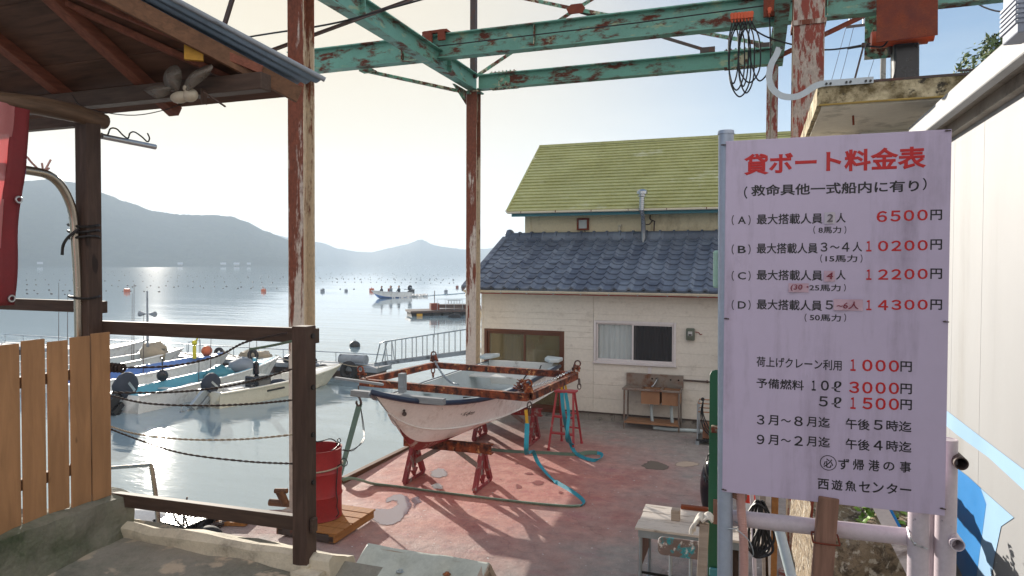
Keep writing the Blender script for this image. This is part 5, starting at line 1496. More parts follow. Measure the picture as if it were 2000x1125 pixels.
def outboard(name, label, pos, yaw, tilt, mat='black_gloss', sc=1.0, group=None, low='plastic_black'):
    """an outboard motor: cowl, mid leg, gearcase with propeller, clamp bracket and tiller; local x aft"""
    t = thing(name, label, 'outboard motor', tuple(pos), group=group)
    R = Matrix.Rotation(yaw, 4, 'Z') @ Matrix.Rotation(tilt, 4, 'Y')
    T = Matrix.Translation(V(pos)) @ R @ Matrix.Scale(sc, 4)
    def add(nm, fn, m, par=t, **k):
        mb = MB(); fn(mb); mb.v = [T @ p for p in mb.v]; return mb.build(nm, M[m], par, **k)
    def cowl(mb):
        ring = [(-.05, .0, .15, .12), (.0, .02, .20, .145), (.10, .02, .23, .155), (.22, .03, .225, .15), (.32, .04, .19, .13), (.38, .05, .12, .09), (.40, .05, .03, .02)]
        base = len(mb.v); n = 20
        for z, ox, a, b in ring:
            for k in range(n):
                q = 2 * pi * k / n; cx = abs(cos(q)) ** .75 * (1 if cos(q) > 0 else -1); sy = abs(sin(q)) ** .75 * (1 if sin(q) > 0 else -1)
                mb.v.append(V((.1 + ox + a * cx, b * sy, .25 + z)))
        for i in range(len(ring) - 1):
            for k in range(n): k2 = (k + 1) % n; mb.f.append((base + i * n + k, base + i * n + k2, base + (i + 1) * n + k2, base + (i + 1) * n + k)); mb.mi.append(0)
        mb.f.append(tuple(base + k for k in reversed(range(n)))); mb.mi.append(0); mb.f.append(tuple(base + (len(ring) - 1) * n + k for k in range(n))); mb.mi.append(0)
    c = add('cowl', cowl, mat, smooth=50)
    add('stripe', lambda mb: mb.box((.12, .151, .40), (.22, .012, .05)), 'galv', c); add('stripe', lambda mb: mb.box((.12, -.151, .40), (.22, .012, .05)), 'galv', c)
    add('leg', lambda mb: (mb.box((.12, 0, -.05), (.17, .11, .56)), mb.box((.16, 0, -.36), (.34, .15, .02)), mb.box((.13, 0, -.46), (.14, .05, .25))), low, bev=.015)
    add('gearcase', lambda mb: (mb.lathe((.12, 0, -.55), [(.0, -.18), (.03, -.14), (.045, -.05), (.045, .1), (.03, .16), (.03, .2), (0, .21)], 12, axis='x'), mb.prism([(.05, -.008, -.57), (.2, -.008, -.57), (.12, -.008, -.72)], (0, .016, 0))), low, smooth=40)
    def prop(mb):
        for k in range(3):
            a = 2 * pi * k / 3
            mb.prism([V((.30, .02 * cos(a), -.55 + .02 * sin(a))), V((.33, .11 * cos(a - .35), -.55 + .11 * sin(a - .35))), V((.31, .12 * cos(a + .1), -.55 + .12 * sin(a + .1))), V((.29, .09 * cos(a + .4), -.55 + .09 * sin(a + .4)))], (.008, 0, 0))
    add('propeller', prop, 'alu')
    add('clamp_bracket', lambda mb: (mb.box((-.03, 0, -.02), (.10, .2, .26)), mb.box((-.12, .07, -.08), (.03, .03, .2)), mb.box((-.12, -.07, -.08), (.03, .03, .2))), low, bev=.008)
    add('tiller', lambda mb: (mb.tube([(-.02, 0, .2), (-.18, .02, .24), (-.45, .03, .26)], .022, 8), mb.cyl((-.45, .03, .26), (-.58, .035, .265), .028, seg=10)), low, smooth=50)
    return t
p = atZ(1366, 1006, 0)
c = V((p.x + .21, p.y, 0))
fd = thing('boat_fender', 'big glossy navy boat fender standing half hidden behind the dark green post', 'fender', tuple(c))
mb = MB(); mb.lathe(c, [(0, .0), (.08, .005), (.14, .04), (.165, .10)], 32); mb.build('base', M['rubber'], fd, smooth=60)
mb = MB(); mb.lathe(c, [(.165, .10), (.19, .2), (.205, .34), (.205, .46), (.19, .58), (.16, .68), (.11, .76), (.07, .80), (.055, .86)], 32); mb.build('body', M['black_gloss'], fd, smooth=60)
mb = MB(); mb.lathe(c, [(.055, .86), (.06, .88), (.04, .93), (0, .94)], 20); mb.tube([c + V((.045 * cos(a), 0, .95 + .045 * sin(a))) for a in [2 * pi * k / 16 for k in range(16)]], .018, 8, closed=True); mb.build('rope_eye', M['rubber'], fd, smooth=60)
mb = MB(); mb.tube(spline([c + V((-.05, -.04, .93)), c + V((-.12, -.10, .78)), c + V((-.10, -.17, .6)), c + V((.02, -.2, .5))], 6), .01, 6); mb.build('lanyard', M['wire'], fd, smooth=60)
def vest():
    mb = MB(); q = c
    def fn(u, v):
        a = 2 * pi * u; r = .085 + .03 * sin(3 * a) * .5
        return (q.x + r * cos(a) * (1 - .55 * v), q.y + r * sin(a) * (1 - .55 * v), .87 + .20 * v + .03 * sin(5 * a + 4 * v))
    mb.grid(fn, 24, 8); tag(mb.build('cloth_bundle', wmat('purple_black_fabric', '#3a3550', .7, var=.4, vs=12, c2='#101018', cov=.5, s2=9, bump=.3), smooth=70, solid=.02), 'dark purple cloth bundled over the top of the navy fender', 'cloth')
vest()

def work_table():
    zt = .78
    a, b, c, = atZ(1240, 1030, zt), atZ(1262, 984, zt), None
    y0, y1 = a.y, b.y
    x0 = a.x; x1 = x0 + 1.35
    t = thing('work_table', 'weathered white plank work table standing in front of the sign post', 'table', (x0 + .6, (y0 + y1) / 2, 0))
    w = (y1 - y0) / 3
    for k in range(3):
        mb = MB(); mb.b2((x0 + .01 * (k % 2), y0 + k * w + .004, zt - .025), (x1, y0 + (k + 1) * w - .004, zt)); mb.build('plank', M['wood_white'], t, bev=.003)
    mb = MB(); mb.b2((x0 + .03, y0 + .02, zt - .10), (x1 - .03, y0 + .04, zt - .026)); mb.b2((x0 + .03, y1 - .04, zt - .10), (x1 - .03, y1 - .02, zt - .026)); mb.b2((x0 + .03, y0 + .04, zt - .1), (x0 + .05, y1 - .04, zt - .026)); mb.build('apron', M['galv'], t)
    for x in (x0 + .05, x1 - .05):
        for y in (y0 + .05, y1 - .05):
            mb = MB(); mb.cyl((x, y, 0), (x, y, zt - .1), .018, seg=8); mb.box((x, y, .01), (.06, .06, .02)); mb.build('leg', M['galv'], t)
    mb = MB(); mb.b2((x0 + .05, y0 + .045, zt - .52), (x0 + .22, y0 + .058, zt - .03)) if False else mb.b2((x0 + .03, y0 + .05, zt - .45), (x0 + .045, y1 - .05, zt - .1)); mb.build('side_board', M['wood_old_z'], t)
    mb = MB(); mb.bar((x0 + .05, y0 + .05, .32), (x1 - .05, y0 + .05, .30), .02, .02); mb.build('stretcher', M['wire'], t)
    mb = MB(); mb.b2((x0 + .8, y0 + .1, .0), (x0 + .98, y0 + .16, zt - .11)); mb.build('leg_board', M['wood_dark_z'], t)
    p = atZ(1319, 1017, zt); mb = MB(); mb.box((p.x, p.y + .03, zt + .055), (.085, .09, .11)); tag(mb.build('wood_block', M['wood_old'], bev=.004), 'short square wooden block standing on the white work table', 'wood block')
    p = atZ(1330, 993, zt); mb = MB(); mb.bar((p.x, p.y, zt + .02), (p.x + .9, p.y + .02, zt + .02), .06, .036); tag(mb.build('red_batten', wood('red_brown_batten', '#8a4424', .3, 'x'), bev=.003), 'red brown wooden batten at the back of the work table', 'batten')
    p = atZ(1358, 1022, zt); mb = MB(); mb.b2((p.x, p.y - .08, zt + .002), (p.x + .35, p.y + .11, zt + .012)); tag(mb.build('dark_plate', M['dark_steel'], bev=.002), 'dark grey flat plate lying on the white work table', 'plate')
work_table()

def chair():
    zb = .78
    a = atY(1285, 1048, 5.75); b = atY(1366, 1052, 5.75); zlo = atY(1285, 1083, 5.75).z
    y = 5.75; x0, x1 = a.x, b.x + .03; zt = a.z
    t = thing('splattered_chair', 'old chair splattered with teal and white paint by the work table', 'chair', ((x0 + x1) / 2, y - .2, 0))
    def rb(mb, x0, x1, z0, z1, yy, th, r=.04):
        P = []
        for cx, cz, a0 in ((x1 - r, z1 - r, 0), (x0 + r, z1 - r, pi / 2), (x0 + r, z0 + r, pi), (x1 - r, z0 + r, 1.5 * pi)):
            for k in range(5): P.append((cx + r * cos(a0 + pi / 2 * k / 4), yy, cz + r * sin(a0 + pi / 2 * k / 4)))
        mb.prism(P, (0, th, 0))
    mb = MB(); rb(mb, x0, x1, zlo, zt, y, .025); mb.build('backrest', M['paint_splat'], t, bev=.006)
    sz = zlo - .30
    mb = MB()
    P = [(px, py) for px, py in ((x0 - .01, y - .42), (x1 + .02, y - .42), (x1 + .01, y - .02), (x0, y - .02))]
    mb.prism([(px, py, sz) for px, py in P], (0, 0, .04)); mb.build('seat', M['splat_blue'], t, bev=.02)
    for x in (x0 + .1, x1 - .1):
        mb = MB(); mb.tube([(x, y + .03, zt - .05), (x, y + .035, zlo - .05), (x, y + .0, sz - .02)], .012, 8); mb.build('back_support', M['galv'], t, smooth=50)
    for x in (x0 + .04, x1 - .04):
        for yy in (y - .38, y - .05):
            mb = MB(); mb.cyl((x, yy, 0), (x, yy, sz), .014, seg=8); mb.build('leg', M['galv'], t, smooth=40)
chair()

def puddles():
    N = NT('wet_puddle'); N.set('Base Color', hexc('#94888f')); N.set('Roughness', .10); N.set('Specular IOR Level', .8); M['puddle'] = N.m
    def soft(N):
        at = N.n('ShaderNodeAttribute'); at.attribute_name = 'inside'
        no = N.noise(N.coord((1, 1, 1), 'World'), 11, 6, .7)
        N.set('Alpha', N.ramp(N.math('ADD', at.outputs['Fac'], N.math('MULTIPLY', N.math('ADD', no, -.5), 1.6)), .05, .40))
    soft(N)
    N.bump(N.noise(N.coord((1, 1, 1), 'World'), 14, 3), .03, .01)
    def blob(pts, lab, mat='puddle', n=60, z=.0045):
        S = spline([atZ(px, py, z) for px, py in pts] + [atZ(*pts[0], z)], 6)[:-1]
        S = [p + V((nz(p * 7), nz(p * 7 + V((3, 1, 5))), 0)) * .035 for p in S]
        x0, x1 = min(p.x for p in S) - .06, max(p.x for p in S) + .06; y0, y1 = min(p.y for p in S) - .06, max(p.y for p in S) + .06
        def sd(x, y):
            ins = False; dm = 9
            for a, b in zip(S, S[1:] + S[:1]):
                if (a.y > y) != (b.y > y) and x < (b.x - a.x) * (y - a.y) / (b.y - a.y) + a.x: ins = not ins
                e = V((b.x - a.x, b.y - a.y)); q = V((x - a.x, y - a.y)); t = max(0, min(1, q.dot(e) / max(1e-9, e.dot(e)))); dm = min(dm, (q - e * t).length)
            return dm if ins else -dm
        nu = max(8, min(44, int((x1 - x0) / .02))); nv = max(8, min(44, int((y1 - y0) / .02)))
        mb = MB(); mb.grid(lambda u, v: (x0 + (x1 - x0) * u, y0 + (y1 - y0) * v, z), nu, nv)
        val = [sd(p.x, p.y) / .09 for p in mb.v]
        keep = [k for k, f in enumerate(mb.f) if max(val[i] for i in f) > -.6]
        mb.f = [mb.f[k] for k in keep]; mb.mi = [0] * len(mb.f)
        o = mb.build('puddle', M[mat], fix=False)
        at = o.data.attributes.new('inside', 'FLOAT', 'POINT'); at.data.foreach_set('value', val)
        return tag(o, lab, 'puddle', kind='stuff')
    def stain(nm, c):
        N = NT(nm); N.set('Base Color', hexc(c)); N.set('Roughness', .8); soft(N); return N.m
    M['stain'] = stain('dark_floor_stain', '#6b5f54')
    M['stain_pale'] = stain('pale_floor_patch', '#b5a18e')
    M['red_pool'] = stain('wet_red_spot', '#7c2a28')
    blob([(752, 972), (775, 965), (795, 968), (803, 978), (803, 992), (790, 1012), (770, 1024), (740, 1024), (720, 1010), (718, 998), (740, 992), (762, 992), (775, 985), (770, 978), (752, 982)], 'curved puddle shining on the red floor right of the drum')
    blob([(802, 972), (815, 969), (824, 973), (822, 982), (810, 992), (803, 990)], 'small dark wet patch at the tip of the curved puddle')
    blob([(838, 921), (856, 914), (872, 918), (876, 928), (858, 933), (842, 930)], 'pale round puddle between the trestle legs')
    blob([(838, 948), (856, 942), (868, 948), (862, 955), (846, 954)], 'narrow puddle under the strap near the trestle')
    for i, (x, y, w, h) in enumerate(((1033, 925, 10, 3), (1012, 950, 8, 5), (1050, 943, 14, 5), (1095, 962, 6, 4), (1008, 905, 6, 2), (978, 937, 5, 2))):
        blob([(x - w, y), (x - w * .3, y - h), (x + w * .7, y - h * .6), (x + w, y + h * .4), (x, y + h)], ('small wet spot on the red floor under the boat, %s' % ('farthest by the strap', 'with a bright glint', 'largest and dark red', 'nearest the shadow edge', 'small one under the hull', 'tiny one by the trestle foot')[i]), 'red_pool')
    blob([(1252, 910), (1270, 900), (1290, 903), (1308, 912), (1300, 918), (1262, 916)], 'dark rectangular stain on the concrete near the trolley', 'stain')
    blob([(1315, 905), (1335, 900), (1360, 903), (1366, 908), (1345, 912), (1322, 910)], 'pale patch on the concrete right of the dark stain', 'stain_pale')
puddles()

def sheet_cover():
    zr = .95
    RV = ((.10, .20), (.36, .17), (.72, .13), (.30, .62), (.62, .58))
    a, b = atZ(722, 1060, zr), atZ(952, 1103, zr)
    yr = (a.y + b.y) / 2; x0, x1 = a.x, b.x
    t = thing('covered_rack', 'grey riveted vinyl sheet folded over a low wooden rack at the bottom edge', 'covered rack', ((x0 + x1) / 2, yr - .3, 0))
    def fn(u, v):
        x = x0 + (x1 - x0) * u
        if v < .25: k = v / .25; y = yr + .18 * (1 - k); z = zr - .22 * (1 - k) ** 1.2
        else: k = (v - .25) / .75; y = yr - .95 * k; z = zr - .42 * k - .02 * sin(pi * k)
        for (uu, kk) in RV:
            if v > .25:
                k = (v - .25) / .75; d2 = ((u - uu) / .07) ** 2 + ((k - kk) / .10) ** 2; z -= .03 * math.exp(-d2)
        z += .012 * nz((x * 2, y * 2, 1)) + .006 * nz((x * 6, y * 5, 4)) - .01 * sin(u * 9) * (v > .25)
        return (x, y, z)
    mb = MB(); mb.grid(fn, 70, 50); o = mb.build('vinyl_sheet', M['vinyl'], t, smooth=70, solid=.012)
    for (u, k) in RV:
        p = V(fn(u, .25 + .75 * k)); mb = MB(); mb.lathe(p + V((0, 0, .006)), [(.036, 0), (.036, .005), (.02, .008), (.017, .016), (0, .018)], 14); mb.build('rivet', M['copper'] if u > .4 else M['galv'], t, smooth=40)
    mb = MB()
    for s, e in (((x1 - .02, yr, zr - .03), (x1 - .02, yr - .95, zr - .46)), ((x1 - .02, yr, zr - .03), (x1 - .02, yr + .2, zr - .26))): mb.bar(s, e, .06, .05)
    mb.bar((x0 + .05, yr, zr - .04), (x1 - .03, yr, zr - .04), .05, .05); mb.build('rack_frame', M['wood_old'], t)
    for x in (x0 + .06, x1 - .03):
        for y, zz in ((yr + .16, zr - .25), (yr - .9, zr - .46)):
            mb = MB(); mb.bar((x, y, 0), (x, y, zz), .05, .05, (1, 0, 0)); mb.build('leg', M['wood_old'], t)
sheet_cover()
# ---------------------------------------------------------------- wooden shelter on the left
def shelter():
    t = thing('wooden_shelter', 'open wooden shelter with dark plank soffit and corrugated roof at the top left', 'shelter', (-4, 3, TZ))
    YE, S = 3.34, .53
    zb = (atY(150, 208, YE).z + atY(520, 182, YE).z) / 2
    z0 = zb + .17
    def on(px, py, lift=0.0):
        d = ray(px, py); k = (z0 + lift + S * YE - EYE.z) / (d.z + S * d.y); return EYE + d * k
    def pl(x, y, lift=0.0): return V((x, y, z0 + lift + S * (YE - y)))
    # right edge of the soffit, continued back over the terrace
    r0, r1 = on(235, 0), on(585, 186)
    back = r0 + (r0 - r1) * 2.2
    lowY = r1.y
    def xr(y): return r1.x + (back.x - r1.x) * (y - r1.y) / (back.y - r1.y)
    mb = MB(); y = lowY; k = 0
    while y > back.y + .2:
        y2 = y - .205; g = .006
        a, b = pl(-10, y), pl(xr(y), y); c, d = pl(xr(y2 + g), y2 + g), pl(-10, y2 + g)
        jz = .004 * ((k * 7) % 3 - 1)
        mb.prism([p + V((0, 0, jz)) for p in (a, b, c, d)], (0, 0, .018)); y = y2; k += 1
    mb.build('soffit_board', M['soffit'], t)
    mb = MB(); a = pl(-10, lowY + .05, .022); mb.prism([pl(-10, lowY, .03), pl(xr(lowY) - .02, lowY, .03), pl(xr(back.y) - .02, back.y, .03), pl(-10, back.y, .03)], (0, 0, .01)); mb.build('roof_underlay', M['wood_dark_x'], t)
    # rafters
    for px, py, w in ((290, 186, .085), (128, 187, .085), (-60, 192, .085), (-280, 198, .085)):
        x = atY(px - 12, py, YE).x
        mb = MB(); mb.bar(pl(x, lowY + .0, -.036), pl(x, back.y + .4, -.036), w, .068); mb.build('rafter', M['rafter'], t, bev=.004)
    for (a, b, w, h_, ext) in (((112, 0), (455, 156), .05, .035, 2.0), ((178, 0), (512, 138), .045, .05, 2.0)):
        p, q = on(*a, -.02), on(*b, -.02); mb = MB(); mb.bar(p + (p - q) * ext, q, w, h_); mb.build('barge_rafter', M['rafter'], t, bev=.003)
    p, q = on(235, 0, -.03), on(585, 186, -.03); mb = MB(); mb.bar(p + (p - q) * 2, q, .03, .10); mb.build('bargeboard', M['wood_dark_y'], t, bev=.004)
    # eave beam
    mb = MB(); e = atY(520, 170, YE); mb.bar((-10, YE, zb + .05), (e.x, YE, zb + .05), .09, .10); mb.build('eave_beam', M['wood_dark_x'], t, bev=.006)
    # corrugated sheet
    q0, q1 = on(325, 0, .07), on(632, 163, .07)
    qb = q0 + (q0 - q1) * 2.2
    d = (qb - q1); L_ = d.length; d.normalize()
    nrm = V((0, S, 1)).normalized(); side = d.cross(nrm).normalized()
    side = V((-1, 0, 0))
    mb = MB()
    def fn(u, v):
        s = u * 5.2
        p = q1 + d * (L_ * v) + side * s
        return p + nrm * (.012 * sin(2 * pi * s / .076) + .02)
    n_u = 560
    mb.grid(fn, n_u, 2); mb.build('corrugated_roof', wmat('weathered_blue_tin', '#7d8fa3', .35, .5, var=.25, vs=4, c2='#8a7a66', cov=.36, s2=5, bump=.1), t, smooth=70, fix=False)
    mb = MB(); p, q = q1 + side * .03 + nrm * .05, qb + side * .03 + nrm * .05; mb.tube([q1 + nrm * .03, qb + nrm * .03], .016, 8); mb.build('ridge_trim', M['jetty'], t, smooth=50)
    p = on(379, 101, -.075); mb = MB(); mb.box(p, (.10, .03, .10), radians(35)); mb.build('nailed_block', M['yellow'] if False else wood('fresh_block', '#b98a35', .25, 'x'), t)
    # post, log plate, ties
    X = -3.905; PYY = 3.16
    mb = MB(); mb.b2((X - .05, PYY - .05, TZ), (X + .05, PYY + .05, zb - .13)); mb.build('post', M['wood_dark_z'], t, bev=.006)
    end = atX(206, 238, X + .02)
    mb = MB(); pts = [V((X + .01 + .02 * sin(i * .9), end.y - i * .22, end.z + .0 + .012 * sin(i * 1.3) + (.05 if 3 < i < 7 else 0))) for i in range(0, 26)]
    mb.tube(pts, .07, 14, rs=[.048 + .008 * sin(i * 1.1) for i in range(26)]); mb.build('log_plate', wood('pale_debarked_log', '#6f5745', .55, 'y', .6), t, smooth=60)
    a = atY(163, 236, PYY + .02); mb = MB(); mb.bar((a.x - .02, PYY + .02, a.z), (-9, PYY + .02, a.z), .06, .07); mb.build('tie_beam', M['wood_dark_x'], t, bev=.004)
    a = atY(120, 596, PYY + .085); b = atY(205, 601, PYY + .085); zz = (a.z + b.z) / 2; mb = MB(); mb.bar((-9, PYY + .085, zz), (b.x, PYY + .085, zz), .04, .075); mb.build('side_rail', M['wood_dark_x'], t, bev=.004)
    mb = MB()
    for q, z in enumerate((3.62, 3.585, 3.55)):
        mb.tube([(X - .03 + .095 * cos(a), PYY - .01 + .075 * sin(a), z + .008 * sin(a * 2 + q)) for a in [2 * pi * k / 20 for k in range(20)]], .008, 5, closed=True)
    mb.tube(spline([(X + .03, PYY - .09, 3.6), (X - .02, PYY - .12, 3.55), (X - .09, PYY - .1, 3.5), (X - .1, PYY - .1, 3.44)], 4), .009, 5); mb.build('lashing', M['wire'], t)
    mb = MB(); mb.tube([(X - .03 + .095 * cos(a), PYY - .01 + .075 * sin(a), 3.18 + .006 * sin(a * 2)) for a in [2 * pi * k / 20 for k in range(20)]], .007, 5, closed=True); mb.build('lashing', M['wire'], t)
    # wire under the eave
    mb = MB(); mb.tube(spline([atY(140, 185, YE - .06), atY(165, 210, YE - .06), atY(250, 225, YE - .06), atY(320, 215, YE - .06), atY(385, 190, YE - .06)], 6), .003, 4); mb.build('loose_wire', M['wire'], t)
    # bent steel tube frame
    b = thing('bent_tube', 'bent steel tube lashed beside the shelter post with a blue clamp', 'steel tube', (X - .08, PYY - .08, TZ))
    xp = -3.93
    c = [(0, 328), (30, 330), (62, 334), (92, 341), (115, 358), (132, 385), (143, 420), (149, 465), (151, 560), (152, 700), (153, 980)]
    P = [atX(px, py, xp) for px, py in c]
    P[-4:] = [atX(147, 465, xp), V((xp, P[-4].y + .01, 3.2)), V((xp, P[-4].y + .01, 2.6)), V((xp, P[-4].y + .01, TZ + .02))]
    P = [P[0] + (P[0] - P[1]) * 12] + P
    mb = MB(); mb.tube(spline(P, 5), .026, 12); mb.build('tube', M['steel_tube'], b, smooth=60)
    p = atX(26, 331, xp); mb = MB(); mb.cyl(p + V((0, -.04, 0)), p + V((0, .04, 0)), .046, seg=16); mb.build('clamp', wmat('blue_tape', '#3f4f9a', .6, var=.2, bump=.1), b, smooth=40)
    mb = MB(); p = atX(85, 338, xp); mb.tube(spline([atX(33, 318, xp), atX(50, 306, xp), atX(62, 318, xp), atX(80, 334, xp), atX(88, 330, xp)], 5), .006, 5); mb.tube([p, atX(82, 318, xp)], .006, 5); mb.tube([p, atX(99, 312, xp)], .006, 5); mb.tube([p, atX(96, 328, xp)], .006, 5); mb.build('cable_tie', M['hose'], b, smooth=60)
    # clothes rod with wire hooks
    r = thing('drying_rod', 'short pale rod with wire hooks sticking out from the shelter post', 'rod', (X, 3.3, 4.1))
    a, b2 = atX(198, 266, -3.86), atX(303, 287, -3.86)
    mb = MB(); mb.tube([a, b2], .018, 10); mb.build('rod', M['alu'], r, smooth=40)
    W = [(198, 260), (206, 265), (211, 262), (216, 251), (228, 252), (240, 264), (250, 270), (254, 260), (263, 258), (278, 268), (288, 277), (292, 270), (288, 260)]
    mb = MB(); mb.tube(spline([atX(px, py, -3.86) for px, py in W], 4), .005, 5); mb.build('wire_hook', M['wire'], r, smooth=60)
    # pale spinner hanging at the eave
    s = thing('wind_spinner', 'pale translucent plastic spinner blades fixed under the shelter eave', 'wind spinner', tuple(atY(365, 185, YE - .12)))
    N = NT('frosted_plastic'); N.set('Base Color', hexc('#746b61')); N.set('Roughness', .45); N.set('Alpha', .6); M['frost'] = N.m
    yy = YE - .12
    def petal(pts, nm):
        mb = MB(); P = [atY(px, py, yy - .02 * (i % 3)) for i, (px, py) in enumerate(pts)]
        c = sum(P, V()) / len(P) + V((0, -.03, 0)); S_ = spline(P + [P[0]], 4)[:-1]
        mb.add(S_ + [c], [(i, (i + 1) % len(S_), len(S_)) for i in range(len(S_))]); mb.build(nm, M['frost'], s, smooth=60, solid=.005, fix=False)
    petal([(330, 180), (320, 160), (322, 142), (332, 131), (346, 128), (354, 140), (354, 160), (348, 176)], 'blade')
    petal([(358, 178), (362, 160), (376, 142), (398, 130), (414, 127), (414, 136), (402, 152), (384, 166), (370, 176)], 'blade')
    petal([(280, 176), (300, 168), (330, 170), (338, 178), (318, 190), (305, 192)], 'blade')
    mb = MB(); 
    for (px, py, rr, sx) in ((352, 190, .045, 1.6), (372, 186, .05, 1.0), (366, 172, .03, 1)): mb.ball(atY(px, py, yy), rr, 12, 8, (sx, .7, .8))
    mb.build('hub', wmat('ivory_plastic', '#b3a894', .5, var=.1, bump=.05), s, smooth=80)
    mb = MB(); mb.b2(atY(392, 172, yy + .03), atY(404, 205, yy + .08)); mb.tube([atY(398, 180, yy), atY(440, 208, yy)], .006, 5); mb.build('bracket', M['wood_dark_z'], s)
    # red shade net
    n = thing('shade_net', 'red woven shade net with eyeleted hem hanging at the left edge', 'net', (-3.8, 2.9, 3.5))
    xn = -3.80
    edge = [(61, 218), (56, 262), (50, 300), (46, 345), (41, 400), (36, 460), (31, 530), (27, 592)]
    E = [atX(px, py, xn) for px, py in edge]
    zt_, zb_ = E[0].z, E[-1].z
    def ey(z):
        for a, b_ in zip(E, E[1:]):
            if b_.z <= z <= a.z: return b_.y + (a.y - b_.y) * (z - b_.z) / (a.z - b_.z)
        return E[-1].y if z < zb_ else E[0].y
    def fn2(u, v):
        z = zb_ + (zt_ - zb_) * v; y = ey(z)
        return (xn + .025 * sin(u * 16 + v * 5) * (1 - .2 * v) * (u < .97) + .02 * nz((u * 4, v * 5, 0)), y - .09 - 1.6 * (1 - u), z + .02 * sin(u * 9))
    mb = MB(); mb.grid(fn2, 60, 40); mb.build('net_panel', M['mesh_red'], n, smooth=80, fix=False)
    mb = MB(); mb.grid(lambda u, v: (xn + .012 * sin(v * 11), ey(zb_ + (zt_ - zb_) * v) - .10 + .10 * u, zb_ - .01 + (zt_ - zb_ + .02) * v), 4, 40); hm = mb.build('hem', wmat('dark_red_hem', '#7a2529', .8, var=.2, bump=.2, bs=120), n, smooth=80, solid=.006)
    for px, py in ((35, 390), (21, 583)):
        p = atX(px, py, xn + .01); mb = MB(); mb.tube([p + V((.006, .016 * cos(a), .016 * sin(a))) for a in [2 * pi * k / 16 for k in range(16)]], .006, 6, closed=True); mb.build('eyelet', M['alu'], hm, smooth=60)
shelter()

def plank_fence():
    X = -3.70
    t = thing('plank_fence', 'low fence of orange brown upright planks below the shelter post', 'fence', (X, 2.6, 2))
    bounds = [(-165, -118), (-114, -66), (-62, -13), (-11, 38), (42.5, 88), (93, 133), (137.5, 176), (178.5, 215)]
    for i, (a, b) in enumerate(bounds):
        pa, pb = atX(a, 800, X), atX(b, 800, X)
        zt, zl = 2.965 + .012 * sin(i * 2.1), 1.985 + .01 * sin(i * 1.7)
        mb = MB(); mb.b2((X - .005, pa.y, zl), (X + .006, pb.y, zt)); mb.build('plank', M['plank_z'], t, bev=.003)
    mb = MB()
    for z in (2.2, 2.75): mb.b2((X - .04, 1.6, z - .03), (X - .0055, 3.12, z + .03))
    mb.build('back_rail', M['wood_dark_y'], t)
    mb = MB(); mb.b2((X - .11, 2.30, TZ - .1), (X + .09, 3.20, 1.985)); o = mb.build('concrete_block', M['mossy']); roughen(o, .03, 6, 10); tag(o, 'mossy rough concrete block under the end of the plank fence', 'concrete block')
    for i, (px, py, r, lab) in enumerate(((75, 1058, .17, 'rounded brown rock half buried in the terrace below the concrete block'), (30, 1032, .12, 'pale jagged rock in the sunlit gravel at the left edge'), (120, 1082, .10, 'flat pale rock fragment in shade near the kerb'))):
        p = atZ(px, py + 10, TZ); mb = MB(); mb.ball(p, r, 20, 14, (1.2, .9, .45)); o = mb.build('rock', M['stone'], smooth=80); roughen(o, .05, 9); tag(o, lab, 'rock', 'rocks at the foot of the plank fence')
plank_fence()

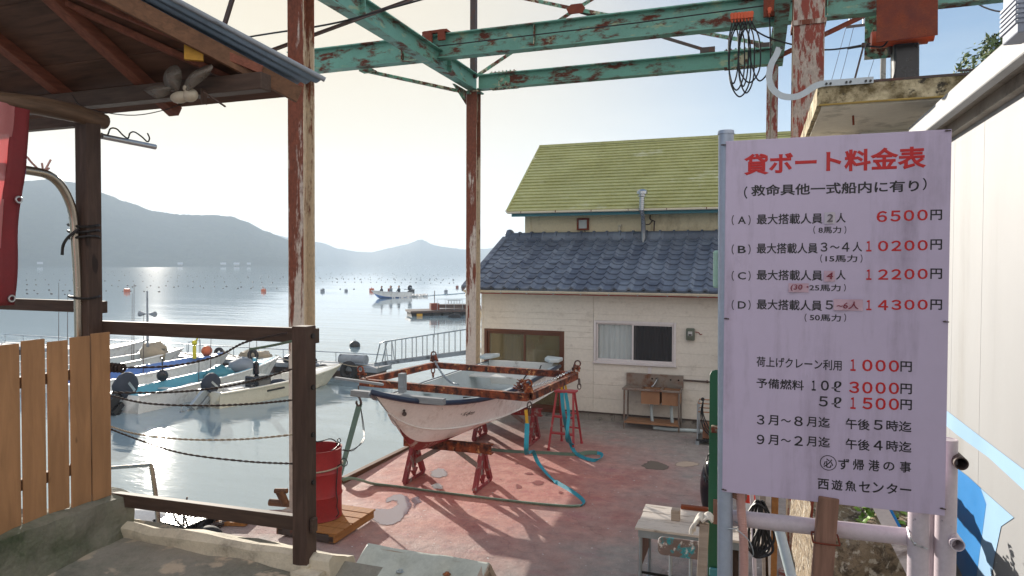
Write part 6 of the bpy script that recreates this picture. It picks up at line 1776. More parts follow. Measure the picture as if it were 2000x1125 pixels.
def railing():
    t = thing('timber_railing', 'dark brown timber railing with one square post and two rails', 'railing', (-2.32, 3.16, TZ))
    x = -2.325; y = 3.16
    mb = MB(); mb.b2((x - .046, y - .046, TZ + .04), (x + .046, y + .046, 3.055)); po = mb.build('post', M['wood_dark_z'], t, bev=.005)
    mb = MB()
    for z in (3.0, 2.72, 2.46, 2.2): mb.cyl((x + .046, y + .01, z), (x + .056, y + .01, z), .014, seg=8)
    mb.build('bolt', M['wire'], po)
    a, b = atY(196, 639, y + .07), atY(620, 656, y + .07); zz = (a.z + b.z) / 2; mb = MB(); mb.bar((-3.95, y + .07, a.z), (b.x, y + .07, b.z), .04, .082); mb.build('rail', M['wood_dark_x'], t, bev=.004)
    a, b = atY(218, 970, y + .02), atY(580, 1017, y + .02); mb = MB(); mb.bar((a.x - .1, y + .0, a.z), (x - .05, y + .0, b.z), .045, .078); mb.bar((x + .05, y, b.z), (x + .07, y, b.z), .045, .078); mb.build('rail', M['wood_dark_x'], t, bev=.004)
    mb = MB(); mb.b2((x - .055, y - .055, TZ - .02), (x + .055, y + .055, TZ + .06)); mb.box((x + .08, y - .02, TZ + .01), (.16, .2, .07)); o = mb.build('footing', M['kerb']); roughen(o, .012, 14, 5); tag(o, 'small rough concrete footing at the base of the railing post', 'footing')
    R = [("rope", 'dark knotted rope rising to the right under the top rail', [(212, 718), (330, 715), (420, 697), (480, 668), (560, 650)], .007, 'rope'),
         ("rope", 'dark beaded rope sagging across the boats, second from the top', [(218, 767), (330, 766), (420, 758), (500, 742), (582, 717)], .0065, 'rope'),
         ("rope", 'dark beaded rope just above the waterline of the boats, third from the top', [(212, 772), (290, 788), (400, 792), (500, 788), (582, 780)], .0065, 'rope'),
         ("rope", 'thin rope nearly level above the sun glitter, fourth from the top', [(216, 833), (270, 848), (360, 858), (470, 858), (582, 848)], .006, 'rope_pale'),
         ("rope", 'lowest thin rope slanting down to the railing post', [(216, 838), (280, 862), (360, 886), (480, 901), (582, 906)], .006, 'rope')]
    for nm, lab, pts, r, m in R:
        P = spline([atY(px, py, y + .01) for px, py in pts], 22)
        mb = MB()
        for k in range(2): mb.tube([p + V((.0, r * .6 * cos(i * 1.3 + pi * k), r * .6 * sin(i * 1.3 + pi * k))) for i, p in enumerate(P)], r * .55, 6)
        tag(mb.build(nm, M[m], smooth=70), lab, 'rope', 'ropes strung between the fence and the post')
    mb = MB(); p = atY(222, 718, y)
    for k in range(5): mb.tube([p + V((-.05 + k * .03, .022 * cos(a), .022 * sin(a))) for a in [2 * pi * i / 10 for i in range(10)]], .009, 5, closed=True)
    mb.tube(spline([p, atY(205, 740, y - .03), atY(204, 765, y - .03)], 5), .006, 5); tag(mb.build('rope_knot', M['rope'], smooth=60), 'thick rope knot tied at the edge of the last fence plank', 'knot')
    mb = MB(); P = spline([atY(488, 682, y + .03), atY(520, 677, y + .03), atY(563, 668, y + .03), atY(595, 660, y + .03)], 5); mb.tube(P, .008, 6); tag(mb.build('green_rope', M['olive_strap'], smooth=60), 'short green rope end tied to the top rail', 'rope')
railing()

def shore_clutter():
    # bent pole standing in the water
    mb = MB(); a = atZ(310, 1042, 0); d = a.y
    P = [atY(312, 1045, d), atY(303, 960, d), atY(298, 925, d), atY(295, 908, d)]
    mb.tube(P, .028, 10); mb.tube([P[-1], atY(215, 914, d)], .022, 10)
    tag(mb.build('bent_pole', M['steel_tube'], smooth=50), 'bent brown pole standing at the water edge in the sun glitter', 'pole')
    b = atZ(470, 1020, 0)
    def crate():
        c = atZ(335, 1042, 0); t = thing('mesh_crate', 'black plastic mesh crate lying on the dock behind the kerb', 'crate', tuple(c))
        mb = MB(); u = V((.95, -.1, 0)).normalized(); w = V((.1, .95, 0)).normalized()
        c = c + V((-.1, .25, .12))
        for k in range(13): mb.bar(c + u * (k * .06 - .36) - w * .25, c + u * (k * .06 - .36) + w * .25, .014, .014)
        for k in range(9): mb.bar(c - u * .38 + w * (k * .06 - .24), c + u * .38 + w * (k * .06 - .24), .014, .014)
        for s in (-1, 1): mb.bar(c - u * .38 + w * .25 * s - V((0, 0, .05)), c + u * .38 + w * .25 * s - V((0, 0, .05)), .02, .1); mb.bar(c - w * .25 + u * .38 * s - V((0, 0, .05)), c + w * .25 + u * .38 * s - V((0, 0, .05)), .02, .1)
        mb.build('grille', M['plastic_black'], t)
    crate()
    mb = MB(); P = spline([atZ(375, 1036, .04), atZ(400, 1030, .04), atZ(430, 1022, .04), atZ(455, 1016, .04)], 8)
    for i, p in enumerate(P):
        d = V((1, .2, 0)); u = V((0, 1, .3 if i % 2 else -.6)).normalized()
        mb.tube([p + d * (.045 * cos(a)) + u * (.03 * sin(a)) for a in [2 * pi * k / 10 for k in range(10)]], .011, 5, closed=True)
    tag(mb.build('mooring_chain', M['dark_steel'], smooth=60), 'heavy mooring chain lying on the dock between the crate and the board', 'chain')
    p = atZ(458, 1020, 0); mb = MB(); mb.box(p + V((0, 0, .03)), (.42, .3, .05), .3); tag(mb.build('small_board', M['pallet_wood'], bev=.004), 'small tan board lying on the dock at the end of the chain', 'board')
    mb = MB(); q = atZ(445, 1028, .02); mb.tube(spline([p + V((-.15, 0, .08)), p + V((-.18, -.1, .12)), p + V((-.1, -.25, .02)), p + V((-.02, -.22, .02)), p + V((-.06, -.05, .08))], 6), .011, 6); tag(mb.build('rope_loop', M['rope'], smooth=60), 'loop of dark rope hanging over the small tan board', 'rope')
    p = atZ(372, 1040, 0); mb = MB(); mb.cyl(p + V((-.22, -.06, .06)), p + V((.12, .10, .06)), .05, seg=14); tag(mb.build('black_roller', M['rubber'], smooth=40), 'short black rubber roller beside the mesh crate', 'roller')
    p = atZ(402, 1046, 0); mb = MB(); mb.ball(p + V((0, .05, -.02)), .17, 16, 10, (1.1, .8, .7)); tag(mb.build('black_fender', M['rubber'], smooth=60), 'low black rounded fender lying just behind the kerb', 'fender')
    p = atZ(345, 1010, 0.05); mb = MB(); mb.tube(spline([p, p + V((-.05, 0, .12)), p + V((.06, .02, .2)), p + V((.12, 0, .1)), p + V((.16, .02, .28))], 6), .012, 6); mb.ball(p + V((.05, 0, .05)), .06); tag(mb.build('bent_wire', M['dark_steel'], smooth=60), 'tangle of bent wire at the corner of the dock', 'wire')
    p = atZ(262, 1035, .0); mb = MB(); mb.ball(p + V((-.1, .2, -.05)), .34, 20, 12, (1.5, .8, .75)); tag(mb.build('white_float', M['hull_white'], smooth=70), 'big pale rounded float by the bent pole behind the kerb', 'float')
    p = atZ(556, 992, 0); mb = MB(); mb.cyl(p + V((-.25, 0, .05)), p + V((.12, .05, .05)), .05, seg=12); mb.cyl(p + V((0, .02, .05)), p + V((-.08, .0, .22)), .055, .06, seg=12); mb.cyl(p + V((-.16, 0, .22)), p + V((.02, .03, .23)), .035, seg=10); tag(mb.build('mooring_cleat', M['wood_dark_y'], smooth=40), 'orange brown wooden mooring cleat at the foot of the near column', 'cleat')
shore_clutter()

# ---------------------------------------------------------------- price board and the pipes around it
SY = 2.45
def price_sign():
    a, b, c, d = atY(1416, 276, SY), atY(1857, 252, SY), atY(1848, 1000, SY), atY(1412, 968, SY)
    t = thing('price_sign', 'tall pale lilac price board with red and black Japanese lettering wired to pipes', 'sign', tuple((a + c) / 2))
    mb = MB(); x0, x1, z1, z0 = (a.x + d.x) / 2, (b.x + c.x) / 2, (a.z + b.z) / 2, (c.z + d.z) / 2
    mb.b2((x0, SY, z0), (x1, SY + .006, z1)); bd = mb.build('board', M['sign_face'], t, bev=.0015)
    yT = SY - .0006
    def line(body, L_, R_, hpx, mat, name='lettering', weight=.018, y=None, slant=0):
        y = yT if y is None else y
        P, Q = atY(*L_, SY), atY(*R_, SY); zc = (P.z + Q.z) / 2
        depth = (P - EYE).dot(_f) * .5 + (Q - EYE).dot(_f) * .5
        h = hpx * depth / FPX
        vs, fs = txt_mesh(body, weight)
        xa, xb = min(v.x for v in vs), max(v.x for v in vs); za, zb = min(v.y for v in vs), max(v.y for v in vs)
        sx = (Q.x - P.x) / (xb - xa); sz = h / (zb - za)
        mb = MB(); mb.add([(P.x + (v.x - xa) * sx + slant * (v.y - za) * sz, y - v.z * sz * .35, zc - h / 2 + (v.y - za) * sz) for v in vs], fs)
        o = mb.build(name, M[mat], t, fix=False); o['label'] = body if False else ''
        del o['label']
        return o
    K, Rr = 'ink_black', 'ink_red'
    line('貸ボート料金表', (1453, 323.5), (1809, 305), 43, Rr, 'heading', .03)
    line('（', (1453, 376), (1460, 376), 24, K); line('救命具他一式船内に有り', (1467, 374.5), (1795, 360.5), 23, K, weight=.022); line('）', (1802, 359.5), (1810, 359.5), 24, K)
    for tag_, y, y2 in (('(A)', 430, 428), ('(B)', 487.2, 485.5), ('(C)', 538.7, 538), ('(D)', 595.6, 595.6)):
        line('（', (1429, y), (1433.5, y), 20, K); line(tag_[1], (1441, y), (1457, y), 14.5, K); line('）', (1461.5, y), (1466, y), 20, K)
        if tag_ == '(B)': line('最大搭載人員', (1478, y2), (1597.5, y2 - 1), 20.5, K, weight=.017)
        elif tag_ == '(D)': line('最大搭載人員', (1478, y2), (1606, y2), 20.5, K, weight=.017); line('５', (1612, y2), (1627, y2), 18, K, weight=.017)
        else: line('最大搭載人員', (1478, y2), (1607, y2 - 1), 20.5, K, weight=.017)
    line('人', (1633, 425.5), (1652, 425.5), 19, K); line('人', (1633, 537), (1652, 537), 19, K)
    line('３', (1602.5, 482.5), (1616, 482.5), 18, K, weight=.017); line('～', (1621, 482.5), (1640, 482.5), 6, K); line('４', (1644, 482.5), (1659, 482.5), 18, K, weight=.017); line('人', (1665, 482), (1684, 482), 19, K)
    def digits(s, x0, x1, y0, y1, h, mat):
        n = len(s); w = (x1 - x0) / (n - .22); s = ''.join(chr(0xFF10 + int(q)) for q in s)
        for i, ch in enumerate(s):
            k = i / max(1, n - 1); xa = x0 + i * w; f = .40 if ch == '１' else .78
            xa += (.78 - f) * w * .3
            yy = y0 + (y1 - y0) * k
            line(ch, (xa, yy), (xa + f * w, yy), h, mat, 'price', .024)
    digits('6500', 1712, 1812, 423, 420, 21.5, Rr); digits('10200', 1689, 1812, 481, 479, 20.5, Rr); digits('12200', 1689, 1812, 536.5, 535, 20.5, Rr); digits('14300', 1689, 1812, 596, 595, 20, Rr)
    for y in (419.6, 477.6, 534.6, 595): line('円', (1817, y), (1840, y), 20.5, K)
    def paren(s, x0, x1, y, h):
        line('（', (x0, y), (x0 + 4, y), h + 1, K); line(s, (x0 + 10, y), (x1 - 10, y), h - 1.5, K, weight=.018); line('）', (x1 - 4, y), (x1, y), h + 1, K)
    paren('8馬力', 1588.5, 1653, 449, 15); paren('15馬力', 1602, 1684.5, 505, 15.5); paren('50馬力', 1571.5, 1652.5, 620.5, 15.5)
    line('25馬力', (1580.6, 562), (1642, 562), 13.5, K, weight=.018); line('）', (1648, 562), (1652, 562), 15, K)
    line('荷上げクレーン利用', (1477.5, 708.5), (1644, 711.5), 20.5, K, weight=.015)
    digits('1000', 1658, 1756, 713, 715, 23, Rr); line('円', (1758.5, 716), (1781, 716), 20.5, K)
    line('予備燃料', (1477.5, 750), (1570, 750.5), 20, K, weight=.017); digits('10', 1583, 1619, 753, 753, 20, K); line('ℓ', (1624, 755), (1643.5, 755), 21, K, weight=0)
    digits('3000', 1658, 1756, 756.5, 758.5, 23, Rr); line('円', (1758.5, 759.5), (1781, 759.5), 20.5, K)
    line('５', (1599, 784), (1617, 784), 20, K, weight=.017); line('ℓ', (1624, 786), (1643.5, 786), 21, K, weight=0); digits('1500', 1658, 1756, 787.4, 789.5, 23, Rr); line('円', (1758.5, 790.5), (1781, 790.5), 20.5, K)
    def months(a_, b_, y0):
        yy = lambda x: y0 + (x - 1477) * .037
        line(a_, (1478, yy(1485)), (1493, yy(1485)), 19, K); line('月', (1500, yy(1510)), (1520, yy(1510)), 20, K, weight=.017); line('～', (1525, yy(1535)), (1545, yy(1535)), 6, K); line(b_, (1551, yy(1560)), (1568, yy(1560)), 19, K); line('月迄', (1575, yy(1590)), (1621, yy(1620)), 21, K, weight=.017)
    months('３', '８', 819.5); months('９', '２', 858)
    for ch, y in (('５', 827.6), ('４', 867.2)):
        line('午後', (1651.5, y), (1699, y + 2), 21.5, K, weight=.017); line(ch, (1706, y + 2.5), (1724, y + 2.5), 19.5, 'ink_maroon' if False else K); line('時迄', (1731, y + 4), (1780.5, y + 5.5), 21.5, K, weight=.017)
    line('必', (1608, 904.5), (1627.5, 904.5), 18, K); cc = atY(1617.6, 904, SY); rr = 15 * ((cc - EYE).dot(_f)) / FPX
    mb = MB(); n = 40
    mb.v = [V((cc.x + q * cos(2 * pi * k / n), yT, cc.z + q * sin(2 * pi * k / n))) for q in (rr, rr * .90) for k in range(n)]; mb.f = [(k, (k + 1) % n, n + (k + 1) % n, n + k) for k in range(n)]; mb.mi = [0] * n; mb.build('lettering', M[K], t, fix=False)
    for ch, x in (('ず', 1648), ('帰', 1676.5), ('港', 1707), ('の', 1736), ('事', 1768.5)):
        y = 906.5 + (x - 1648) * .047; line(ch, (x - 11, y), (x + 11, y), 22 if ch != 'の' else 17, K, weight=.017)
    for i, ch in enumerate('西遊魚センター'):
        x = 1608 + i * 26.8; y = 945.5 + i * 1.8
        line(ch, (x - 11, y), (x + 11, y), {'ー': 3.5}.get(ch, 21), K, weight=.017)
    # peeling correction patches with hand lettering
    def patch(x0, y0, x1, y1, s, mat, lx0, lx1, ly, lh, pm='patch'):
        A, B = atY(x0, y0, SY), atY(x1, y1, SY); mb = MB()
        mb.grid(lambda u, v: (A.x + (B.x - A.x) * u, SY - .003 - .004 * abs(sin(3.1 * u + v)) ** 3, A.z + (B.z - A.z) * v), 8, 6); mb.build('patch', M[pm], t, smooth=70, fix=False)
        line(s, (lx0, ly), (lx1, ly), lh, mat, 'patch_lettering', .012, SY - .0085, .12)
    patch(1610, 415, 1631, 437, '2', 'ink_grey', 1614, 1626, 426, 15); patch(1609, 529, 1630, 550, '4', 'ink_maroon', 1613, 1626, 538.5, 13, 'patch_pink')
    patch(1540, 553, 1579, 571, '(30・', 'ink_maroon', 1543, 1578, 562, 13, 'patch_pink'); patch(1628, 584, 1685, 607, '~6人', 'ink_maroon', 1633, 1676, 596, 15, 'patch_pink')
    mb = MB()
    for px, py in ((1412, 283), (1418, 622), (1413, 956), (1850, 255), (1846, 628), (1840, 993)):
        p = atY(px, py, SY - .002); mb.cyl(p + V((-.006, 0, 0)), p + V((.01, -.003, -.001)), .0022, seg=6); mb.ball(p, .003, 8, 6)
    mb.build('wire_tie', M['dark_steel'], t)
price_sign()

def sign_pipes():
    # standing pipe at the left edge of the board
    p = atY(1418, 262, SY + .03); q = atY(1426, 1120, SY + .03)
    t = thing('sign_post', 'tall pale blue grey steel pipe holding the left edge of the price board', 'post', (p.x, SY + .03, 0))
    mb = MB(); mb.cyl((q.x, SY + .034, 0), (p.x, SY + .034, p.z), .0255, seg=24); mb.cyl((p.x, SY + .034, p.z), (p.x, SY + .034, p.z + .012), .028, .026, seg=24); mb.build('pipe', M['pipe_grey'], t, smooth=40)
    mb = MB()
    for z in (3.80, 3.29, 2.66, 2.50): mb.tube([(q.x + .028 * cos(a), SY + .034 + .028 * sin(a), z + .004 * sin(a)) for a in [2 * pi * k / 20 for k in range(20)]], .002, 5, closed=True)
    mb.tube(spline([(q.x + .02, SY, 2.50), (q.x + .06, SY - .01, 2.47), (q.x + .075, SY - .01, 2.43), (q.x + .07, SY, 2.41)], 5), .0018, 4); mb.build('wire_tie', M['galv'], t)
    a, b = atY(1393, 489, SY + .07), atY(1412, 563, SY + .07); mb = MB(); mb.b2((a.x, SY + .062, b.z), (b.x + .03, SY + .085, a.z)); tag(mb.build('mint_plate', wmat('mint_paint', '#a9cdbb', .5, var=.1, bump=.05), bev=.008), 'pale mint green plate strapped behind the left sign post', 'plate')
    # right hand posts
    def post(px, ptop, r, y, lab, mat='pipe_white'):
        a = atY(px, ptop, y); tt = thing('pipe_post', lab, 'post', (a.x, y, 0), group='pipe posts at the right of the board')
        mb = MB(); mb.cyl((a.x, y, 0), (a.x, y, a.z), r, seg=24); mb.lathe((a.x, y, a.z), [(r, 0), (r, .001), (r * .85, .001), (r * .85, -.02), (0, -.02)], 24); mb.build('pipe', M[mat], tt, smooth=40); return a
    post(1850, 858, .030, SY + .06, 'white pipe post at the far right rising beside the board edge')
    post(1796, 930, .031, SY + .045, 'thick white pipe post under the right part of the board')
    post(1822, 930, .024, SY + .10, 'thinner white pipe post squeezed between the two thick posts')
    a = atY(1436, 1012, SY + .085); b = atY(1790, 1050, SY + .085)
    mb = MB(); mb.cyl((a.x - .02, SY + .085, a.z), (b.x + .02, SY + .085, b.z), .0275, seg=24); tag(mb.build('rail_pipe', M['pipe_white'], smooth=40), 'white horizontal rail pipe crossing behind the leaning wooden post', 'rail')
    for (px, py, lab, dy) in ((1878, 906, 'open ended stub of pipe beside the upper painted shadow band', .35), (1871, 1065, 'open ended stub of pipe below the board corner', .5)):
        p = atY(px, py, SY + .0); r = .020; mb = MB()
        mb.lathe(p, [(r * .82, .25), (r * .82, .0), (r, .0), (r, dy)], 24, axis='y'); mb.lathe(p, [(0, .24), (r * .82, .25)], 24, axis='y')
        tag(mb.build('pipe_stub', M['pipe_white'] if py > 1000 else M['dark_steel'], smooth=40), lab, 'pipe', 'pipe stubs right of the board')
    mb = MB(); c = atY(1787, 1062, SY + .0)
    mb.tube(spline([atY(1772, 1030, SY + .05), atY(1778, 1050, SY + .0), atY(1787, 1062, SY), atY(1800, 1068, SY + .01), atY(1812, 1072, SY + .01)], 4), .0025, 5); mb.ball(c, .006); tag(mb.build('binding_wire', M['alu'], smooth=60), 'twisted binding wire on the thick white post', 'wire')
    # leaning timber
    a, b = atY(1617, 975, SY + .02), atY(1605, 1128, SY + .02)
    mb = MB(); mb.bar(a + (a - b) * .05, b + (b - a) * 3, .062, .055, (0, 1, 0)); t = thing('timber_stake', 'split reddish square timber stake in front of the rail pipe', 'stake', tuple(b)); mb.build('stake', M['wood_old_z'], t, bev=.004)
    mb = MB(); c = atY(1612, 1052, SY + .02)
    mb.tube([c + V((.040 * (1 if cos(q) > 0 else -1) * min(1, abs(cos(q)) * 1.4), .038 * (1 if sin(q) > 0 else -1) * min(1, abs(sin(q)) * 1.4), .004 * sin(q))) for q in [2 * pi * k / 24 for k in range(24)]], .003, 5, closed=True); mb.build('wire_tie', M['rust_plate'], t)
    # ribbed hose
    pts = spline([atY(1446, 962, SY + .03), atY(1448, 1000, SY + .03), atY(1452, 1050, SY + .03), atY(1453, 1100, SY + .03), atY(1452, 1150, SY + .03)], 30)
    mb = MB(); mb.tube(pts, .014, 12, rs=[.0135 + .0022 * (i % 2) for i in range(len(pts))]); tag(mb.build('ribbed_hose', M['hose']), 'pinkish ribbed conduit hose running down beside the left sign post', 'hose')
    mb = MB(); p = atY(1440, 972, SY + .02)
    for k in range(3): mb.tube([p + V((.028 * cos(a), .03 + .026 * sin(a), -.006 + .008 * k + .006 * sin(a * 2))) for a in [2 * pi * i / 16 for i in range(16)]], .004, 5, closed=True)
    tag(mb.build('tape_wrap', M['wood_old_z'], smooth=60), 'frayed tape wrapped round the hose and post under the board', 'tape')
    # green channel post with foothold
    y = 4.0
    a, b = atY(1387, 722, y), atY(1414, 722, y); zt = a.z
    t = thing('green_post', 'dark green steel channel post with a pale foothold bracket', 'post', ((a.x + b.x) / 2, y, 0))
    P = [(1383, 1125), (1388, 740), (1389, 726), (1394, 720), (1414, 719), (1414, 1125)]
    mb = MB(); x0, x1 = a.x - .002, b.x
    mb.prism([(x0, y, 0), (x0, y, zt - .03), (x0 + .01, y, zt - .008), (x0 + .03, y, zt), (x1, y, zt), (x1, y, 0)], (0, .012, 0)); mb.prism([(x0, y + .012, 0), (x0, y + .012, zt - .04), (x0, y + .07, zt - .06), (x0, y + .07, 0)], (.008, 0, 0)); mb.prism([(x1 - .008, y + .012, 0), (x1 - .008, y + .012, zt - .02), (x1 - .008, y + .07, zt - .06), (x1 - .008, y + .07, 0)], (.008, 0, 0)); g = mb.build('channel', M['green_post'], t, bev=.002)
    c = atY(1400, 838, y - .02); mb = MB(); mb.box(c, (.06, .05, .035)); mb.tube([c + V((.03, -.01, .01)), c + V((.07, -.01, -.02)), c + V((.06, -.0, -.06))], .012, 8); mb.build('foothold', M['green_rusty'], t, bev=.005)
    c = atY(1402, 1000, y - .012); mb = MB(); mb.box(c, (.022, .02, .10)); mb.box(c + V((.0, .0, .0)), (.05, .01, .14)); mb.build('latch', M['wood_old_z'], t, bev=.004)
    c = atY(1397, 1118, y - .012); mb = MB(); mb.box(c, (.065, .02, .05)); mb.build('hinge_plate', M['teal_trim'], t, bev=.008)
    # ladder rail with the white glove
    a, b = atY(1376, 1022, 3.9), atY(1370, 1130, 3.9); mb = MB(); mb.bar(a, b + (b - a) * 2.5, .05, .04, (0, 1, 0)); tag(mb.build('ladder_rail', M['wood_old'], bev=.004), 'weathered wooden rail end with a white glove draped over it', 'rail')
    p = atY(1375, 1020, 3.88); t = thing('cotton_glove', 'white cotton work glove draped over the wooden rail end', 'glove', tuple(p))
    mb = MB(); mb.grid(lambda u, v: (p.x - .055 + .10 * u, p.y + .03 * sin(pi * v) - .03 + .07 * v, p.z + .035 * sin(pi * (.15 + .75 * (1 - abs(2 * u - 1)))) - .10 * max(0, .35 - u) * 1.5 - .01 * sin(9 * v)), 12, 10); mb.build('palm', M['cloth_white'], t, smooth=80, solid=.012)
    for k in range(4):
        q = p + V((-.05 + .004 * k, -.02 + .022 * k, -.01)); mb = MB(); mb.tube(spline([q + V((.02, 0, .015)), q, q + V((-.016, 0, -.03)), q + V((-.018, -.004, -.055 - .008 * (k % 2)))], 4), .009, 8); mb.build('finger', M['cloth_white'], t, smooth=60)
sign_pipes()

def right_clutter():
    # cone seen through the gap
    p = atZ(1462, 1040, 0); t = thing('traffic_cone', 'red and white traffic cone glimpsed below the left corner of the board', 'traffic cone', tuple(p))
    mb = MB(); mb.box(p + V((0, 0, .015)), (.38, .38, .03)); mb.build('base', M['orange_cone'], t, bev=.006)
    for i, (z0, z1, m) in enumerate(((.03, .28, 'orange_cone'), (.28, .40, 'hull_white'), (.40, .50, 'orange_cone'), (.50, .60, 'hull_white'), (.60, .72, 'orange_cone'))):
        r = lambda z: .155 - .17 * z
        mb = MB(); mb.cyl(p + V((0, 0, z0)), p + V((0, 0, z1)), r(z0), r(z1), 24); mb.build('band', M[m], t, smooth=40)
    # black cable bundle
    y = 3.2; mb = MB()
    for k in range(7):
        o = V((.012 * (k - 3), .01 * (k % 3), 0)); mb.tube(spline([atY(1484, 978, y) + o * .4, atY(1476 + k * 2, 1010, y) + o, atY(1470 + k * 4, 1055, y) + o, atY(1468 + k * 3, 1080, y), atY(1476 + k * 2, 1088, y), atY(1484 + k * 1.5, 1070, y) + o, atY(1486 + k, 1020, y), atY(1486, 985, y)], 6), .0055, 5)
    mb.tube(spline([atY(1470, 988, y), atY(1480, 984, y - .02), atY(1496, 994, y)], 4), .006, 5); tag(mb.build('cable_bundle', M['wire'], smooth=60), 'black electric cable coiled and hung behind the rail pipe', 'cable')
    # wooden slat frame
    t = thing('slat_frame', 'narrow frame of yellowish wooden slats standing between cable and stone wall', 'wooden frame', tuple(atY(1505, 1125, 3.4)))
    for (x0, x1, yy, m) in ((1499, 1501, 1130, 'wood_white'), (1514, 1510, 1130, 'pallet_wood'), (1490, 1496, 1130, 'wood_old')):
        a, b = atY(x0, 960, 3.4), atY(x1, yy, 3.4); mb = MB(); mb.bar(a, b + (b - a) * 1.2, .03, .03, (0, 1, 0)); mb.build('slat', M[m], t, bev=.003)
    for py in (1045, 1075): a, b = atY(1488, py, 3.41), atY(1516, py, 3.41); mb = MB(); mb.bar(a, b, .02, .03); mb.build('slat', M['wood_old'], t)
    a, b = atY(1468, 960, 3.5), atY(1470, 1010, 3.5); mb = MB(); mb.cyl(a, b + (b - a) * 5, .010, seg=10); tag(mb.build('thin_pipe', M['pipe_white'], smooth=40), 'thin white upright pipe behind the ribbed hose', 'pipe')
    a, b = atY(1522, 1035, 3.0), atY(1546, 1128, 2.9); mb = MB(); mb.cyl(a, b + (b - a) * 1.5, .020, seg=16); mb.cyl(a, a + (a - b) * .06, .024, seg=16); tag(mb.build('leaning_pipe', M['pvc'], smooth=40), 'grey plastic pipe leaning below the white rail pipe', 'pipe')
    # stone embankment
    mb = MB()
    def st(u, v):
        # from the base on the dock, up the face and back over the top
        x = .36 + .40 * u
        if v < .5: k = v / .5; y = 3.55 + .35 * k; z = 0 + 2.0 * k
        else: k = (v - .5) / .5; y = 3.9 + 3.2 * k; z = 2.0 + .28 * k
        if v < .5 and v > .3: z += .0
        n = mnoise.fractal(V((x, y, z)) * 3.1, 1, 2, 4) * .10 + abs(nz((x, y, z), 11)) * .05
        return (x - .07 * (1 - u) * (v > .2) + n * .3 * (u < .98), y - n * .8, z + n * .7)
    mb.grid(st, 60, 110)
    mb.grid(lambda u, v: (.36 + .04 * nz((u * 9, v * 9, 3)) - .06 * v, 3.55 + .35 * v + (3.5 - .3 * v) * u, 2.0 * v), 40, 30)
    tag(mb.build('stone_wall', M['stone'], smooth=60, fix=False), 'rough pebbly stone embankment seen below the price board', 'stone wall')
    a, b = atY(1650, 960, 4.6), atY(1641, 1020, 4.6); mb = MB(); mb.cyl(a, b + (b - a), .025, seg=14); tag(mb.build('short_pipe', M['pipe_white'], smooth=40), 'short white pipe standing on the stone wall behind the timber stake', 'pipe')
    # white and blue leaning board
    a, b = atY(1708, 970, 3.3), atY(1790, 1128, 3.0); mb = MB(); mb.bar(a, b + (b - a) * .4, .055, .012, (0, 1, 0)); t = thing('leaning_board', 'white board with a blue edge leaning below the right part of the board', 'board', tuple(b)); mb.build('board', M['wood_white'], t)
    d = V((.03, .01, .012)); mb = MB(); mb.bar(a + d, b + (b - a) * .4 + d, .012, .016, (0, 1, 0)); mb.build('blue_edge', M['blue_paint'], t)
    # leafy plant
    rr = random.Random(5)
    t = thing('leafy_plant', 'bright green leafy plant growing on the stone wall below the board', 'plant', tuple(atY(1735, 1060, 4.2)))
    mb = MB(); ml = MB()
    for k in range(34):
        base = atY(1715 + rr.uniform(-15, 60), 1085 + rr.uniform(-10, 25), 4.2 + rr.uniform(-.2, .3))
        tip = atY(1670 + rr.uniform(0, 110), 985 + rr.uniform(-25, 95), 4.2 + rr.uniform(-.3, .3))
        S = spline([base, (base + tip) / 2 + V((rr.uniform(-.05, .05), rr.uniform(-.05, .05), .05)), tip], 5); mb.tube(S, .0035, 4)
        for p in S[3:]:
            for q in range(2):
                d = V((rr.gauss(0, 1), rr.gauss(-.2, 1), rr.gauss(.2, .5))).normalized(); n_ = V((rr.gauss(0, .6), rr.gauss(-.4, .6), 1)).normalized(); w = d.cross(n_).normalized(); l = rr.uniform(.03, .06)
                n_ = w.cross(d)
                pts = [p, p + d * l * .35 + w * l * .34 - n_ * .004, p + d * l * .75 + w * l * .24, p + d * l - n_ * .008, p + d * l * .75 - w * l * .24, p + d * l * .35 - w * l * .34 - n_ * .004]
                ml.add(pts + [p + d * l * .5 + n_ * .006], [(i, (i + 1) % 6, 6) for i in range(6)])
    mb.build('stem', M['bark'], t); ml.build('leaf', M['leaf_bright'], t, smooth=50, fix=False)
right_clutter()
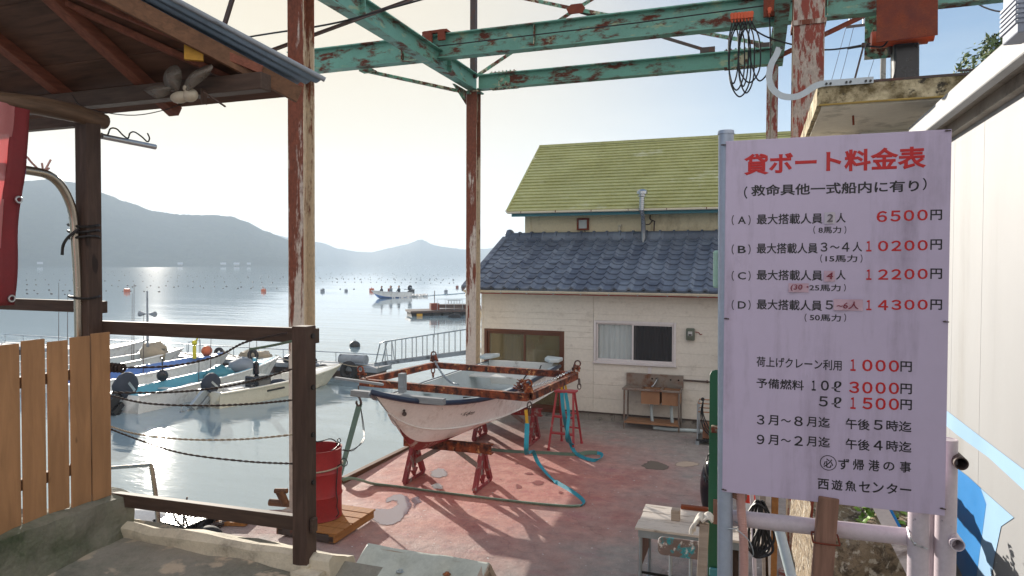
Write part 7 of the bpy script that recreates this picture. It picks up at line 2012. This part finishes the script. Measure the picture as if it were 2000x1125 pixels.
# ---------------------------------------------------------------- moorings and the bay
def pontoon():
    y0, y1, x0, x1, zt = 22.0, 23.1, -34.0, -13.0, -.46
    t = thing('floating_jetty', 'long grey floating jetty with low pipe rail and tyre fenders behind the boats', 'jetty', (-20, 22.5, WZ))
    mb = MB()
    n = 14
    for i in range(n):
        a = x0 + (x1 - x0) * i / n; b = x0 + (x1 - x0) * (i + 1) / n - .04
        mb.b2((a, y0, zt - .16), (b, y1, zt))
    mb.build('deck', M['jetty'], t, bev=.01)
    mb = MB()
    for i in range(n):
        a = x0 + (x1 - x0) * (i + .12) / n; b = x0 + (x1 - x0) * (i + .88) / n
        mb.b2((a, y0 + .15, WZ - .2), (b, y1 - .15, zt - .161))
    mb.build('float_tank', M['dark_steel'], t)
    mb = MB(); zr = zt + .36
    mb.tube([(x0, y1 - .06, zr), (x1, y1 - .06, zr)], .02, 6); mb.tube([(x0, y0 + .05, zt + .12), (x1, y0 + .05, zt + .12)], .018, 6)
    for i in range(18):
        x = x0 + (x1 - x0) * i / 17; mb.tube([(x, y1 - .06, zt), (x, y1 - .06, zr)], .016, 6); mb.tube([(x, y0 + .05, zt), (x, y0 + .05, zt + .12)], .014, 6)
    mb.build('rail', M['galv'], t)
    for i, (px, py, r, face, lab) in enumerate(((417, 711, .30, 'y', 'tyre fender hanging on the jetty behind the cyan boat'), (428, 690, .24, 'y', 'small tyre on the jetty edge left of the grey net heap'), (494, 694, .25, 'y', 'tyre standing on the jetty near the cyan boat bow'), (632, 727, .30, 'y', 'tyre fender at the bow of the small cream boat'), (681, 724, .36, 'y', 'biggest black tyre fender at the right end of the jetty'))):
        p = atY(px, py, y0 - .08); mb = MB(); mb.tube([p + V((r * .72 * cos(a), .0, r * .72 * sin(a))) for a in [2 * pi * k / 28 for k in range(28)]], r * .3, 10, closed=True); tag(mb.build('tyre_fender', M['tyre'], smooth=60), lab, 'tyre', 'tyre fenders on the jetty')
    p = atY(690, 707, y0 + .5); mb = MB(); mb.cyl((p.x - .55, p.y, zt + .2), (p.x + .55, p.y, zt + .2), .2, seg=18); tag(mb.build('grey_drum', M['jetty'], smooth=40), 'grey drum lying on its side at the right end of the jetty', 'drum')
    mb = MB(); c = atY(560, 722, y0 - .4); mb.ball((c.x, y0 + .4, zt + .08), .5, 18, 10, (1.5, .7, .45)); o = mb.build('net_heap', M['plastic_black'], smooth=80); roughen(o, .12, 5); tag(o, 'dark heap of netting on the jetty beside the near column', 'net heap')
    mb = MB(); mb.ball((-18.9, y0 + .5, zt + .12), .5, 18, 10, (1.5, .7, .5)); o = mb.build('net_heap', M['rope_pale'], smooth=80); roughen(o, .15, 5); tag(o, 'pale grey heap of nets on the jetty behind the cyan boat', 'net heap')
    # gangway with tube handrail
    a, b = V((-13.2, 22.4, -.35)), V(tuple(atZ(950, 683, .45)))
    t = thing('gangway', 'grey gangway with tube handrail leading from the jetty to the house', 'gangway', tuple(a))
    d = (b - a); s = V((-d.y, d.x, 0)).normalized()
    mb = MB(); mb.bar(a + s * .22, b + s * .22, .06, .14); mb.bar(a - s * .22, b - s * .22, .06, .14); mb.bar(a, b, .38, .03); mb.build('deck', M['jetty'], t)
    for k in (-1, 1):
        h = V((0, 0, .8)); A = a + s * .2 * k; B = b + s * .2 * k
        mb = MB(); mb.tube([A + d * .0, A + d * .05 + h * .95, A + d * .1 + h, B + h], .024, 8)
        for i in range(10): q = A + d * (.1 + .1 * i); mb.tube([q, q + h], .018, 6)
        mb.tube([A + d * .13, A + d * .1 + h], .018, 6)
        mb.build('handrail', M['galv'], t, smooth=50)
pontoon()

def skiff(name, label, stern, bow, L_, B, H, sheer, inner, group='moored skiffs', rail='hull_white', hullm='hull_cream', fore=.72, floor=.30, rods=(), mast=None, draft=.22):
    stern, bow = V((*stern, WZ - draft)), V((*bow, 0))
    T = frame_T(stern, bow - stern)
    t = thing(name, label, 'boat', tuple(stern), group=group)
    h = Hull(L_, B, H, sheer, .7, .22, dead=.1, stern=.86, full=2.2, flare=.4, mid=.42)
    boat_shell(h, T, t, [hullm, 'antifoul'], nst=26, floor=floor, rim=.07, inner=inner, split=.12, rail=rail, rail_r=.03, fore=fore)
    for x in (.28, .52):
        mb = MB(); w = h.b(x) * 2 - .2; mb.box(T @ V((L_ * x, 0, floor + .26)), (w, .22, .03), atan2((bow - stern).y, (bow - stern).x) - pi / 2); mb.build('thwart', M['deck_white'], t)
    for (x, y, l) in rods:
        mb = MB(); p = T @ V((x, y, floor + .2)); mb.cyl(p, p + V((.03, .02, l)), .014, .007, 6); mb.build('rod', M['dark_steel'], t)
    return t, T, h
def bay_boats():
    t, T, h = skiff('moored_boat', 'small cream open boat with tilted outboard, nearest of the moored boats', (-15.35, 16.25), (-14.1, 21.6), 5.3, 1.4, .68, .18, 'deck_white', rods=((1.9, .3, 1.9), (2.9, -.2, 1.7)), rail='hull_cream')
    for s in (-1,):
        mb = MB(); p = [h.pt(tt, .82) for tt in (.30, .42)]; P = [T @ V((q.x, s * (q.y + .012), q.z)) for q in p]; mb.tube(P, .03, 6); mb.build('name_plate', M['wire'], t)
    f = (T @ V((1, 0, 0)) - T @ V((0, 0, 0))); yaw = atan2(-f.y, -f.x)
    outboard('moored_outboard', 'grey tilted up outboard motor on the stern of the small cream boat', T @ V((-.14, 0, .45)), yaw, radians(-45), 'cloth_dark', 1.2, low='galv')
    mb = MB(); mb.box(T @ V((1.75, .0, .62)), (.6, .55, .62), yaw); mb.cyl(T @ V((1.75, .1, .93)), T @ V((1.75, .1, 1.35)), .10, .09, 12); tag(mb.build('engine_cover', M['black_gloss'], bev=.05), 'black covered console standing in the small cream boat', 'console')
    mb = MB(); mb.ball(T @ V((2.7, .2, .5)), .25, 14, 8, (1.2, 1, .7)); mb.ball(T @ V((3.2, -.2, .52)), .2, 14, 8, (1.4, 1, .7)); o = mb.build('gear_bag', M['cloth_dark'], smooth=80); tag(o, 'dark gear bags in the middle of the small cream boat', 'bags')
    mb = MB(); mb.box(T @ V((1.05, .25, .48)), (.5, .35, .25), yaw); tag(mb.build('white_box', M['hull_white'], bev=.02), 'white box near the stern of the small cream boat', 'box')
    t, T, h = skiff('moored_boat', 'long white boat with cyan interior and big dark outboard', (-17.0, 14.75), (-17.2, 21.75), 7.1, 1.45, .74, .2, 'cyan_deck', rail='hull_white', hullm='hull_white', rods=((2.6, -.3, 1.6), (3.8, .3, 1.9), (5.0, -.3, 1.7)))
    f = (T @ V((1, 0, 0)) - T @ V((0, 0, 0))); yaw = atan2(-f.y, -f.x)
    outboard('moored_outboard', 'big dark outboard motor tilted on the stern of the long white boat', T @ V((-.25, 0, .45)), yaw, radians(-52), 'cloth_dark', 1.5)
    mb = MB(); mb.ball(T @ V((2.0, .55, .95)), .17, 14, 10, (1, 1, 1.1)); mb.cyl(T @ V((2.0, .55, 1.08)), T @ V((2.0, .55, 1.5)), .02, seg=8); tag(mb.build('black_lamp', M['plastic_black'], smooth=60), 'black round float with a stick on the cyan deck', 'float')
    mb = MB(); mb.ball(T @ V((4.0, .1, .7)), .45, 16, 10, (1.1, 1, .6)); o = mb.build('net_pile', M['teal_trim'], smooth=80); roughen(o, .12, 6); tag(o, 'teal pile of nets amidships on the cyan deck', 'nets')
    mb = MB(); mb.ball(T @ V((4.9, -.1, .85)), .42, 16, 10, (1.2, 1, .7)); o = mb.build('tarp_bundle', M['cloth_grey'], smooth=80); roughen(o, .1, 6); tag(o, 'grey tarpaulin bundle towards the bow of the cyan boat', 'tarpaulin')
    mb = MB(); mb.box(T @ V((5.7, 0, .88)), (.12, .12, .35)); mb.box(T @ V((5.7, 0, .84)), (.9, .1, .08)); tag(mb.build('bow_bitt', M['cyan_deck'], bev=.01), 'cyan bow post on the long white boat', 'bow post')
    mb = MB(); mb.box(T @ V((3.0, .1, .5)), (.7, .5, .1), .3); mb.box(T @ V((2.5, -.3, .45)), (.5, .3, .06), .7); tag(mb.build('deck_board', M['deck_white'], bev=.01), 'white boards lying on the cyan deck', 'boards')
    t, T, h = skiff('moored_boat', 'white boat with deep blue interior, third from the right', (-20.0, 15.2), (-19.75, 21.9), 6.9, 1.55, .78, .2, 'blue_deck', rail='hull_white', hullm='hull_white', fore=.8, rods=((1.5, .4, 2.4), (3.4, .6, 2.2)))
    mb = MB(); mb.ball((T @ V((5.9, .2, 1.10))), .2, 16, 10); tag(mb.build('round_buoy', M['float_orange'], smooth=70), 'salmon round buoy on the bow of the blue interior boat', 'buoy')
    mb = MB(); p = T @ V((5.4, .3, .86)); mb.cyl(p, p + V((0, 0, .5)), .07, .06, 10); mb.ball(p + V((0, 0, .6)), .1); mb.tube([p + V((0, 0, .5)), p + V((.18, 0, .85))], .03, 6); tag(mb.build('yellow_marker', M['yellow'], smooth=50), 'yellow marker lamp on the bow of the blue interior boat', 'marker')
    t, T, h = skiff('moored_boat', 'plain white boat with pale blue inside, second from the left', (-22.6, 15.6), (-22.2, 21.9), 6.6, 1.6, .8, .22, 'sky_deck', rail='hull_white', hullm='hull_white', fore=.8, rods=((2.0, .4, 2.9), (3.9, -.5, 3.2), (4.6, .5, 2.8)))
    mb = MB(); p = T @ V((4.9, 0, 1.0)); mb.cyl(p, p + V((0, 0, 2.4)), .05, .03, 10); mb.lathe(p + V((-.1, 0, 1.5)), [(.11, -.28), (.06, -.12), (.03, 0)], 16, axis='x'); mb.lathe(p + V((.1, 0, 1.5)), [(.03, 0), (.06, .12), (.11, .28)], 16, axis='x'); mb.box(p + V((0, 0, 1.0)), (.6, .1, .06)); tag(mb.build('loudspeaker_mast', M['jetty'], smooth=50), 'mast with twin horn loudspeakers in the sun glare above the boats', 'mast')
    mb = MB(); mb.ball(T @ V((5.2, 0, .95)), .5, 16, 10, (1.1, 1, .8)); o = mb.build('net_pile', M['rope_pale'], smooth=80); roughen(o, .14, 6); tag(o, 'brown pile of nets on the bow of the pale blue boat', 'nets')
    skiff('moored_boat', 'white boat with round mark on its hull, leftmost of the moored boats', (-26.2, 16.5), (-24.6, 22.2), 6.2, 1.8, .9, .3, 'sky_deck', rail='hull_white', hullm='hull_white', fore=.7, rods=((3.0, .4, 3.2),))
bay_boats()
def mooring_lines():
    for a, b, lab in (((-14.15, 21.3, -.2), (-13.6, 22.2, -.4), 'mooring line from the bow of the small cream boat to the jetty'), ((-17.2, 21.6, -.1), (-16.4, 22.15, -.42), 'mooring line from the bow of the cyan boat to the jetty'), ((-19.75, 21.7, -.05), (-18.9, 22.15, -.42), 'mooring line from the bow of the blue interior boat to the jetty'), ((-22.2, 21.7, -.05), (-21.4, 22.15, -.42), 'mooring line from the bow of the pale blue boat to the jetty')):
        mb = MB(); mb.tube(sag(a, b, .08, 10), .016, 6); tag(mb.build('mooring_line', M['rope_pale'], smooth=60), lab, 'rope', 'mooring lines at the jetty')
mooring_lines()

def bay_things():
    # tubular frame on the jetty
    mb = MB(); a, b = atY(366, 705, 22.4), atY(392, 688, 22.4)
    mb.tube([a, atY(369, 668, 22.4), atY(391, 664, 22.4), b], .02, 6); tag(mb.build('tube_frame', M['galv'], smooth=50), 'thin bent tube frame standing on the jetty above the blue boat', 'frame')
    # black ball buoy
    p = atZ(693, 677, WZ); t = thing('mooring_buoy', 'black ball mooring buoy alone on the calm water', 'buoy', tuple(p))
    mb = MB(); mb.ball(p + V((0, 0, .06)), .26, 20, 14, (1.05, 1.05, .9)); mb.build('ball', M['float_black'], t, smooth=80)
    mb = MB(); mb.tube([p + V((.05 * cos(a), 0, .32 + .05 * sin(a))) for a in [2 * pi * k / 12 for k in range(12)]], .012, 6, closed=True); mb.build('ring', M['galv'], t)
    # speed boat with people
    st, bw = atZ(797, 580, WZ), atZ(742, 580, WZ)
    f = (bw - st); f.z = 0; LB = 5.6
    d = (-_r * .62 - _f * .78); d.z = 0; d.normalize()
    # foreshortened length: solve so that the bow lands where it shows
    best = None
    T = frame_T((st.x, st.y, WZ - .12), d)
    LB = 6.0
    t = thing('speedboat', 'open boat with passengers motoring left across the bay with a wake', 'boat', tuple(st))
    h = Hull(LB, 1.7, .75, .4, .9, .35, dead=.12, stern=.9, flare=.4)
    boat_shell(h, T, t, ['hull_white', 'blue_deck'], nst=24, floor=.25, rim=.07, inner='sky_deck', split=.44, rail='hull_white', rail_r=.03, fore=.72)
    yaw = atan2(-d.y, -d.x)
    outboard('moored_outboard', 'dark outboard motor driving the boat out in the bay', T @ V((-.15, 0, .75)), yaw, 0, sc=1.3)
    def person(pos, cl, lab, face):
        o = thing('person', lab, 'person', tuple(pos), rotz=0, group='people in the boat out in the bay')
        def W(x, y, z): return V(pos) + V((face.x * x - face.y * y, face.y * x + face.x * y, z))
        me = bpy.data.meshes.new('body'); J = [((0, 0, .45), .15), ((0, 0, .70), .16), ((0, 0, .92), .15), ((0, 0, 1.02), .07), ((.0, 0, 1.10), .085), ((.02, 0, 1.22), .105),
              ((0, .19, .92), .075), ((.08, .25, .68), .055), ((.30, .18, .62), .045), ((0, -.19, .92), .075), ((.08, -.25, .68), .055), ((.30, -.18, .62), .045),
              ((.05, .10, .42), .10), ((.42, .12, .44), .08), ((.46, .12, .05), .055), ((.05, -.10, .42), .10), ((.42, -.12, .44), .08), ((.46, -.12, .05), .055), ((.56, .12, .03), .04), ((.56, -.12, .03), .04)]
        E = [(0, 1), (1, 2), (2, 3), (3, 4), (4, 5), (2, 6), (6, 7), (7, 8), (2, 9), (9, 10), (10, 11), (0, 12), (12, 13), (13, 14), (0, 15), (15, 16), (16, 17), (14, 18), (17, 19)]
        me.from_pydata([tuple(W(*j[0]) - V(pos)) for j in J], E, [])
        me.materials.append(M[cl]); b = bpy.data.objects.new('body', me); COL.objects.link(b); b.parent = o
        sk = b.modifiers.new('skin', 'SKIN'); 
        for v, j in zip(me.skin_vertices[0].data, J): v.radius = (j[1], j[1]); 
        me.skin_vertices[0].data[0].use_root = True
        b.modifiers.new('sub', 'SUBSURF').levels = 1
        mb = MB(); mb.ball(W(.035, 0, 1.21), .10, 12, 8, (1, 1, 1.15)); mb.build('face', M['skin'], o, smooth=80)
        mb = MB(); mb.ball(W(-.01, 0, 1.26), .115, 12, 8, (1, 1, .95)); mb.build('hair', M['hair'], o, smooth=80)
    fl = .25
    for x, y, cl, lab in ((LB * .30, .3, 'cloth_dark', 'person in dark jacket seated near the stern of the boat in the bay'), (LB * .44, -.3, 'cloth_red', 'person in red jacket seated amidships in the boat in the bay'), (LB * .52, .35, 'cloth_grey', 'person in grey jacket seated beside the red jacket in the bay boat'), (LB * .72, 0, 'cloth_dark', 'person in dark jacket seated at the bow of the boat in the bay')):
        person(tuple(T @ V((x, y, fl))), cl, lab, d)
    mb = MB(); N = 40
    A, B = atZ(800, 580, WZ + .012), atZ(930, 571, WZ + .012)
    mb.grid(lambda u, v: (A.x + (B.x - A.x) * u + .3 * nz((u * 9, v, 0)), A.y + (B.y - A.y) * u + (v - .5) * (1.6 + 7 * u) + 1.4 * nz((u * 7, v * 2, 4)), WZ + .02 + .07 * abs(nz((u * 30, v * 6, 1)))), N, 8)
    Nm = NT('churned_wake'); Nm.set('Base Color', hexc('#5f8fa8')); Nm.set('Roughness', .22); Nm.set('Specular IOR Level', .5); Nm.bump(Nm.noise(Nm.coord((1, 1, 1), 'World'), 1.4, 6, .7), 1, .5)
    tag(mb.build('boat_wake', Nm.m, smooth=60, fix=False), 'blue streak of churned wake behind the boat in the bay', 'wake', kind='stuff')
    mb = MB(); 
    for k in range(60):
        q = T @ V((-.6 - rnd.random() * 2.5, rnd.uniform(-.9, .9), .12 + rnd.random() * .25)); mb.ball(q, .06 + .1 * rnd.random(), 6, 4)
    for k in range(40):
        q = T @ V((rnd.uniform(.2, LB * .6), rnd.choice((-1, 1)) * (.95 + .2 * rnd.random()), .12 + .08 * rnd.random())); mb.ball(q, .05 + .06 * rnd.random(), 6, 4)
    tag(mb.build('spray', M['hull_white'], smooth=80), 'white spray thrown up at the stern of the boat in the bay', 'spray', kind='stuff')
    # raft
    a, b = atZ(802, 618, WZ), atZ(945, 615, WZ)
    cx, cy = (a.x + b.x) / 2, (a.y + b.y) / 2
    t = thing('fish_farm_raft', 'dark work raft with a rusty box and thin mast out on the bay', 'raft', (cx, cy, WZ))
    u = V((b.x - a.x, b.y - a.y, 0)); LR = u.length; u.normalize(); w = V((-u.y, u.x, 0))
    o = V((a.x, a.y, WZ))
    def Q(s, q, z): return o + u * s + w * q + V((0, 0, z))
    ang = atan2(u.y, u.x)
    mb = MB(); mb.prism([Q(0, 0, .25), Q(LR, 0, .3), Q(LR, 2.6, .3), Q(0, 2.6, .25)], (0, 0, .16)); mb.build('deck', M['dark_steel'], t)
    mb = MB()
    for i in range(7):
        s = .1 + i * LR / 7; mb.prism([Q(s, .1, -.2), Q(s + LR / 7 - .25, .1, -.2), Q(s + LR / 7 - .25, 2.4, -.2), Q(s, 2.4, -.2)], (0, 0, .44))
    mb.build('float_tank', M['rubber'], t)
    mb = MB(); mb.prism([Q(.5, -.04, -.1), Q(.95, -.04, -.1), Q(.95, .1, -.1), Q(.5, .1, -.1)], (0, 0, .3)); mb.build('yellow_float', M['yellow_strap'], t)
    mb = MB(); mb.prism([Q(1.85, .9, .41), Q(2.55, .9, .41), Q(2.55, 1.6, .41), Q(1.85, 1.6, .41)], (0, 0, .55)); mb.build('box', M['rust_plate'], t)
    mb = MB(); mb.cyl(Q(2.2, 1.2, .9), Q(2.2, 1.2, 2.0), .03, seg=6); mb.build('mast', M['dark_steel'], t)
    mb = MB(); mb.prism([Q(2.6, 1.2, .55), Q(LR, 1.2, .5), Q(LR, 2.2, .5), Q(2.6, 2.2, .55)], (0, 0, .28)); mb.build('crate_row', M['dark_steel'], t)
    mb = MB(); mb.prism([Q(LR * .78, .9, .42), Q(LR, .9, .42), Q(LR, 1.3, .42), Q(LR * .78, 1.3, .42)], (0, 0, .3)); mb.build('red_crate', M['rust_plate'], t)
    mb = MB()
    for s0 in (2.2, 2.9, 3.6, 4.3, LR - .1): mb.cyl(Q(s0, .1, .4), Q(s0, .1, 1.35), .018, seg=6)
    mb.tube([Q(2.2, .1, 1.35), Q(LR, .1, 1.35)], .018, 6); mb.tube([Q(2.2, .1, .95), Q(LR, .1, .95)], .014, 6)
    for k in range(5): mb.prism([Q(3.35 + k * .24, 1.2, .85), Q(3.42 + k * .24, 1.2, .85), Q(3.42 + k * .24, 1.25, .85), Q(3.35 + k * .24, 1.25, .85)], (0, 0, .35))
    mb.prism([Q(3.3, 1.2, 1.16), Q(4.5, 1.2, 1.16), Q(4.5, 1.27, 1.16), Q(3.3, 1.27, 1.16)], (0, 0, .07)); mb.build('railing', M['galv'], t)
    p = atZ(888, 620, WZ); mb = MB(); mb.ball(p + V((0, 0, .05)), .45, 14, 8, (1.3, .8, .6)); tag(mb.build('dark_float', M['rubber'], smooth=70), 'dark rounded float beside the work raft', 'float')
    # marker cubes
    for px, py, m, s, lab in ((515, 567, 'float_orange', .55, 'orange box float left of the near column'), (726, 566, 'float_orange', .6, 'orange box float in front of the passenger boat bow'), (762, 566, 'rust_plate', .6, 'brown red box float just behind the passenger boat'), (806, 567, 'float_black', .5, 'dark grey box float right of the passenger boat'), (630, 567, 'jetty', .5, 'grey box float right of the near column'), (676, 566, 'jetty', .4, 'small grey box float midway between the columns'), (248, 567, 'float_orange', .6, 'orange box float near the shelter post'), (871, 568, 'jetty', .45, 'grey box float left of the far column'), (893, 559, 'rust_plate', .45, 'small red box float near the far column')):
        p = atZ(px, py + 3, WZ); mb = MB(); mb.box(p + V((0, 0, s * .3)), (s, s, s * .9), .3); mb.cyl(p + V((0, 0, s * .7)), p + V((0, 0, s * 1.1)), .05, seg=6); tag(mb.build('box_float', M[m], bev=.05), lab, 'float', 'box floats on the bay')
    # rows of line floats
    proto = None; n = 0
    rows = [(528, 0, 920, 30), (531, 200, 905, 26), (534, 0, 905, 34), (538, 200, 905, 30), (542, 330, 905, 26), (546, 0, 560, 24), (550, 600, 905, 20), (555, 0, 540, 22), (560, 200, 720, 18), (566, 0, 330, 14), (533, 600, 900, 14), (544, 610, 900, 18), (573, 0, 200, 8)]
    for (py, xa, xb, k) in rows:
        for i in range(k):
            px = xa + (xb - xa) * (i + rnd.uniform(-.25, .25)) / k
            yy = py + (px - xa) * .011 + rnd.uniform(-.6, .6)
            p = atZ(px, yy, WZ); r = rnd.uniform(.14, .24)
            if proto is None:
                mb = MB(); mb.ball((0, 0, 0), 1, 10, 6, (1, 1, .8)); proto = mb.build('line_float', M['float_black'], smooth=80); o = proto
                tag(o, 'small black line float in rows across the calm bay', 'float', 'small floats in rows on the bay')
            else:
                o = proto.copy(); COL.objects.link(o)
            dd = (p - EYE).length
            r = min(max(r * .7, dd * .0005), .17)
            o.location = (p.x, p.y, WZ + .01); o.scale = (r, r, r); n += 1
    # hamlet at the foot of the near hill
    rr = random.Random(3)
    for i, (px, lab) in enumerate(((78, 'tiny pale house at the foot of the hill, farthest left'), (102, 'tiny pale house at the foot of the hill left of the shelter post'), (352, 'tiny pale house on the far shore right of the shelter post'), (436, 'tiny pale house on the far shore, largest roof'), (462, 'tiny pale house on the far shore beside the largest roof'), (486, 'tiny pale house on the far shore nearest the column'))):
        dd = ray(px, 515); dd = V((dd.x, dd.y, 0)).normalized(); p = dd * (768 + 3 * (i % 2)); W_ = rr.uniform(3, 6)
        t = thing('shore_house', lab, 'house', (p.x, p.y, WZ), group='houses on the far shore')
        s = V((-dd.y, dd.x, 0)); z0 = WZ - .5
        mb = MB(); mb.prism([p + s * W_ / 2 + V((0, 0, z0)), p - s * W_ / 2 + V((0, 0, z0)), p - s * W_ / 2 + dd * 6 + V((0, 0, z0)), p + s * W_ / 2 + dd * 6 + V((0, 0, z0))], (0, 0, 2.4)); mb.build('wall', M['block'], t)
        mb = MB(); e = V((0, 0, z0 + 2.4)); mb.prism([p + s * (W_ / 2 + .4) - dd * .5 + e, p + s * (W_ / 2 + .4) + dd * 3 + e + V((0, 0, 2)), p + s * (W_ / 2 + .4) + dd * 6.5 + e], -s * (W_ + .8)); mb.build('roof', M['jetty'], t)
bay_things()

# ---------------------------------------------------------------- the air over the bay
def haze():
    mb = MB(); mb.b2((-3000, -150, WZ - 1.5), (2200, 3000, 210))
    m = bpy.data.materials.new('bay_haze'); m.use_nodes = True
    nt = m.node_tree
    for n in list(nt.nodes): nt.nodes.remove(n)
    out = nt.nodes.new('ShaderNodeOutputMaterial'); v = nt.nodes.new('ShaderNodeVolumePrincipled')
    v.inputs['Color'].default_value = (.72, .85, 1.0, 1); v.inputs['Density'].default_value = HAZE; v.inputs['Anisotropy'].default_value = .1
    nt.links.new(v.outputs[0], out.inputs['Volume'])
    o = mb.build('haze', m); o['kind'] = 'stuff'
HAZE = .00052
haze()
